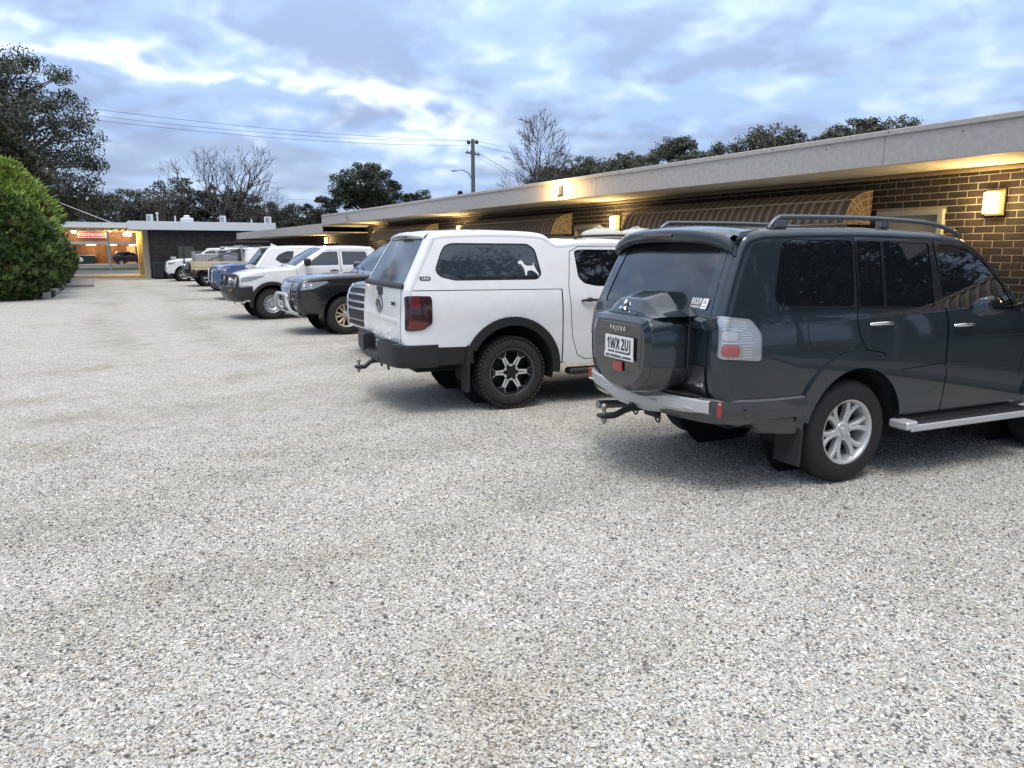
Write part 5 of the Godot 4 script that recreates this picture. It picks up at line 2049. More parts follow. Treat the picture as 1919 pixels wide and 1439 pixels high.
func plate(parent: Node, x: Transform3D, words: String, fg: Material, bg: Material, foot := "", frame := "") -> void:
	var mb := MB.new()
	mb.prism(rounded(poly([-0.186, -0.067, 0.186, -0.067, 0.186, 0.067, -0.186, 0.067]), 0.012, 3), 0.004, x)
	var p := obj("number_plate", mb, bg, parent)
	if words:
		lettering(words, 0.072, 0.002, fg, x * Transform3D(Basis().scaled(Vector3(0.82, 1.12, 1)), Vector3(0, 0.006, 0.005)), p)
	if foot:
		lettering(foot, 0.0125, 0.002, fg, x * Transform3D(Basis(), Vector3(0, -0.052, 0.005)), p)
	if frame:
		var fm := MB.new()
		fm.prism(rounded(poly([-0.19, -0.10, 0.19, -0.10, 0.19, -0.066, -0.19, -0.066]), 0.006, 2), 0.007, x)
		obj("plate_holder", fm, bg, p)
		lettering(frame, 0.0165, 0.002, fg, x * Transform3D(Basis(), Vector3(0, -0.083, 0.008)), p)


func three_diamonds(size: float, depth: float, x: Transform3D, m: Material, parent: Node) -> void:
	var mb := MB.new()
	for k in 3:
		var a := PI * 0.5 + TAU * k / 3
		var d := Vector2(cos(a), sin(a))
		var q := Vector2(-d.y, d.x)
		mb.prism(PackedVector2Array([d * size * 0.04, d * size * 0.5 * 0.55 - q * size * 0.155, d * size * 0.56, d * size * 0.5 * 0.55 + q * size * 0.155]), depth, x, depth * 0.3)
	obj("emblem", mb, m, parent)


func towbar(parent: Node3D, at: Vector3, drop: float, reach: float, m: Material) -> void:
	var mb := MB.new()
	mb.box(at + Vector3(0.20, 0.02, 0), Vector3(0.5, 0.06, 0.06), 0.006)
	mb.tube([at + Vector3(0, 0.02, 0), at + Vector3(-reach * 0.35, 0.0, 0), at + Vector3(-reach * 0.65, -drop, 0), at + Vector3(-reach, -drop, 0)], 0.026, 8)
	mb.box(at + Vector3(-reach, -drop + 0.004, 0), Vector3(0.09, 0.03, 0.075), 0.008)
	var t := obj("tow_bar", mb, M.black_plastic, parent)
	var ball := MB.new()
	var o := at + Vector3(-reach, -drop + 0.015, 0)
	var up := Basis(Vector3.RIGHT, -PI / 2)
	ball.lathe([[0.02, 0.0], [0.016, 0.012], [0.014, 0.03], [0.022, 0.043], [0.025, 0.056], [0.021, 0.072], [0.010, 0.081], [0.001, 0.082]], 16, Transform3D(up, o))
	ball.lathe([[0.001, -0.075], [0.012, -0.075], [0.014, -0.06], [0.02, -0.055], [0.02, -0.03]], 10, Transform3D(up, o))
	obj("tow_ball", ball, m, t)
	for sg in [-1.0, 1.0]:
		var ring := MB.new()
		var pts := []
		for k in 13:
			var a := TAU * k / 12
			pts.append(at + Vector3(0.10, -0.045 + sin(a) * 0.035, sg * 0.15 + cos(a) * 0.03))
		ring.tube(pts, 0.007, 6, false)
		obj("chain_shackle", ring, M.black_plastic, t)


func rear_x(l: float, y: float, z: float) -> Transform3D:
	return Transform3D(Basis(Vector3(0, 0, 1), Vector3(0, 1, 0), Vector3(-1, 0, 0)), Vector3(l, y, z))


func front_x(l: float, y: float, z: float) -> Transform3D:
	return Transform3D(Basis(Vector3(0, 0, -1), Vector3(0, 1, 0), Vector3(1, 0, 0)), Vector3(l, y, z))


# layers: each a list of points (z, y) and a distance l; the last layer is closed
func loft(mb: MB, layers: Array, split_y := -99.0, low: MB = null) -> void:
	var m: int = layers[0][0].size()
	var cen := Vector3.ZERO
	for e in layers[0][0]:
		cen += Vector3(layers[0][1], e.y, e.x) / m
	for i in layers.size() - 1:
		for k in m:
			var k2 := (k + 1) % m
			var a := Vector3(layers[i][1], layers[i][0][k].y, layers[i][0][k].x)
			var b := Vector3(layers[i][1], layers[i][0][k2].y, layers[i][0][k2].x)
			var c := Vector3(layers[i + 1][1], layers[i + 1][0][k2].y, layers[i + 1][0][k2].x)
			var d := Vector3(layers[i + 1][1], layers[i + 1][0][k].y, layers[i + 1][0][k].x)
			var o := (a + b + c + d) * 0.25 - cen
			var t := low if low != null and (a.y + b.y + c.y + d.y) * 0.25 < split_y else mb
			t.quad(a, b, c, d, o)
	var last: PackedVector2Array = PackedVector2Array(layers[-1][0])
	var ti := Geometry2D.triangulate_polygon(last)
	for i in range(0, ti.size(), 3):
		var q := []
		for u in 3:
			q.append(Vector3(layers[-1][1], last[ti[i + u]].y, last[ti[i + u]].x))
		var t := low if low != null and (q[0].y + q[1].y + q[2].y) / 3.0 < split_y else mb
		t.flat(q[0], q[1], q[2], Vector3(layers[-1][1] - layers[0][1], 0, 0))


func scaled(p: PackedVector2Array, c: Vector2, s: Vector2) -> PackedVector2Array:
	var o := PackedVector2Array()
	for e in p:
		o.append(c + (e - c) * s)
	return o


func lamp_block(c: Car, p: PackedVector2Array, off: float, called: String, base: Material, lens: Material, parent: Node, ribs := 0, sides := [1.0, -1.0]) -> Array:
	var made := []
	for sg in sides:
		var mb := MB.new()
		mb.panel(p, [], Vector2(0.02, 0.02), func(q): return c.side(q, sg, off - 0.004), sg)
		var bb := Rect2(p[0], Vector2.ZERO)
		for e in p:
			bb = bb.expand(e)
		for k in ribs:
			var y := bb.position.y + bb.size.y * (k + 0.5) / ribs
			var row := PackedVector2Array([Vector2(bb.position.x, y - 0.004), Vector2(bb.end.x, y - 0.004), Vector2(bb.end.x, y + 0.004), Vector2(bb.position.x, y + 0.004)])
			for e in Geometry2D.intersect_polygons(row, grow(p, -0.008)):
				mb.panel(e, [], Vector2(0.05, 0.05), func(q): return c.side(q, sg, off + 0.0015), sg)
		var o := obj(called, mb, base, parent)
		var lm := MB.new()
		lm.panel(p, [], Vector2(0.02, 0.02), func(q): return c.side(q, sg, off + 0.006), sg)
		for i in p.size():
			var a := p[i]
			var b := p[(i + 1) % p.size()]
			lm.quad(c.side(a, sg, off + 0.006), c.side(b, sg, off + 0.006), c.side(b, sg, off - 0.02), c.side(a, sg, off - 0.02), Vector3(b.y - a.y, a.x - b.x, 0))
		obj("lens", lm, lens, o)
		made.append(o)
	return made


# the dark blue-grey wagon with the spare wheel on its tail door
func build_tall_wagon() -> void:
	var root := thing("four_wheel_drive_wagon", "dark blue-grey four-wheel-drive wagon with covered spare wheel on its tail door and silver roof rails", "car", Vector3(4.825, 0, -4.375), deg_to_rad(-5.0))
	var c := Car.new()
	c.w = [[0.3, 0.90], [0.5, 0.925], [0.75, 0.938], [1.0, 0.938], [1.16, 0.925], [1.27, 0.905], [1.75, 0.775], [1.87, 0.735]]
	c.r = 0.075
	c.crown = 0.03
	c.cell = 0.05
	c.plan = [-0.55, 0.22, 2.1, 0.10]
	c.set_chain([[-0.98, 0.50], [-1.06, 0.60], [-1.14, 0.685, "door0"], [-1.175, 0.80], [-1.185, 1.0], [-1.17, 1.18], [-1.145, 1.275, "glass0"], [-1.035, 1.55], [-0.945, 1.735, "glass1"], [-0.885, 1.805, "door1"], [-0.75, 1.838], [-0.4, 1.852], [0.262, 1.858], [0.855, 1.842], [1.167, 1.81], [1.312, 1.772, "screen1"], [1.472, 1.675], [1.66, 1.50], [1.907, 1.235, "screen0"], [1.983, 1.185], [2.45, 1.13], [2.98, 1.04], [3.18, 0.94], [3.26, 0.78], [3.26, 0.56], [3.18, 0.42]])
	c.bottom = [[2.95, 0.40], [2.0, 0.42], [0.6, 0.42], [-0.5, 0.42], [-0.86, 0.46]]
	c.arches = [[0.02, 0.40, 0.475], [2.50, 0.40, 0.475]]
	var zone := poly([-0.9, 1.3, 0.0, 1.292, 0.93, 1.245, 1.815, 1.205, 2.119, 1.3, 1.66, 2.0, -0.9, 2.0])
	var rear_door := poly([0.011, 1.3, -0.008, 1.2, 0.018, 1.1, 0.088, 0.99, 0.262, 0.96, 0.391, 0.84, 0.485, 0.62, 0.519, 0.455, 0.918, 0.455, 0.938, 0.86, 0.942, 1.11, 0.926, 1.26, 0.88, 1.775, 0.066, 1.795])
	var front_door := poly([0.948, 1.11, 0.944, 0.86, 0.923, 0.455, 1.761, 0.455, 1.846, 0.65, 1.892, 0.95, 1.892, 1.17, 1.792, 1.245, 1.652, 1.44, 1.464, 1.63, 1.28, 1.735, 1.102, 1.765, 0.886, 1.775, 0.932, 1.26])
	var wa := rounded(poly([0.031, 1.303, 0.266, 1.297, 0.324, 1.757, 0.088, 1.762]), 0.02, 3)
	var wb := rounded(poly([0.301, 1.295, 0.801, 1.274, 0.837, 1.748, 0.355, 1.757]), 0.02, 3)
	var wf := rounded(poly([0.918, 1.266, 1.707, 1.228, 1.726, 1.27, 1.621, 1.43, 1.44, 1.605, 1.264, 1.7, 1.086, 1.732, 0.934, 1.742]), 0.03, 3)
	var wq := rounded(poly([-0.735, 1.4, -0.72, 1.335, -0.62, 1.322, -0.022, 1.305, 0.046, 1.765, -0.54, 1.772, -0.62, 1.74]), 0.05, 4)
	var sl := c.marks
	var gq := rounded(PackedVector2Array([Vector2(sl.glass0, -0.86), Vector2(sl.glass1, -0.86), Vector2(sl.glass1, 0.86), Vector2(sl.glass0, 0.86)]), 0.07, 4)
	var door_q := PackedVector2Array([Vector2(sl.door0, -0.96), Vector2(sl.door1 - 0.045, -0.96), Vector2(sl.door1 - 0.045, 0.96), Vector2(sl.door0, 0.96)])
	var scr := PackedVector2Array([Vector2(sl.screen1 + 0.02, -0.97), Vector2(sl.screen0, -0.97), Vector2(sl.screen0, 0.97), Vector2(sl.screen1 + 0.02, 0.97)])
	var lampp := rounded(poly([-1.15, 1.268, -0.955, 1.245, -0.875, 1.148, -0.878, 0.965, -1.17, 0.985]), 0.025, 3)
	shell(c, root, M.paint_navy, [[rear_door, Vector2(0.223, 1.172), [wa, wb]], [front_door, Vector2(1.114, 1.128), [wf]]], [wq], [["windscreen", scr]], zone, M.black_gloss, {"handle": M.chrome, "skin_holes": [grow(door_q, 0.004)], "side_holes": [grow(lampp, 0.003)]})
	# chrome line under the rear side window
	strip(c, poly([-0.70, 1.318, -0.02, 1.297, -0.02, 1.288, -0.70, 1.300]), [], 0.006, "chrome_strip", M.chrome, root)
	# tail door
	var td := MB.new()
	td.panel(door_q, [gq], Vector2(0.05, 0.1), func(q): return c.skin(q, 0.002), -1.0)
	var door := obj("tail_door", td, M.paint_navy, root)
	var gm := MB.new()
	gm.panel(grow(gq, 0.004), [], Vector2(0.05, 0.1), func(q): return c.skin(q, -0.004), -1.0)
	var rw := obj("rear_window", gm, M.glass, door)
	# stickers low on the rear glass
	var e1 := c.skin(Vector2(sl.glass0 + 0.062, 0.76), 0.002)
	var tilt := Basis(Vector3(0, 0, 1), -0.40)
	var fr := Transform3D(tilt * rear_x(0, 0, 0).basis, e1)
	lettering("BEER", 0.034, 0.001, M.sticker, fr * Transform3D(Basis().rotated(Vector3(0, 0, 1), 0.0), Vector3(-0.022, 0.018, 0)), rw)
	lettering("AUTOGROUP", 0.0115, 0.001, M.sticker, fr * Transform3D(Basis(), Vector3(-0.022, -0.006, 0)), rw)
	lettering("SEYMOUR", 0.0165, 0.001, M.sticker, fr * Transform3D(Basis(), Vector3(-0.022, -0.028, 0)), rw)
	var st := MB.new()
	st.prism(rounded(poly([0.040, -0.04, 0.105, -0.04, 0.105, 0.036, 0.045, 0.036]), 0.006, 2), 0.001, fr)
	var sk := obj("sticker", st, M.sticker, rw)
	three_diamonds(0.034, 0.0006, fr * Transform3D(Basis(), Vector3(0.073, 0.010, 0.0012)), M.plate_ink, sk)
	lettering("SEYMOUR", 0.006, 0.0006, M.plate_ink, fr * Transform3D(Basis(), Vector3(0.073, -0.022, 0.0012)), sk)
	# roof spoiler over the rear glass
	var sp := MB.new()
	var rows := []
	for i in 15:
		var u := -1.0 + 2.0 * i / 14.0
		var zz := u * 0.735
		var back := -1.10 + 0.09 * u * u
		var drop := 0.075 * pow(absf(u), 5.0)
		rows.append([Vector3(-0.60, 1.846 - 0.03 * u * u, zz * 0.90), Vector3(-0.74, 1.872 - 0.032 * u * u, zz * 0.92), Vector3(-0.92, 1.876 - 0.035 * u * u - drop * 0.3, zz * 0.96), Vector3(back + 0.03, 1.852 - 0.035 * u * u - drop * 0.7, zz), Vector3(back, 1.832 - 0.035 * u * u - drop, zz), Vector3(back + 0.005, 1.775 - 0.03 * u * u - drop, zz), Vector3(back + 0.05, 1.755 - 0.03 * u * u - drop, zz), Vector3(-0.95, 1.775 - 0.035 * u * u, zz * 0.96), Vector3(-0.80, 1.78 - 0.03 * u * u, zz * 0.92)])
	sp.grid(rows, func(p): return p - Vector3(-0.95, 1.80, p.z))
	for i in [0, 14]:
		var pts: Array = rows[i]
		var flatp := PackedVector2Array()
		for e in pts:
			flatp.append(Vector2(e.x, e.y))
		var ti := Geometry2D.triangulate_polygon(flatp)
		for k in range(0, ti.size(), 3):
			sp.flat(pts[ti[k]], pts[ti[k + 1]], pts[ti[k + 2]], Vector3(0, 0, -1.0 if i == 0 else 1.0))
	obj("roof_spoiler", sp, M.paint_navy, root)
	var bl := MB.new()
	bl.box(Vector3(-1.097, 1.802, 0), Vector3(0.012, 0.022, 0.36), 0.004)
	obj("brake_lamp", bl, M.lamp_red_dark, root)
	# spare wheel cover
	var oz := 0.17
	var base := PackedVector2Array()
	for e in [[-0.44, 1.14], [-0.45, 1.0], [-0.42, 0.87], [-0.31, 0.745], [-0.15, 0.68], [0.0, 0.665], [0.15, 0.68], [0.30, 0.735], [0.41, 0.85], [0.43, 1.0], [0.42, 1.16], [0.38, 1.235], [0.30, 1.26], [-0.34, 1.26], [-0.40, 1.225]]:
		base.append(Vector2(oz + e[0], e[1]))
	var cc := Vector2(oz, 0.97)
	var loop := []
	for e in base:
		loop.append(e)
	loop.append(base[0])
	loop = catmull(loop, 3)
	var rows_c := []
	for e in [[-1.18, 1.0, 1.0], [-1.42, 0.995, 0.995], [-1.435, 0.985, 0.988], [-1.555, 0.90, 0.915], [-1.568, 0.885, 0.90], [-1.592, 0.78, 0.80], [-1.594, 0.77, 0.79], [-1.594, 0.01, 0.01]]:
		var row := []
		for q in loop:
			row.append(Vector3(e[0], cc.y + (q.y - cc.y) * e[2], cc.x + (q.x - cc.x) * e[1]))
		rows_c.append(row)
	var cov := MB.new()
	for i in rows_c.size() - 1:
		cov.grid([rows_c[i], rows_c[i + 1]], func(p): return p - Vector3(-1.2, cc.y, cc.x))
	var covl := MB.new()
	for i in range(0, cov.v.size(), 3):
		if (cov.v[i].y + cov.v[i + 1].y + cov.v[i + 2].y) / 3.0 < 0.90:
			for j in 3:
				covl.v.append(cov.v[i + j] + cov.n[i + j] * 0.003)
				covl.n.append(cov.n[i + j])
	var co := obj("spare_wheel_cover", cov, M.paint_navy, root)
	co.position.x = 0.07
	obj("lower_cover", covl, M.paint_graphite, co)
	var hump := MB.new()
	var hb := PackedVector2Array()
	for e in [[-0.36, 1.25], [-0.25, 1.36], [-0.14, 1.405], [0.12, 1.415], [0.22, 1.395], [0.33, 1.31], [0.47, 1.255]]:
		hb.append(Vector2(oz + e[0], e[1]))
	var hl0 := []
	for e in hb:
		hl0.append(e)
	hl0 = catmull(hl0, 3)
	var rows_h := []
	for e in [[-1.14, 1.0, 1.0], [-1.33, 1.0, 0.98], [-1.35, 0.985, 0.95], [-1.47, 0.86, 0.70], [-1.485, 0.83, 0.66], [-1.535, 0.74, 0.22], [-1.54, 0.72, 0.0]]:
		var row := []
		for q in hl0:
			row.append(Vector3(e[0], 1.235 + (q.y - 1.235) * e[2], oz + (q.x - oz) * e[1]))
		rows_h.append(row)
	for i in rows_h.size() - 1:
		hump.grid([rows_h[i], rows_h[i + 1]], func(p): return p - Vector3(-1.2, 1.2, oz))
	obj("cover_hood", hump, M.paint_navy, co)
	var hf := MB.new()
	hf.prism(rounded(poly([-0.19, 0.0, -0.135, 0.085, 0.09, 0.085, 0.15, 0.0]), 0.02, 3), 0.008, Transform3D(Basis(Vector3(0, 0, 1), -0.5) * rear_x(0, 0, 0).basis, Vector3(-1.538, 1.247, oz)))
	obj("hood_inset", hf, M.black_gloss, co)
	three_diamonds(0.098, 0.010, Transform3D(Basis(Vector3(0, 0, 1), -0.5) * rear_x(0, 0, 0).basis, Vector3(-1.535, 1.296, oz - 0.03)), M.chrome, co)
	var rec := MB.new()
	rec.prism(rounded(poly([-0.28, 0.835, 0.28, 0.835, 0.30, 1.10, 0.26, 1.185, -0.27, 1.185]), 0.03, 3), 0.010, rear_x(-1.588, 0, oz), 0.005)
	var ro := obj("plate_recess", rec, M.black_gloss, co)
	lettering("P A J E R O", 0.031, 0.006, M.chrome, rear_x(-1.608, 1.146, oz + 0.01), ro)
	plate(ro, rear_x(-1.613, 1.025, oz + 0.04), "1WX\u20092UJ", M.plate_ink, M.plate_white, "VICTORIA - THE EDUCATION STATE", "BEER  MITSUBISHI     SEYMOUR")
	three_diamonds(0.026, 0.0015, rear_x(-1.621, 0.940, oz + 0.083), M.plate_ink, ro)
	var tri := MB.new()
	tri.prism(PackedVector2Array([Vector2(-0.012, 0.012), Vector2(0, -0.012), Vector2(0.012, 0.012)]), 0.002, rear_x(-1.618, 1.046, oz + 0.04))
	obj("plate_mark", tri, M.plate_ink, ro)
	var rl := MB.new()
	rl.prism(rounded(poly([-0.062, -0.034, 0.062, -0.034, 0.056, 0.034, -0.056, 0.034]), 0.01, 3), 0.012, rear_x(-1.603, 0.872, oz + 0.02), 0.004)
	obj("fog_lamp", rl, M.lamp_red, co)
	var seam := MB.new()
	seam.tube([Vector3(-1.30, 1.25, oz + 0.435), Vector3(-1.31, 1.1, oz + 0.445), Vector3(-1.31, 0.9, oz + 0.44), Vector3(-1.30, 0.78, oz + 0.37)], 0.008, 6)
	obj("cover_seam", seam, M.black_plastic, co)
	# shoulder ledge of the tail door beside the cover
	var led := MB.new()
	loft(led, [[PackedVector2Array([Vector2(oz + 0.40, 1.16), Vector2(0.80, 1.16), Vector2(0.80, 1.255), Vector2(oz + 0.40, 1.268)]), -1.14], [PackedVector2Array([Vector2(oz + 0.40, 1.175), Vector2(0.77, 1.175), Vector2(0.75, 1.235), Vector2(oz + 0.40, 1.25)]), -1.225], [PackedVector2Array([Vector2(oz + 0.41, 1.185), Vector2(0.75, 1.185), Vector2(0.73, 1.222), Vector2(oz + 0.41, 1.24)]), -1.235]])
	obj("door_ledge", led, M.paint_navy, door)
	lettering("DI-D", 0.028, 0.006, M.chrome, rear_x(-1.20, 0.79, 0.70), door)
	var low := MB.new()
	low.panel(PackedVector2Array([Vector2(sl.door0 + 0.005, -0.95), Vector2(sl.door0 + 0.24, -0.95), Vector2(sl.door0 + 0.24, 0.95), Vector2(sl.door0 + 0.005, 0.95)]), [], Vector2(0.06, 0.1), func(q): return c.skin(q, 0.012), -1.0)
	obj("lower_trim", low, M.paint_graphite, door)
	# tail lamps: clear lens over bright ribs, a red block below
	for o in lamp_block(c, lampp, 0.012, "tail_lamp", M.lamp_silver, M.lens_clear, root):
		var sg: float = 1.0 if o.mesh.get_aabb().get_center().z > 0.0 else -1.0
		var bits := [["upper_reflector", M.alloy, []], ["middle_reflector", M.alloy, []], ["red_lamp", M.lamp_red, []], ["chrome_divider", M.chrome, []]]
		for k in 5:
			bits[0][2].append(poly([-1.13, 1.184 + k * 0.013, -0.98, 1.180 + k * 0.011, -0.98, 1.188 + k * 0.011, -1.13, 1.192 + k * 0.013]))
		bits[1][2].append(rounded(poly([-1.15, 1.105, -1.05, 1.105, -1.045, 1.165, -1.145, 1.17]), 0.025, 3))
		for k in 4:
			bits[1][2].append(poly([-1.03, 1.104 + k * 0.017, -0.95, 1.102 + k * 0.016, -0.95, 1.112 + k * 0.016, -1.03, 1.114 + k * 0.017]))
		bits[2][2].append(rounded(poly([-1.155, 1.0, -1.035, 0.996, -1.03, 1.075, -1.155, 1.08]), 0.03, 3))
		for k in 5:
			bits[0][2].append(poly([-1.015, 0.99 + k * 0.018, -0.945, 0.988 + k * 0.018, -0.945, 0.998 + k * 0.018, -1.015, 1.0 + k * 0.018]))
		bits[3][2].append(poly([-1.15, 1.088, -0.93, 1.086, -0.93, 1.092, -1.15, 1.094]))
		bits[3][2].append(poly([-1.14, 1.175, -0.94, 1.168, -0.94, 1.173, -1.14, 1.181]))
		for e in bits:
			var bm := MB.new()
			for p in e[2]:
				bm.panel(p, [], Vector2(0.02, 0.02), func(q): return c.side(q, sg, 0.0115), sg)
			obj(e[0], bm, e[1], o)
	# rear bumper carried round both corners
	var path := []
	for e in [[-0.47, 0.958], [-0.72, 0.955], [-0.92, 0.93], [-1.08, 0.87], [-1.18, 0.78], [-1.245, 0.61], [-1.285, 0.35], [-1.30, 0.0]]:
		path.append(Vector2(e[0], e[1]))
	for k in range(6, -1, -1):
		path.append(Vector2(path[k].x, -path[k].y))
	path = catmull(path, 3)
	var bp := MB.new()
	bp.wrap(path, [[-0.08, 0.702], [-0.012, 0.702], [0.0, 0.69], [0.004, 0.63], [-0.006, 0.56], [-0.04, 0.525], [-0.10, 0.515], [-0.11, 0.6], [-0.08, 0.702]])
	obj("rear_bumper", bp, M.paint_graphite, root)
	var stp := MB.new()
	stp.prism(poly([-0.30, -1.30, 0.35, -1.30, 0.62, -1.255, 0.72, -1.2, -0.68, -1.2, -0.58, -1.255]), 0.012, Transform3D(Basis(Vector3(0, 0, 1), Vector3(1, 0, 0), Vector3(0, 1, 0)), Vector3(0, 0.706, 0)))
	for k in 9:
		stp.box(Vector3(-1.285 + k * 0.010, 0.720, 0.42), Vector3(0.004, 0.005, 0.34), 0.0)
	obj("bumper_step", stp, M.black_plastic, root)
	var sil := MB.new()
	var sp2 := []
	for e in [[-1.165, 0.79], [-1.247, 0.60], [-1.287, 0.36], [-1.303, 0.18], [-1.306, 0.0], [-1.303, -0.18], [-1.287, -0.36], [-1.247, -0.60], [-1.165, -0.79]]:
		sp2.append(Vector2(e[0], e[1]))
	sp2 = catmull(sp2, 3)
	var m2 := sp2.size()
	for i in m2 - 1:
		var q := []
		for k in [i, i + 1]:
			var p: Vector2 = sp2[k]
			var t := absf(p.y)
			var top := 0.692 if t > 0.50 else lerpf(0.64, 0.692, smoothstep(0.16, 0.50, t))
			var bot := 0.585 if t > 0.50 else lerpf(0.545, 0.585, smoothstep(0.16, 0.50, t))
			q.append([Vector3(p.x - 0.008, top, p.y), Vector3(p.x - 0.020, top - 0.012, p.y), Vector3(p.x - 0.018, bot + 0.02, p.y), Vector3(p.x + 0.03, bot - 0.03, p.y)])
		for j in 3:
			sil.quad(q[0][j], q[1][j], q[1][j + 1], q[0][j + 1], Vector3(-1, 0.4 - 0.4 * j, 0))
	obj("silver_guard", sil, M.satin_silver, root)
	for sg in [1.0, -1.0]:
		for e in [0.28, 0.62]:
			var rb := MB.new()
			rb.box(Vector3(-1.322 + 0.17 * e * e, 0.625, sg * e), Vector3(0.02, 0.014, 0.16), 0.005)
			obj("guard_rib", rb, M.satin_silver, root)
		var rf := MB.new()
		rf.box(Vector3(-1.135, 0.635, sg * 0.842), Vector3(0.03, 0.10, 0.085), 0.008, Basis(Vector3.UP, -sg * 0.72))
		obj("reflector", rf, M.lamp_red, root)
		var sn := MB.new()
		sn.ellipsoid(Vector3(-0.98, 0.64, sg * 0.915), Vector3(0.012, 0.012, 0.012))
		obj("parking_sensor", sn, M.black_plastic, root)
	strip(c, poly([-0.84, 0.475, -0.47, 0.42, -0.47, 0.60, -0.98, 0.60]), [], 0.010, "bumper_corner", M.paint_graphite, root)
	towbar(root, Vector3(-1.28, 0.50, 0.05), 0.03, 0.28, M.steel)
	var ex := MB.new()
	ex.tube([Vector3(-0.9, 0.40, -0.55), Vector3(-1.26, 0.42, -0.55)], 0.035, 12)
	obj("exhaust_pipe", ex, M.steel, root)
	var spw := MB.new()
	spw.lathe([[0.24, -1.30], [0.36, -1.32], [0.375, -1.42], [0.36, -1.50], [0.1, -1.51]], 40, Transform3D(Basis(Vector3(0, 0, 1), Vector3(0, 1, 0), Vector3(-1, 0, 0)), Vector3(-2.78, 0.985, oz)))
	# flares, cladding, step
	for a in [[0.02, 178.0, 10.0], [2.50, 178.0, -2.0]]:
		strip(c, ring_sector(a[0], 0.40, 0.465, 0.592, 10.0 if a[0] < 1.0 else 2.0, 168.0), [], 0.022, "wheel_arch_flare", M.paint_navy, root)
	strip(c, poly([0.519, 0.47, 0.92, 0.47, 0.938, 0.8, 0.905, 0.845, 0.46, 0.82, 0.498, 0.66]), [], 0.016, "door_cladding", M.paint_navy, root)
	strip(c, poly([0.932, 0.47, 1.753, 0.47, 1.83, 0.63, 1.815, 0.81, 0.988, 0.85, 0.948, 0.8]), [], 0.016, "door_cladding", M.paint_navy, root)
	strip(c, poly([0.52, 0.40, 1.95, 0.40, 1.95, 0.455, 0.52, 0.455]), [], 0.008, "sill", M.black_plastic, root)
	strip(c, rounded(poly([-0.478, 1.20, -0.24, 1.184, -0.222, 1.078, -0.285, 1.022, -0.455, 1.038]), 0.03, 3), [], 0.0025, "fuel_flap", M.paint_navy, root, [1.0])
	strip(c, grow(rounded(poly([-0.478, 1.20, -0.24, 1.184, -0.222, 1.078, -0.285, 1.022, -0.455, 1.038]), 0.03, 3), 0.005), [], 0.0006, "flap_gap", M.black_plastic, root, [1.0])
	for sg in [1.0, -1.0]:
		var sb := MB.new()
		sb.box(Vector3(1.24, 0.405, sg * 0.955), Vector3(1.46, 0.05, 0.17), 0.012)
		for k in 4:
			sb.box(Vector3(1.24, 0.432, sg * (0.90 + k * 0.028)), Vector3(1.30, 0.006, 0.012), 0.002)
		var so := obj("side_step", sb, M.black_plastic, root)
		var tr := MB.new()
		tr.box(Vector3(1.24, 0.388, sg * 1.043), Vector3(1.50, 0.052, 0.022), 0.008)
		for e in [0.505, 1.97]:
			tr.box(Vector3(e, 0.408, sg * 0.965), Vector3(0.12, 0.066, 0.172), 0.014)
		obj("step_trim", tr, M.satin_silver, so)
		var fl := MB.new()
		fl.prism(rounded(poly([-0.68, 0.80, -0.47, 0.80, -0.47, 0.90, -0.69, 0.90]), 0.0, 1), 0.01, Transform3D())
		var flap := MB.new()
		flap.box(Vector3(-0.50, 0.325, sg * 0.835), Vector3(0.018, 0.27, 0.25), 0.004, Basis(Vector3(0, 0, 1), -0.06))
		obj("mud_flap", flap, M.rubber, root)
		# roof rail
		var z: float = 0.655 * sg
		var rr := MB.new()
		var rp := []
		for e in [[-0.63, 1.845], [-0.60, 1.885], [-0.545, 1.918], [-0.45, 1.928], [0.305, 1.930], [0.855, 1.912], [1.102, 1.885], [1.264, 1.845], [1.328, 1.815]]:
			rp.append(Vector3(e[0], e[1], z))
		rr.tube(catmull(rp, 4), 0.017, 10)
		rr.box(Vector3(-0.53, 1.878, z), Vector3(0.13, 0.07, 0.034), 0.014)
		rr.box(Vector3(0.485, 1.888, z), Vector3(0.11, 0.06, 0.03), 0.012)
		obj("roof_rail", rr, M.rail_grey, root)
	mirror(c, Vector2(1.745, 1.225), M.chrome, root, Vector3(0.17, 0.20, 0.25))
	var ws := wheel_set("twin", 0.388, 0.262, 0.236, M.alloy)
	wheels(root, ws, 0.388, [0.0, 2.50], 0.915, 0.262, 0.2)
	# nose: grille, lamps and bumper, out of the frame but standing there
	var gr := MB.new()
	for k in 4:
		gr.box(Vector3(3.30, 0.70 + k * 0.07, 0), Vector3(0.03, 0.03, 1.0), 0.008)
	obj("grille", gr, M.chrome, root)
	var hl := MB.new()
	for sg in [1.0, -1.0]:
		hl.ellipsoid(Vector3(3.16, 0.86, sg * 0.64), Vector3(0.10, 0.085, 0.16))
	obj("headlamps", hl, M.lamp_silver, root)


const DOG := [-0.10, 0.065, -0.085, 0.078, -0.062, 0.085, -0.045, 0.072, -0.030, 0.045, -0.005, 0.032, 0.045, 0.030, 0.062, 0.034, 0.070, 0.060, 0.078, 0.062, 0.074, 0.030, 0.086, 0.012, 0.100, -0.020, 0.118, -0.045, 0.120, -0.078, 0.108, -0.080, 0.104, -0.052, 0.072, -0.028, 0.040, -0.012, 0.000, -0.020, -0.012, -0.040, -0.014, -0.078, -0.036, -0.078, -0.030, -0.040, -0.036, -0.006, -0.052, 0.028, -0.068, 0.048, -0.098, 0.052]


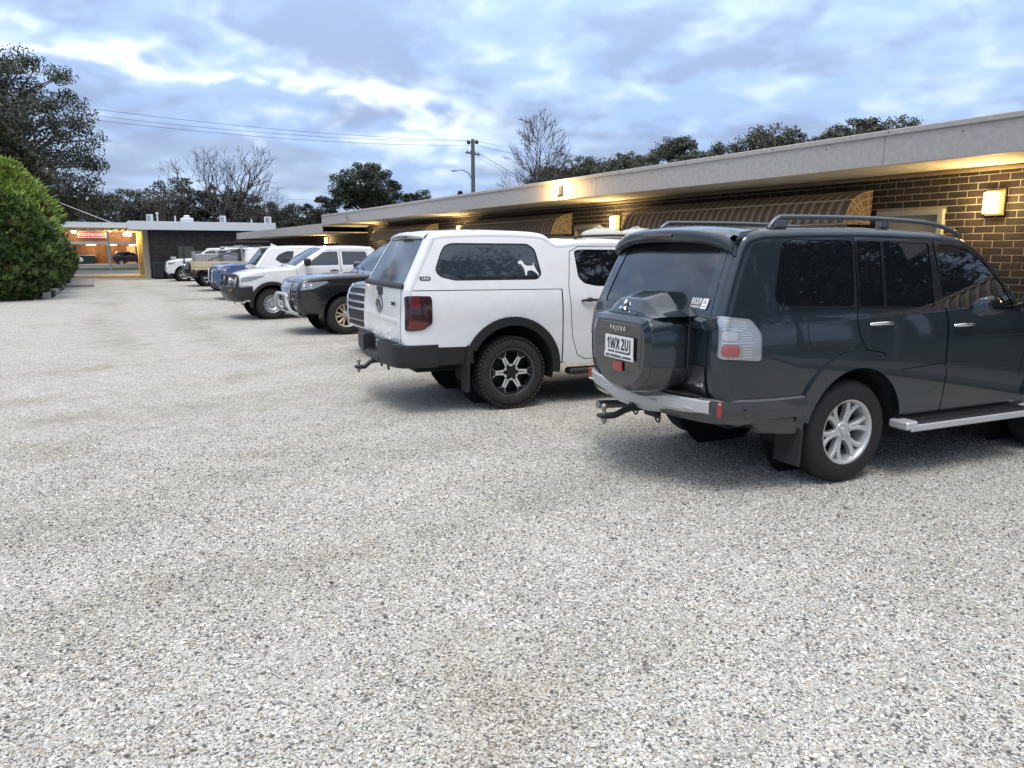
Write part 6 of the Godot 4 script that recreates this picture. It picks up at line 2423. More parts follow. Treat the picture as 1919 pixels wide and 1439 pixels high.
# the white dual-cab with the canopy
func build_canopy_ute() -> void:
	var root := thing("canopy_ute", "white dual-cab ute with white canopy, dog silhouette sticker and black wheel arches", "ute", Vector3(3.965, 0, -7.93), deg_to_rad(-5.0))
	var c := Car.new()
	c.w = [[0.3, 0.92], [0.6, 0.948], [0.9, 0.952], [1.12, 0.945], [1.27, 0.915], [1.75, 0.775], [1.90, 0.72]]
	c.r = 0.07
	c.crown = 0.025
	c.cell = 0.05
	c.plan = [-0.9, 0.45, 3.2, 0.18]
	c.set_chain([[-1.15, 0.60, "gate0"], [-1.185, 0.75], [-1.185, 0.95], [-1.17, 1.15], [-1.155, 1.30, "gate1"], [-1.13, 1.345, "glass0"], [-1.0, 1.58], [-0.87, 1.805, "glass1"], [-0.83, 1.86], [-0.70, 1.885], [-0.2, 1.905], [0.3, 1.895], [0.48, 1.87], [0.585, 1.80], [0.66, 1.79], [0.85, 1.808], [1.3, 1.82], [1.8, 1.80], [2.02, 1.765, "screen1"], [2.35, 1.56], [2.78, 1.275, "screen0"], [2.90, 1.235], [3.4, 1.20], [3.85, 1.13], [4.05, 1.02], [4.12, 0.85], [4.10, 0.55], [4.0, 0.45]])
	c.bottom = [[3.7, 0.45], [2.7, 0.45], [0.68, 0.455], [-0.4, 0.70], [-1.05, 0.705]]
	c.arches = [[0.0, 0.42, 0.50], [3.27, 0.42, 0.48]]
	var rear_door := poly([0.70, 1.29, 0.73, 0.75, 0.80, 0.54, 0.90, 0.49, 1.60, 0.49, 1.63, 1.25, 1.60, 1.735, 0.87, 1.735, 0.76, 1.68])
	var front_door := poly([1.64, 1.25, 1.61, 0.49, 2.62, 0.49, 2.72, 0.80, 2.73, 1.22, 2.62, 1.285, 2.30, 1.52, 2.03, 1.70, 1.85, 1.74, 1.61, 1.735])
	var wa := rounded(poly([0.815, 1.69, 0.83, 1.40, 0.90, 1.33, 1.05, 1.30, 1.58, 1.275, 1.555, 1.70, 0.90, 1.705]), 0.03, 3)
	var wf := rounded(poly([1.66, 1.275, 2.60, 1.25, 2.28, 1.50, 2.0, 1.67, 1.85, 1.70, 1.63, 1.70]), 0.03, 3)
	var wq := rounded(poly([-0.815, 1.49, -0.74, 1.66, -0.69, 1.735, -0.61, 1.757, 0.25, 1.752, 0.325, 1.70, 0.372, 1.44, 0.32, 1.395, -0.62, 1.398, -0.77, 1.435]), 0.035, 4)
	var sl := c.marks
	var gq := rounded(PackedVector2Array([Vector2(sl.glass0, -0.93), Vector2(sl.glass1, -0.90), Vector2(sl.glass1, 0.90), Vector2(sl.glass0, 0.93)]), 0.03, 3)
	var gate := PackedVector2Array([Vector2(sl.gate0, -0.93), Vector2(sl.gate1, -0.93), Vector2(sl.gate1, 0.93), Vector2(sl.gate0, 0.93)])
	var scr := PackedVector2Array([Vector2(sl.screen1 + 0.02, -0.97), Vector2(sl.screen0, -0.97), Vector2(sl.screen0, 0.97), Vector2(sl.screen1 + 0.02, 0.97)])
	var lampp := rounded(poly([-1.16, 1.24, -0.905, 1.232, -0.895, 1.20, -0.90, 0.96, -1.00, 0.895, -1.175, 0.885]), 0.03, 3)
	shell(c, root, M.paint_white, [[rear_door, Vector2(0.955, 1.145), [wa]], [front_door, Vector2(1.85, 1.12), [wf]]], [], [["windscreen", scr]], PackedVector2Array(), M.black_gloss, {"handle": M.black_plastic, "skin_holes": [grow(gate, 0.004), grow(gq, 0.002)], "side_holes": [grow(lampp, 0.003), grow(wq, 0.014), poly([0.603, 0.3, 0.618, 0.3, 0.618, 1.28, 0.603, 1.28]), poly([-1.12, 1.287, 0.60, 1.272, 0.60, 1.280, -1.12, 1.296])]})
	for sg in [1.0, -1.0]:
		var rim := MB.new()
		rim.panel(grow(wq, 0.014), [wq], Vector2(0.05, 0.05), func(p): return c.side(p, sg, -0.004), sg)
		obj("window_seal", rim, M.black_plastic, root)
		var g := MB.new()
		g.panel(wq, [], Vector2(0.05, 0.05), func(p): return c.side(p, sg, -0.008), sg)
		var go := obj("canopy_window", g, M.glass_grey, root)
		var bar := MB.new()
		bar.panel(rounded(poly([-0.60, 1.425, -0.50, 1.402, 0.27, 1.398, 0.36, 1.43]), 0.01, 2), [], Vector2(0.06, 0.06), func(p): return c.side(p, sg, -0.002), sg)
		obj("window_rail", bar, M.black_gloss, go)
		if sg > 0:
			var dog := PackedVector2Array()
			for i in range(0, DOG.size(), 2):
				dog.append(Vector2(0.225 + DOG[i] * 1.08, 1.497 + DOG[i + 1] * 1.08))
			if Geometry2D.is_polygon_clockwise(dog):
				dog.reverse()
			var dm := MB.new()
			dm.panel(dog, [], Vector2(0.06, 0.06), func(p): return c.side(p, 1.0, -0.0055), 1.0)
			obj("dog_sticker", dm, M.sticker, go)
			var bd := MB.new()
			bd.panel(rounded(poly([-1.0, 1.392, -0.885, 1.392, -0.885, 1.432, -1.0, 1.432]), 0.016, 3), [], Vector2(0.03, 0.03), func(p): return c.side(p, 1.0, 0.004), 1.0)
			var bo := obj("canopy_badge", bd, M.black_gloss, root)
			var e := c.side(Vector2(-0.9425, 1.412), 1.0, 0.0055)
			lettering("ARB", 0.022, 0.001, M.sticker, Transform3D(Basis(Vector3.RIGHT, -0.28) * Basis().scaled(Vector3(1.4, 1, 1)), e), bo, "lettering", true, true)
	# tailgate
	var tg := MB.new()
	tg.panel(gate, [], Vector2(0.03, 0.06), func(q):
		var t: float = (q.x - sl.gate0) / (sl.gate1 - sl.gate0)
		var dent := smoothstep(0.52, 0.46, t) * smoothstep(0.86, 0.78, absf(q.y)) * smoothstep(0.05, 0.12, t)
		return c.skin(q, 0.004 - 0.016 * dent), -1.0)
	var gate_o := obj("tailgate", tg, M.paint_white, root)
	var gm := MB.new()
	gm.panel(gq, [], Vector2(0.05, 0.1), func(q): return c.skin(q, -0.004), -1.0)
	obj("rear_window", gm, M.glass_dusty, root)
	var lip := MB.new()
	lip.wrap([Vector2(-1.165, -0.80), Vector2(-1.18, -0.4), Vector2(-1.185, 0.0), Vector2(-1.18, 0.4), Vector2(-1.165, 0.80)], [[-0.01, 1.30], [0.006, 1.305], [0.006, 1.335], [-0.02, 1.36]], -1.0)
	obj("window_lip", lip, M.black_plastic, root)
	lettering("R A N G E R", 0.105, 0.010, M.paint_white, rear_x(-1.196, 0.80, 0.0), gate_o)
	lettering("SPORT", 0.034, 0.006, M.black_plastic, rear_x(-1.198, 1.145, 0.56), gate_o)
	var ov := MB.new()
	ov.lathe([[0.001, 0.016], [0.072, 0.016], [0.088, 0.012], [0.10, 0.0]], 36, rear_x(-1.195, 1.09, 0.0) * Transform3D(Basis().scaled(Vector3(1.75, 1.15, 1)), Vector3.ZERO), 0.95, 0.0, TAU, -1.0)
	var em := obj("emblem", ov, M.badge_dark, gate_o)
	var rg := MB.new()
	var pts := []
	for k in 33:
		var a := TAU * k / 32
		pts.append(Vector3(-1.211, 1.09 + sin(a) * 0.086, cos(a) * 0.132))
	rg.tube(pts, 0.0065, 6, false)
	obj("emblem_ring", rg, M.satin_silver, em)
	var hd := MB.new()
	hd.prism(rounded(poly([-0.13, 1.30, -0.14, 1.255, -0.09, 1.245, -0.08, 1.20, 0.10, 1.20, 0.13, 1.245, 0.10, 1.30]), 0.015, 3), 0.02, rear_x(-1.178, 0, 0), 0.006)
	obj("tailgate_handle", hd, M.black_plastic, gate_o)
	# canopy spoiler lip
	var sp := MB.new()
	var rows := []
	for i in 13:
		var u := -1.0 + i / 6.0
		var z := u * 0.665
		rows.append([Vector3(-0.72, 1.895 - 0.02 * u * u, z), Vector3(-0.88 + 0.04 * u * u, 1.893 - 0.03 * u * u, z), Vector3(-0.94 + 0.06 * u * u, 1.87 - 0.035 * u * u, z), Vector3(-0.93 + 0.06 * u * u, 1.84 - 0.035 * u * u, z), Vector3(-0.84, 1.835 - 0.03 * u * u, z)])
	sp.grid(rows, func(p): return p - Vector3(-0.82, 1.86, p.z))
	obj("canopy_spoiler", sp, M.paint_white, root)
	var bl := MB.new()
	bl.box(Vector3(-0.925, 1.838, 0), Vector3(0.03, 0.018, 0.34), 0.005)
	obj("brake_lamp", bl, M.lamp_red_dark, root)
	# tail lamps
	for o in lamp_block(c, lampp, 0.012, "tail_lamp", M.lamp_red_dark, M.lens_smoke, root):
		var sg: float = 1.0 if o.mesh.get_aabb().get_center().z > 0.0 else -1.0
		var rb := MB.new()
		rb.panel(rounded(poly([-1.11, 1.11, -1.02, 1.11, -1.02, 1.23, -1.10, 1.235]), 0.02, 3), [], Vector2(0.04, 0.04), func(q): return c.side(q, sg, 0.014), sg)
		rb.panel(rounded(poly([-1.16, 0.90, -1.0, 0.905, -0.92, 0.965, -1.05, 0.985, -1.13, 1.04]), 0.02, 3), [], Vector2(0.04, 0.04), func(q): return c.side(q, sg, 0.014), sg)
		obj("red_lamp", rb, M.lamp_red, o)
	# black bumper with corner steps
	var path := []
	for e in [[-0.84, 0.965], [-1.04, 0.955], [-1.19, 0.91], [-1.275, 0.81], [-1.315, 0.57], [-1.325, 0.32]]:
		path.append(Vector2(e[0], e[1]))
	var bp := MB.new()
	bp.wrap(catmull(path, 3), [[-0.12, 0.745], [-0.005, 0.74], [0.0, 0.72], [0.0, 0.57], [-0.03, 0.50], [-0.12, 0.49], [-0.12, 0.745]])
	var path2 := []
	for e in path:
		path2.append(Vector2(e.x, -e.y))
	path2.reverse()
	bp.wrap(catmull(path2, 3), [[-0.12, 0.745], [-0.005, 0.74], [0.0, 0.72], [0.0, 0.57], [-0.03, 0.50], [-0.12, 0.49], [-0.12, 0.745]])
	bp.box(Vector3(-1.23, 0.535, 0), Vector3(0.17, 0.09, 0.66), 0.02)
	bp.box(Vector3(-1.19, 0.64, 0), Vector3(0.05, 0.16, 0.64), 0.01)
	var bo2 := obj("rear_bumper", bp, M.black_plastic, root)
	var tread := MB.new()
	for sg in [1.0, -1.0]:
		for k in 10:
			tread.box(Vector3(-1.25, 0.747, sg * (0.34 + k * 0.04)), Vector3(0.09, 0.006, 0.016), 0.002)
	obj("step_tread", tread, M.rubber, bo2)
	plate(bo2, rear_x(-1.22, 0.66, 0.02), "AO-XR", M.sticker, M.plate_dark)
	towbar(root, Vector3(-1.26, 0.46, 0.0), 0.05, 0.20, M.steel)
	strip(c, poly([-1.10, 0.52, -0.44, 0.52, -0.46, 0.70, -1.10, 0.715]), [], 0.004, "lower_bed_trim", M.black_plastic, root)
	for x in [0.0, 3.27]:
		strip(c, ring_sector(x, 0.42, 0.485, 0.578, -6.0, 152.0 if x < 1 else 186.0), [], 0.03, "wheel_arch_flare", M.black_plastic, root)
	strip(c, poly([-0.52, 0.72, -0.455, 0.69, -0.50, 0.50, -0.56, 0.50]), [], 0.03, "flare_tail", M.black_plastic, root)
	for sg in [1.0, -1.0]:
		var fl := MB.new()
		fl.prism(rounded(poly([-0.11, -0.25, 0.10, -0.23, 0.12, 0.22, -0.13, 0.24]), 0.02, 3), 0.015, rear_x(-0.50, 0.44, sg * 0.86))
		obj("mud_flap", fl, M.rubber, root)
		var sb := MB.new()
		sb.box(Vector3(1.70, 0.355, sg * 0.90), Vector3(2.0, 0.07, 0.16), 0.02)
		obj("side_step", sb, M.black_plastic, root)
		var rr := MB.new()
		var z: float = 0.60 * sg
		var rp := []
		for e in [[0.95, 1.82], [1.0, 1.85], [1.6, 1.865], [2.0, 1.82]]:
			rp.append(Vector3(e[0], e[1], z))
		rr.tube(catmull(rp, 3), 0.013, 8)
		obj("roof_rail", rr, M.black_plastic, root)
	mirror(c, Vector2(2.45, 1.26), M.black_plastic, root, Vector3(0.16, 0.22, 0.24))
	var ws := wheel_set("loop", 0.396, 0.27, 0.252, M.machined, true)
	wheels(root, ws, 0.396, [0.0, 3.27], 0.945, 0.27, 0.4)
	var hl := MB.new()
	for sg in [1.0, -1.0]:
		hl.ellipsoid(Vector3(4.0, 0.95, sg * 0.72), Vector3(0.08, 0.12, 0.10))
	obj("headlamps", hl, M.lamp_silver, root)
	var gr := MB.new()
	for k in 2:
		gr.box(Vector3(4.14, 0.80 + k * 0.16, 0), Vector3(0.04, 0.05, 1.2), 0.01)
	obj("grille", gr, M.black_gloss, root)
	# pale rounded bags strapped on the cab roof
	for e in [[5.78, -8.02, 0.24, 0.34], [6.25, -7.86, 0.24, 0.34]]:
		var bag := MB.new()
		bag.ellipsoid(Vector3(0, 0, 0), Vector3(e[2], 0.085, e[3]), Basis(), 20, 8)
		bag.tube([Vector3(-0.06, 0.078, -e[3] * 0.3), Vector3(-0.03, 0.10, 0), Vector3(-0.06, 0.078, e[3] * 0.3)], 0.012, 6)
		var bo := obj("roof_bag", bag, M.canvas, self)
		bo.position = Vector3(e[0], 1.89, e[1])
		tag(bo, "pale rounded canvas bag lying on the roof of the white canopy ute", "bag", "bags on the ute roof")


func skin_patch(c: Car, s0: float, s1: float, u0: float, u1: float, off: float, called: String, m: Material, parent: Node, r := 0.0) -> MeshInstance3D:
	var p := PackedVector2Array([Vector2(s0, u0), Vector2(s1, u0), Vector2(s1, u1), Vector2(s0, u1)])
	if r > 0.0:
		p = rounded(p, r, 3)
	var mb := MB.new()
	mb.panel(p, [], Vector2(0.06, 0.08), func(q): return c.skin(q, off), -1.0)
	for i in p.size():
		var a := p[i]
		var b := p[(i + 1) % p.size()]
		var o := c.skin((a + b) * 0.5) - c.skin((p[0] + p[p.size() / 2]) * 0.5)
		mb.quad(c.skin(a, off), c.skin(b, off), c.skin(b, -0.02), c.skin(a, -0.02), o)
	return obj(called, mb, m, parent)


# d: wheelbase wb, overhangs fo ro, heights roof, cowl, nose; places cowl_l, top_l (front of the roof), tail (slope of the rear glass), cab (back of a ute's cab)
func common_car(root: Node3D, d: Dictionary, pm: Material) -> Car:
	var c := Car.new()
	var hw: float = d.get("half", 0.93)
	var ch: float = d.cowl
	c.w = [[0.3, hw - 0.04], [0.6, hw - 0.005], [0.85, hw], [1.05, hw - 0.008], [ch, hw - 0.04], [d.roof - 0.08, hw - 0.175], [d.roof + 0.02, hw - 0.22]]
	c.r = 0.075
	c.crown = 0.03
	c.cell = d.get("cell", 0.085)
	var front: float = d.wb + d.fo
	c.plan = [-d.ro * 0.75, 0.5, d.wb - 0.05, 0.17]
	var top := []
	if d.has("cab"):
		top = [[-d.ro, 0.60, "gate0"], [-d.ro - 0.01, 0.9], [-d.ro + 0.02, 1.10, "gate1"], [-d.ro + 0.08, 1.13], [d.cab - 0.10, 1.14], [d.cab - 0.04, 1.18], [d.cab, 1.30, "glass0"], [d.cab + 0.05, d.roof - 0.10, "glass1"], [d.cab + 0.14, d.roof - 0.02], [lerpf(d.cab, d.top_l, 0.5), d.roof]]
	else:
		top = [[-d.ro + 0.06, 0.50], [-d.ro, 0.75], [-d.ro + 0.01, ch - 0.12], [-d.ro + 0.05, ch + 0.02, "glass0"], [-d.ro + d.tail, d.roof - 0.09, "glass1"], [-d.ro + d.tail + 0.10, d.roof - 0.03], [0.1, d.roof], [d.top_l - 0.5, d.roof + 0.005]]
	top += [[d.top_l - 0.12, d.roof - 0.02], [d.top_l, d.roof - 0.055, "screen1"], [lerpf(d.top_l, d.cowl_l, 0.5), lerpf(d.roof - 0.05, ch, 0.47)], [d.cowl_l, ch, "screen0"], [d.cowl_l + 0.12, ch - 0.035], [lerpf(d.cowl_l, front, 0.55), lerpf(ch, d.nose, 0.42)], [front - 0.22, d.nose + 0.01], [front - 0.09, d.nose - 0.055, "nose"], [front - 0.015, d.nose - 0.22], [front, 0.68, "mouth"], [front - 0.03, 0.50], [front - 0.14, 0.40, "chin"]]
	c.set_chain(top)
	c.bottom = [[d.wb + 0.2, 0.38], [d.wb - 0.6, 0.40], [0.6, 0.40], [-d.ro + 0.15, 0.48]]
	var ar: float = d.R + 0.085
	c.arches = [[0.0, d.R + 0.01, ar], [d.wb, d.R + 0.01, ar]]
	var f0: float = d.get("b_pillar", d.cowl_l - 1.05)
	var r0: float = d.get("c_pillar", f0 - 0.88)
	var bl: float = ch + 0.005
	var rt: float = d.roof - 0.115
	var doors := [[poly([f0 + 0.006, bl, f0 - 0.01, 0.46, d.cowl_l - 0.16, 0.46, d.cowl_l - 0.02, 0.75, d.cowl_l - 0.01, bl - 0.05, d.cowl_l - 0.12, bl + 0.04, d.top_l + 0.05, rt, d.top_l - 0.1, rt + 0.015, f0, rt + 0.01]), Vector2(f0 + 0.18, bl - 0.12), [rounded(poly([f0 + 0.05, bl + 0.02, d.cowl_l - 0.22, bl + 0.01, d.top_l + 0.02, rt - 0.04, d.top_l - 0.12, rt - 0.015, f0 + 0.045, rt - 0.015]), 0.025, 3)]]]
	var glass := []
	if d.get("rear_doors", true):
		var a0 := maxf(r0, ar + 0.04)
		doors.append([poly([r0, bl, r0 + 0.02, 0.95, a0 + 0.05, 0.75, a0 + 0.1, 0.46, f0 - 0.02, 0.46, f0 - 0.004, bl, f0 - 0.01, rt + 0.01, r0 + 0.12, rt]), Vector2(r0 + 0.18, bl - 0.11), [rounded(poly([r0 + 0.06, bl + 0.03, f0 - 0.06, bl + 0.02, f0 - 0.06, rt - 0.015, r0 + 0.16, rt - 0.02]), 0.025, 3)]])
		if not d.has("cab"):
			glass.append(rounded(poly(d.get("quarter", [-d.ro + 0.42, bl + 0.06, r0 - 0.03, bl + 0.03, r0 + 0.06, rt - 0.02, -d.ro + d.tail + 0.26, rt - 0.03])), 0.03, 3))
	var m := c.marks
	var rear := rounded(PackedVector2Array([Vector2(m.glass0, -0.88), Vector2(m.glass1, -0.85), Vector2(m.glass1, 0.85), Vector2(m.glass0, 0.88)]), 0.05, 3)
	var scr := PackedVector2Array([Vector2(m.screen1 + 0.02, -0.97), Vector2(m.screen0 - 0.01, -0.97), Vector2(m.screen0 - 0.01, 0.97), Vector2(m.screen1 + 0.02, 0.97)])
	shell(c, root, pm, doors, glass, [["windscreen", scr], ["rear_window", rear]], PackedVector2Array(), M.black_gloss, {"handle": d.get("handle", pm), "glass": M.glass_grey if d.get("pale_glass", false) else M.glass})
	mirror(c, Vector2(d.cowl_l - 0.26, bl), d.get("mirror", pm), root, Vector3(0.15, 0.2, 0.24))
	wheels(root, d.wheel, d.R, [0.0, d.wb], hw - 0.015, 0.255, 0.3)
	var wp := MB.new()
	for sg in [-0.1, 0.45]:
		var e := c.skin(Vector2(m.screen0 - 0.02, sg), 0.02)
		wp.tube([e, e + Vector3(-0.10, 0.055, 0.38)], 0.008, 6)
	obj("wipers", wp, M.black_plastic, root)
	return c


func rail_path(c: Car, pts: Array) -> Array:
	var o := []
	for e in pts:
		o.append(Vector3(e[0], e[1], e[2]))
	return o


# black wagon, nose to the yard, with a bright nudge bar
func build_black_wagon(ws: Array) -> void:
	var root := thing("black_wagon", "black four-wheel-drive wagon with upright chrome grille and chrome nudge bar", "car", Vector3(4.46 + 2.79, 0, -15.88), PI)
	var d := {"wb": 2.79, "fo": 0.96, "ro": 1.15, "roof": 1.85, "cowl": 1.235, "nose": 1.115, "cowl_l": 2.14, "top_l": 1.45, "tail": 0.30, "R": 0.392, "wheel": ws, "cell": 0.07}
	var c := common_car(root, d, M.paint_black)
	var m := c.marks
	var g := MB.new()
	for k in 9:
		var u := -0.36 + k * 0.09
		var pts := []
		for t in 6:
			pts.append(c.skin(Vector2(lerpf(m.nose + 0.05, m.nose + 0.36, t / 5.0), u), 0.026))
		g.tube(pts, 0.010, 6)
	skin_patch(c, m.nose + 0.04, m.nose + 0.37, -0.42, 0.42, 0.012, "grille", M.black_plastic, root, 0.05)
	obj("grille_bars", g, M.chrome, root)
	var fr := MB.new()
	for u in [-0.43, 0.43]:
		var pts := []
		for t in 6:
			pts.append(c.skin(Vector2(lerpf(m.nose + 0.02, m.nose + 0.38, t / 5.0), u), 0.018))
		fr.tube(pts, 0.014, 6)
	obj("grille_surround", fr, M.satin_silver, root)
	for sg in [1.0, -1.0]:
		skin_patch(c, m.nose + 0.035, m.nose + 0.19, minf(sg * 0.52, sg * 0.99), maxf(sg * 0.52, sg * 0.99), 0.01, "headlamp_front", M.lamp_silver, root, 0.03)
	var f: float = d.wb + d.fo
	for o in lamp_block(c, rounded(poly([f - 0.115, 1.05, f - 0.06, 0.90, f - 0.30, 0.93, f - 0.62, 1.06, f - 0.56, 1.085]), 0.02, 3), 0.012, "headlamp", M.lamp_silver, M.lens_clear, root):
		var sg: float = 1.0 if o.mesh.get_aabb().get_center().z > 0.0 else -1.0
		var pm := MB.new()
		for e in [[f - 0.16, 0.965, 0.045], [f - 0.28, 0.985, 0.04]]:
			pm.ellipsoid(c.side(Vector2(e[0], e[1]), sg, -0.004), Vector3(e[2], e[2], 0.02))
		obj("projector", pm, M.chrome, o)
	skin_patch(c, m.mouth + 0.02, m.chin - 0.02, -0.62, 0.62, 0.02, "lower_intake", M.black_plastic, root, 0.05)
	for sg in [1.0, -1.0]:
		var fg := MB.new()
		fg.tube([Vector3(f - 0.10, 0.70, sg * 0.70), Vector3(f - 0.14, 0.66, sg * 0.76), Vector3(f - 0.20, 0.60, sg * 0.80)], 0.016, 6)
		fg.ellipsoid(Vector3(f - 0.12, 0.62, sg * 0.72), Vector3(0.05, 0.045, 0.05))
		obj("fog_lamp", fg, M.chrome, root)
		strip(c, ring_sector(d.wb if sg > 0 else 0.0, 0.40, 0.470, 0.545, -5.0, 185.0), [], 0.012, "wheel_arch_lip", M.paint_black, root)
	# nudge bar: a hoop of polished tube before the grille
	var nb := MB.new()
	var hoop := rail_path(c, [[f - 0.05, 0.42, -0.62], [f + 0.10, 0.50, -0.60], [f + 0.14, 0.70, -0.50], [f + 0.13, 0.80, -0.42], [f + 0.13, 0.80, 0.42], [f + 0.14, 0.70, 0.50], [f + 0.10, 0.50, 0.60], [f - 0.05, 0.42, 0.62]])
	nb.tube(catmull(hoop, 4), 0.034, 10)
	for sg in [1.0, -1.0]:
		nb.tube([Vector3(f + 0.12, 0.55, sg * 0.34), Vector3(f + 0.13, 0.80, sg * 0.34)], 0.026, 8)
	obj("nudge_bar", nb, M.satin_silver, root)
	var sp := MB.new()
	sp.box(Vector3(f - 0.06, 0.40, 0), Vector3(0.22, 0.02, 1.1), 0.006, Basis(Vector3(0, 0, 1), 0.5))
	obj("bash_plate", sp, M.satin_silver, root)
	plate(root, front_x(f + 0.145, 0.60, 0.0), "1LK 6TR", M.plate_ink, M.plate_white)


# white dual-cab, nose to the yard, with a black steel bull bar
func build_bull_bar_ute(ws: Array) -> void:
	var root := thing("bull_bar_ute", "white dual-cab ute with black steel bull bar and silver steel wheels", "ute", Vector3(3.84 + 3.12, 0, -20.07), PI)
	var d := {"wb": 3.12, "fo": 0.80, "ro": 1.2, "roof": 1.79, "cowl": 1.29, "nose": 1.12, "cowl_l": 2.50, "top_l": 1.76, "cab": 0.34, "b_pillar": 1.36, "c_pillar": 0.50, "R": 0.385, "wheel": ws, "mirror": M.black_plastic, "handle": M.black_plastic, "pale_glass": true, "cell": 0.07}
	var c := common_car(root, d, M.paint_white)
	var f: float = d.wb + d.fo
	var m := c.marks
	skin_patch(c, m.nose + 0.02, m.mouth - 0.02, -0.5, 0.5, 0.012, "grille", M.black_plastic, root, 0.05)
	for o in lamp_block(c, rounded(poly([f - 0.10, 1.035, f - 0.08, 0.93, f - 0.30, 0.945, f - 0.62, 1.06, f - 0.60, 1.075]), 0.015, 3), 0.01, "headlamp", M.lamp_silver, M.lens_clear, root):
		pass
	var hl := MB.new()
	for sg in [1.0, -1.0]:
		hl.tube([c.side(Vector2(f - 0.16, 1.075), sg, 0.002), c.side(Vector2(f - 0.66, 1.10), sg, 0.002)], 0.005, 6)
	obj("bonnet_edge", hl, M.black_plastic, root)
	for x in [0.0, d.wb]:
		strip(c, ring_sector(x, 0.395, 0.455, 0.535, -8.0, 188.0), [], 0.045, "wheel_arch_flare", M.black_plastic, root)
	# bull bar: a deep pressed channel with wings, upper hoops and lamps
	var bb := MB.new()
	var path := []
	for e in [[d.wb + 0.46, -0.94], [d.wb + 0.72, -0.93], [f + 0.06, -0.80], [f + 0.20, -0.50], [f + 0.23, 0.0], [f + 0.20, 0.50], [f + 0.06, 0.80], [d.wb + 0.72, 0.93], [d.wb + 0.46, 0.94]]:
		path.append(Vector2(e[0], e[1]))
	path = catmull(path, 3)
	bb.wrap(path, [[-0.16, 0.83], [-0.02, 0.83], [0.0, 0.80], [0.01, 0.64], [-0.05, 0.50], [-0.12, 0.44], [-0.20, 0.44], [-0.16, 0.83]])
	var bo := obj("bull_bar", bb, M.steel_black, root)
	var hp := MB.new()
	for sg in [1.0, -1.0]:
		hp.tube(catmull(rail_path(c, [[f + 0.02, 0.82, sg * 0.86], [f - 0.02, 1.0, sg * 0.86], [f + 0.02, 1.09, sg * 0.80], [f + 0.12, 1.10, sg * 0.55], [f + 0.15, 1.10, sg * 0.35], [f + 0.17, 1.0, sg * 0.32], [f + 0.20, 0.82, sg * 0.32]]), 3), 0.03, 8)
	hp.tube(catmull(rail_path(c, [[f + 0.15, 1.10, -0.36], [f + 0.17, 1.12, 0.0], [f + 0.15, 1.10, 0.36]]), 3), 0.03, 8)
	hp.tube(rail_path(c, [[f + 0.19, 0.94, -0.33], [f + 0.21, 0.94, 0.33]]), 0.022, 8)
	obj("upper_hoop", hp, M.steel_black, bo)
	for sg in [1.0, -1.0]:
		var sl := MB.new()
		sl.lathe([[0.001, 0.06], [0.08, 0.055], [0.095, 0.03], [0.09, -0.02], [0.04, -0.07]], 20, Transform3D(Basis(Vector3(0, 0, -1), Vector3(0, 1, 0), Vector3(1, 0, 0)), Vector3(f + 0.10, 0.94, sg * 0.58)), 0.75, 0.0, TAU, -1.0)
		obj("driving_lamp", sl, M.lamp_silver, bo)
		var ind := MB.new()
		ind.box(Vector3(f + 0.13, 0.73, sg * 0.73), Vector3(0.03, 0.05, 0.13), 0.008, Basis(Vector3.UP, sg * 0.75))
		obj("indicator", ind, M.lamp_amber, bo)
		var hook := MB.new()
		hook.tube([Vector3(f - 0.02, 0.45, sg * 0.5), Vector3(f + 0.06, 0.40, sg * 0.5), Vector3(f + 0.0, 0.37, sg * 0.5)], 0.014, 6)
		obj("tow_hook", hook, M.satin_silver, bo)


# only the corner of this dark wagon's grille shows beside the canopy ute
func build_dark_suv(ws: Array) -> void:
	var root := thing("dark_suv", "dark grey SUV with broad chrome-barred grille, half hidden beside the canopy ute", "car", Vector3(3.72 + 0.95 + 2.85, 0, -11.85), PI)
	var d := {"wb": 2.85, "fo": 0.93, "ro": 1.08, "roof": 1.80, "cowl": 1.23, "nose": 1.15, "cowl_l": 2.16, "top_l": 1.45, "tail": 0.30, "R": 0.385, "wheel": ws}
	var c := common_car(root, d, M.paint_charcoal)
	var m := c.marks
	skin_patch(c, m.nose - 0.01, m.mouth + 0.08, -0.72, 0.72, 0.014, "grille", M.black_plastic, root, 0.08)
	var g := MB.new()
	for k in 4:
		var pts := []
		for t in 15:
			pts.append(c.skin(Vector2(m.nose + 0.03 + k * 0.105, -0.70 + 0.1 * t), 0.03))
		g.tube(pts, 0.021, 6)
	for u in [-0.73, 0.73]:
		var pts := []
		for t in 7:
			pts.append(c.skin(Vector2(lerpf(m.nose - 0.02, m.mouth + 0.10, t / 6.0), u * (1.0 - 0.12 * absf(t - 2.0) / 4.0)), 0.026))
		g.tube(pts, 0.024, 6)
	obj("grille_bars", g, M.chrome, root)
	var f: float = d.wb + d.fo
	lamp_block(c, rounded(poly([f - 0.11, 1.08, f - 0.08, 0.98, f - 0.30, 1.0, f - 0.5, 1.09]), 0.015, 3), 0.01, "headlamp", M.lamp_silver, M.lens_clear, root)
	skin_patch(c, m.mouth + 0.13, m.chin - 0.02, -0.8, 0.8, 0.015, "lower_intake", M.black_plastic, root, 0.05)
	var ch := MB.new()
	for sg in [1.0, -1.0]:
		ch.tube([Vector3(f - 0.02, 0.55, sg * 0.62), Vector3(f - 0.12, 0.62, sg * 0.78), Vector3(f - 0.22, 0.60, sg * 0.85)], 0.024, 6)
	ch.box(Vector3(f - 0.01, 0.47, 0), Vector3(0.04, 0.03, 1.1), 0.01)
	obj("bumper_trim", ch, M.chrome, root)


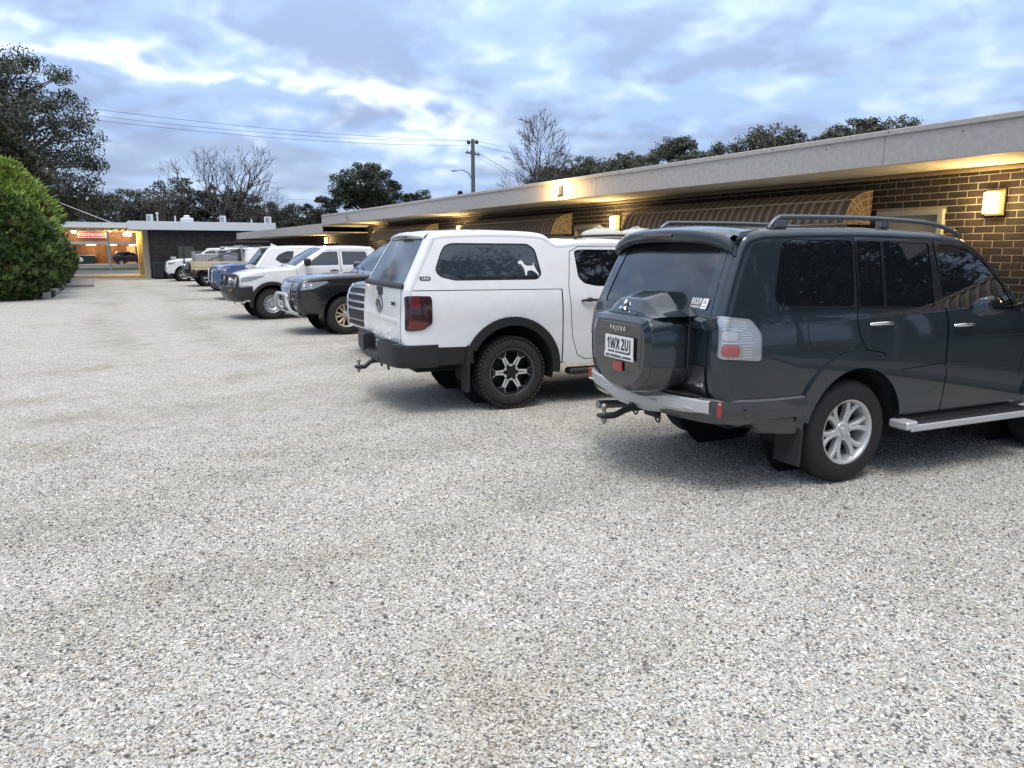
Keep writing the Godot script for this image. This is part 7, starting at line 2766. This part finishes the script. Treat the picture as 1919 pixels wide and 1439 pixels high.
# white SUV with its tail to the yard
func build_white_suv(ws: Array) -> void:
	var root := thing("white_suv", "white SUV parked with its tail and raked rear window towards the gravel", "car", Vector3(4.22 + 1.05, 0, -24.15), 0.0)
	var d := {"wb": 2.90, "fo": 0.95, "ro": 1.05, "roof": 1.80, "cowl": 1.22, "nose": 1.05, "cowl_l": 2.25, "top_l": 1.30, "tail": 0.42, "R": 0.37, "wheel": ws, "half": 0.95, "quarter": [-0.46, 1.42, -0.30, 1.30, 0.02, 1.285, 0.12, 1.66, -0.10, 1.66, -0.34, 1.56]}
	var c := common_car(root, d, M.paint_white)
	var m := c.marks
	lamp_block(c, rounded(poly([-1.02, 1.16, -0.76, 1.185, -0.62, 1.10, -0.75, 1.06, -1.03, 1.06]), 0.02, 3), 0.012, "tail_lamp", M.lamp_red_dark, M.lens_smoke, root)
	for sg in [1.0, -1.0]:
		skin_patch(c, m.glass0 - 0.20, m.glass0 - 0.07, minf(sg * 0.5, sg * 0.99), maxf(sg * 0.5, sg * 0.99), 0.012, "tail_lamp_inner", M.lamp_red_dark, root, 0.03)
	skin_patch(c, 0.0, 0.28, -0.95, 0.95, 0.03, "rear_bumper", M.black_plastic, root, 0.04)
	var sp := MB.new()
	sp.box(Vector3(-0.66, 1.775, 0), Vector3(0.30, 0.03, 1.28), 0.012, Basis(Vector3(0, 0, 1), 0.08))
	obj("roof_spoiler", sp, M.paint_white, root)
	var an := MB.new()
	an.prism(PackedVector2Array([Vector2(-0.10, 0), Vector2(0.10, 0), Vector2(-0.06, 0.07), Vector2(-0.09, 0.07)]), 0.02, Transform3D(Basis(), Vector3(-0.30, 1.815, -0.01)))
	obj("roof_antenna", an, M.paint_white, root)
	plate(root, rear_x(-1.075, 0.86, 0.0), "", M.plate_ink, M.plate_white)


# blue dual-cab, nose to the yard
func build_blue_ute(ws: Array) -> void:
	var root := thing("blue_ute", "blue dual-cab ute with bright winged grille, nose to the gravel", "ute", Vector3(3.62 + 0.88 + 3.12, 0, -28.1), PI)
	var d := {"wb": 3.12, "fo": 0.88, "ro": 1.2, "roof": 1.78, "cowl": 1.27, "nose": 1.16, "cowl_l": 2.50, "top_l": 1.76, "cab": 0.34, "b_pillar": 1.36, "c_pillar": 0.50, "R": 0.385, "wheel": ws}
	var c := common_car(root, d, M.paint_blue)
	var m := c.marks
	skin_patch(c, m.nose + 0.03, m.mouth + 0.06, -0.62, 0.62, 0.012, "grille", M.black_plastic, root, 0.08)
	var f: float = d.wb + d.fo
	var w := MB.new()
	for sg in [1.0, -1.0]:
		var pts := []
		for t in 6:
			pts.append(c.skin(Vector2(lerpf(m.nose + 0.08, m.mouth + 0.08, t / 5.0), sg * (0.66 - 0.10 * t / 5.0)), 0.03))
		w.tube(pts, 0.03, 6)
		w.tube([c.skin(Vector2(m.nose + 0.08, sg * 0.66), 0.03), c.skin(Vector2(m.nose + 0.10, sg * 0.98), 0.02), c.side(Vector2(f - 0.36, 1.0), sg, 0.02)], 0.018, 6)
	obj("grille_wing", w, M.chrome, root)
	lamp_block(c, rounded(poly([f - 0.10, 1.09, f - 0.09, 1.01, f - 0.28, 1.01, f - 0.52, 1.09, f - 0.48, 1.115]), 0.015, 3), 0.012, "headlamp", M.lamp_silver, M.lens_clear, root)
	for sg in [1.0, -1.0]:
		var fg := MB.new()
		fg.ellipsoid(Vector3(f - 0.10, 0.66, sg * 0.72), Vector3(0.07, 0.05, 0.09))
		obj("fog_lamp", fg, M.lamp_silver, root)
	skin_patch(c, m.mouth + 0.10, m.chin - 0.02, -0.85, 0.85, 0.02, "lower_bumper", M.black_plastic, root, 0.05)


# work ute with a cream tray loaded with crates, tail to the yard
func build_tray_ute(ws: Array) -> void:
	var root := thing("tray_ute", "white work ute with cream drop-side tray and mesh headboard, tail to the gravel", "ute", Vector3(3.75 + 1.05, 0, -34.3), 0.0)
	var d := {"wb": 3.1, "fo": 0.9, "ro": -0.78, "roof": 1.78, "cowl": 1.27, "nose": 1.12, "cowl_l": 2.45, "top_l": 1.80, "tail": 0.14, "R": 0.39, "wheel": ws, "half": 0.90, "b_pillar": 1.50, "rear_doors": false}
	common_car(root, d, M.paint_white)
	var ch := MB.new()
	for sg in [1.0, -1.0]:
		ch.box(Vector3(-0.10, 0.70, sg * 0.42), Vector3(1.9, 0.14, 0.07), 0.01)
	ch.tube([Vector3(0, 0.39, -0.8), Vector3(0, 0.39, 0.8)], 0.06, 10)
	ch.ellipsoid(Vector3(0, 0.39, 0.1), Vector3(0.17, 0.16, 0.16))
	obj("chassis", ch, M.underside, root)
	var tr := MB.new()
	tr.box(Vector3(-0.05, 0.93, 0), Vector3(2.0, 0.09, 1.84), 0.01)
	var to := obj("tray", tr, M.cream, root)
	for sg in [1.0, -1.0]:
		var sd := MB.new()
		sd.box(Vector3(-0.05, 1.10, sg * 0.92), Vector3(1.98, 0.24, 0.03), 0.006)
		for k in 3:
			sd.box(Vector3(-0.05, 1.03 + k * 0.07, sg * 0.937), Vector3(1.96, 0.012, 0.008), 0.002)
		obj("drop_side", sd, M.cream, to)
		var gd := MB.new()
		gd.lathe([[0.43, -0.14], [0.43, 0.14]], 20, Transform3D(Basis(), Vector3(0, 0.40, sg * 0.78)), 0.7, 0.2, PI - 0.2)
		obj("mud_guard", gd, M.black_plastic, to)
		var tl := MB.new()
		tl.box(Vector3(-1.06, 0.80, sg * 0.72), Vector3(0.04, 0.10, 0.28), 0.01)
		obj("tail_lamp", tl, M.lamp_red, to)
	var tg := MB.new()
	tg.box(Vector3(-1.055, 1.10, 0), Vector3(0.03, 0.24, 1.84), 0.006)
	for z in [-0.86, -0.3, 0.3, 0.86]:
		tg.box(Vector3(-1.075, 1.06, z), Vector3(0.02, 0.30, 0.05), 0.004)
	tg.box(Vector3(-1.06, 0.90, 0), Vector3(0.06, 0.06, 1.84), 0.008)
	obj("tailgate", tg, M.cream, to)
	plate(to, rear_x(-1.07, 0.74, 0.25), "", M.plate_ink, M.plate_dark)
	var hb := MB.new()
	for sg in [1.0, -1.0]:
		hb.box(Vector3(0.76, 1.42, sg * 0.88), Vector3(0.07, 0.92, 0.07), 0.01)
	hb.box(Vector3(0.76, 1.86, 0), Vector3(0.06, 0.05, 1.78), 0.01)
	hb.box(Vector3(0.76, 1.30, 0), Vector3(0.05, 0.05, 1.74), 0.01)
	for k in 12:
		hb.tube([Vector3(0.76, 1.0, -0.82 + k * 0.15), Vector3(0.76, 1.85, -0.82 + k * 0.15)], 0.008, 5)
	obj("headboard", hb, M.galvanised, to)
	# load
	for e in [[-0.55, -0.25, 0.95, 0.44, 1.1, "white", "pale mesh cage crate standing on the cream tray"], [0.35, 0.1, 0.55, 0.36, 1.2, "grey", "grey wire basket against the headboard of the tray ute"]]:
		var cr := thing("crate", e[6], "crate", root.position + Vector3(e[0], 0.98, e[1]), 0.0)
		var fb := MB.new()
		fb.box(Vector3(0, 0.05, 0), Vector3(e[2], 0.10, e[4]), 0.01)
		obj("base", fb, M.crate_red if e[5] == "white" else M.galvanised, cr)
		var mm := MB.new()
		var hh: float = e[3] + 0.16
		for sg in [1.0, -1.0]:
			for k in 8:
				var t: float = -0.5 + k / 7.0
				mm.box(Vector3(t * e[2], hh * 0.5 + 0.05, sg * e[4] * 0.5), Vector3(0.02, hh, 0.012), 0.0)
				mm.box(Vector3(sg * e[2] * 0.5, hh * 0.5 + 0.05, t * e[4]), Vector3(0.012, hh, 0.02), 0.0)
			for k in 5:
				var y: float = 0.10 + hh * k / 4.4
				mm.box(Vector3(0, y, sg * e[4] * 0.5), Vector3(e[2], 0.02, 0.014), 0.0)
				mm.box(Vector3(sg * e[2] * 0.5, y, 0), Vector3(0.014, 0.02, e[4]), 0.0)
		obj("mesh_sides", mm, M.galvanised, cr)
		var inn := MB.new()
		inn.box(Vector3(0, 0.10 + hh * 0.38, 0), Vector3(e[2] - 0.06, hh * 0.75, e[4] - 0.06), 0.03)
		obj("liner", inn, M.crate_white, cr)
	var pole := MB.new()
	pole.tube([root.position + Vector3(-0.6, 1.24, 0.70), root.position + Vector3(0.72, 1.75, 0.70)], 0.02, 6)
	var po := obj("tie_pole", pole, M.black_plastic)
	tag(po, "thin dark pole leaning from the crates up to the tray headboard", "pole")


# dark wagon with bull bar, aerials and a long roof rack
func build_rack_wagon(ws: Array) -> void:
	var root := thing("rack_wagon", "dark four-wheel-drive with black bull bar, two upright aerials and flat roof rack", "car", Vector3(3.78 + 1.0 + 2.85, 0, -39.0), PI)
	var d := {"wb": 2.85, "fo": 0.85, "ro": 1.15, "roof": 1.88, "cowl": 1.27, "nose": 1.14, "cowl_l": 2.14, "top_l": 1.55, "tail": 0.16, "R": 0.40, "wheel": ws, "cell": 0.1}
	common_car(root, d, M.paint_charcoal)
	var f: float = d.wb + d.fo
	var bb := MB.new()
	var path := []
	for e in [[f - 0.28, -0.93], [f + 0.02, -0.84], [f + 0.15, -0.5], [f + 0.17, 0.0], [f + 0.15, 0.5], [f + 0.02, 0.84], [f - 0.28, 0.93]]:
		path.append(Vector2(e[0], e[1]))
	bb.wrap(catmull(path, 3), [[-0.16, 0.80], [0.0, 0.80], [0.01, 0.62], [-0.10, 0.46], [-0.18, 0.46], [-0.16, 0.80]])
	bb.tube(catmull(rail_path(null, [[f + 0.0, 0.8, -0.85], [f + 0.0, 1.05, -0.82], [f + 0.10, 1.12, -0.5], [f + 0.12, 1.12, 0.5], [f + 0.0, 1.05, 0.82], [f + 0.0, 0.8, 0.85]]), 3), 0.03, 8)
	var bo := obj("bull_bar", bb, M.steel_black, root)
	for z in [0.55, 0.05]:
		var a := MB.new()
		a.tube([Vector3(f + 0.06, 1.05, z), Vector3(f + 0.06, 1.35, z), Vector3(f + 0.05, 2.35, z)], [0.022, 0.018, 0.008], 6)
		obj("aerial", a, M.black_plastic, bo)
	for z in [-0.45, 0.45]:
		var sl := MB.new()
		sl.lathe([[0.001, 0.05], [0.09, 0.045], [0.10, 0.0], [0.05, -0.06]], 16, Transform3D(Basis(Vector3(0, 0, -1), Vector3(0, 1, 0), Vector3(1, 0, 0)), Vector3(f + 0.12, 0.95, z)), 0.75, 0.0, TAU, -1.0)
		obj("driving_lamp", sl, M.lamp_silver, bo)
	var rk := MB.new()
	for k in 9:
		rk.box(Vector3(-0.85 + k * 0.33, 2.03, 0), Vector3(0.10, 0.03, 1.34), 0.006)
	for sg in [1.0, -1.0]:
		rk.box(Vector3(0.5, 2.03, sg * 0.68), Vector3(2.9, 0.07, 0.05), 0.01)
		for k in 4:
			rk.box(Vector3(-0.7 + k * 0.75, 1.94, sg * 0.62), Vector3(0.06, 0.14, 0.04), 0.006)
	obj("roof_rack", rk, M.black_plastic, root)
	var aw := MB.new()
	aw.box(Vector3(0.4, 2.06, -0.80), Vector3(2.3, 0.13, 0.15), 0.03)
	obj("rolled_awning", aw, M.rubber, root)


func build_far_white(ws: Array) -> void:
	var root := thing("far_white_ute", "white dual-cab parked nose-out beside the dark brick reception wall", "ute", Vector3(4.36 + 3.12, 0, -45.8), PI)
	var d := {"wb": 3.12, "fo": 0.84, "ro": 1.2, "roof": 1.79, "cowl": 1.26, "nose": 1.10, "cowl_l": 2.5, "top_l": 1.80, "cab": 0.34, "b_pillar": 1.36, "c_pillar": 0.50, "R": 0.385, "wheel": ws, "cell": 0.1}
	var c := common_car(root, d, M.paint_white)
	var m := c.marks
	skin_patch(c, m.nose + 0.06, m.mouth + 0.0, -0.6, 0.6, 0.012, "grille", M.black_plastic, root, 0.06)
	var f: float = d.wb + d.fo
	lamp_block(c, rounded(poly([f - 0.10, 1.03, f - 0.08, 0.92, f - 0.30, 0.93, f - 0.5, 1.03]), 0.015, 3), 0.012, "headlamp", M.lamp_silver, M.lens_clear, root)
	for sg in [1.0, -1.0]:
		var fg := MB.new()
		fg.box(Vector3(f - 0.13, 0.62, sg * 0.76), Vector3(0.06, 0.07, 0.16), 0.01, Basis(Vector3.UP, sg * 0.6))
		obj("fog_lamp", fg, M.black_plastic, root)


# cars outside the shop across the street
func build_street_cars(ws: Array) -> void:
	for e in [["street_hatch", "dark maroon hatchback standing before the lit brick shop front", Vector3(2.9, 0.0, -96.5), 0.0, "paint_maroon"], ["street_sedan", "pale car before the shop, most of it behind the conifer hedge", Vector3(-4.35, 0.0, -96.0), 0.0, "paint_white"]]:
		var root := thing(e[0], e[1], "car", e[2], e[3])
		var d := {"wb": 2.65, "fo": 0.88, "ro": 0.85, "roof": 1.50, "cowl": 1.0, "nose": 0.86, "cowl_l": 2.05, "top_l": 1.15, "tail": 0.42, "R": 0.33, "wheel": ws, "cell": 0.14, "half": 0.88}
		common_car(root, d, M[e[4]])


func build_vehicles() -> void:
	build_tall_wagon()
	build_canopy_ute()
	var multi := wheel_set("multi", 0.392, 0.255, 0.232, M.alloy_tan)
	var steel := wheel_set("steel", 0.385, 0.255, 0.212, M.steel_wheel, true)
	var plain := wheel_set("plain", 0.385, 0.255, 0.235, M.alloy)
	build_dark_suv(plain)
	build_black_wagon(multi)
	build_bull_bar_ute(steel)
	build_white_suv(plain)
	build_blue_ute(plain)
	build_tray_ute(steel)
	build_rack_wagon(plain)
	build_far_white(plain)
	build_street_cars(wheel_set("plain", 0.33, 0.22, 0.21, M.alloy))
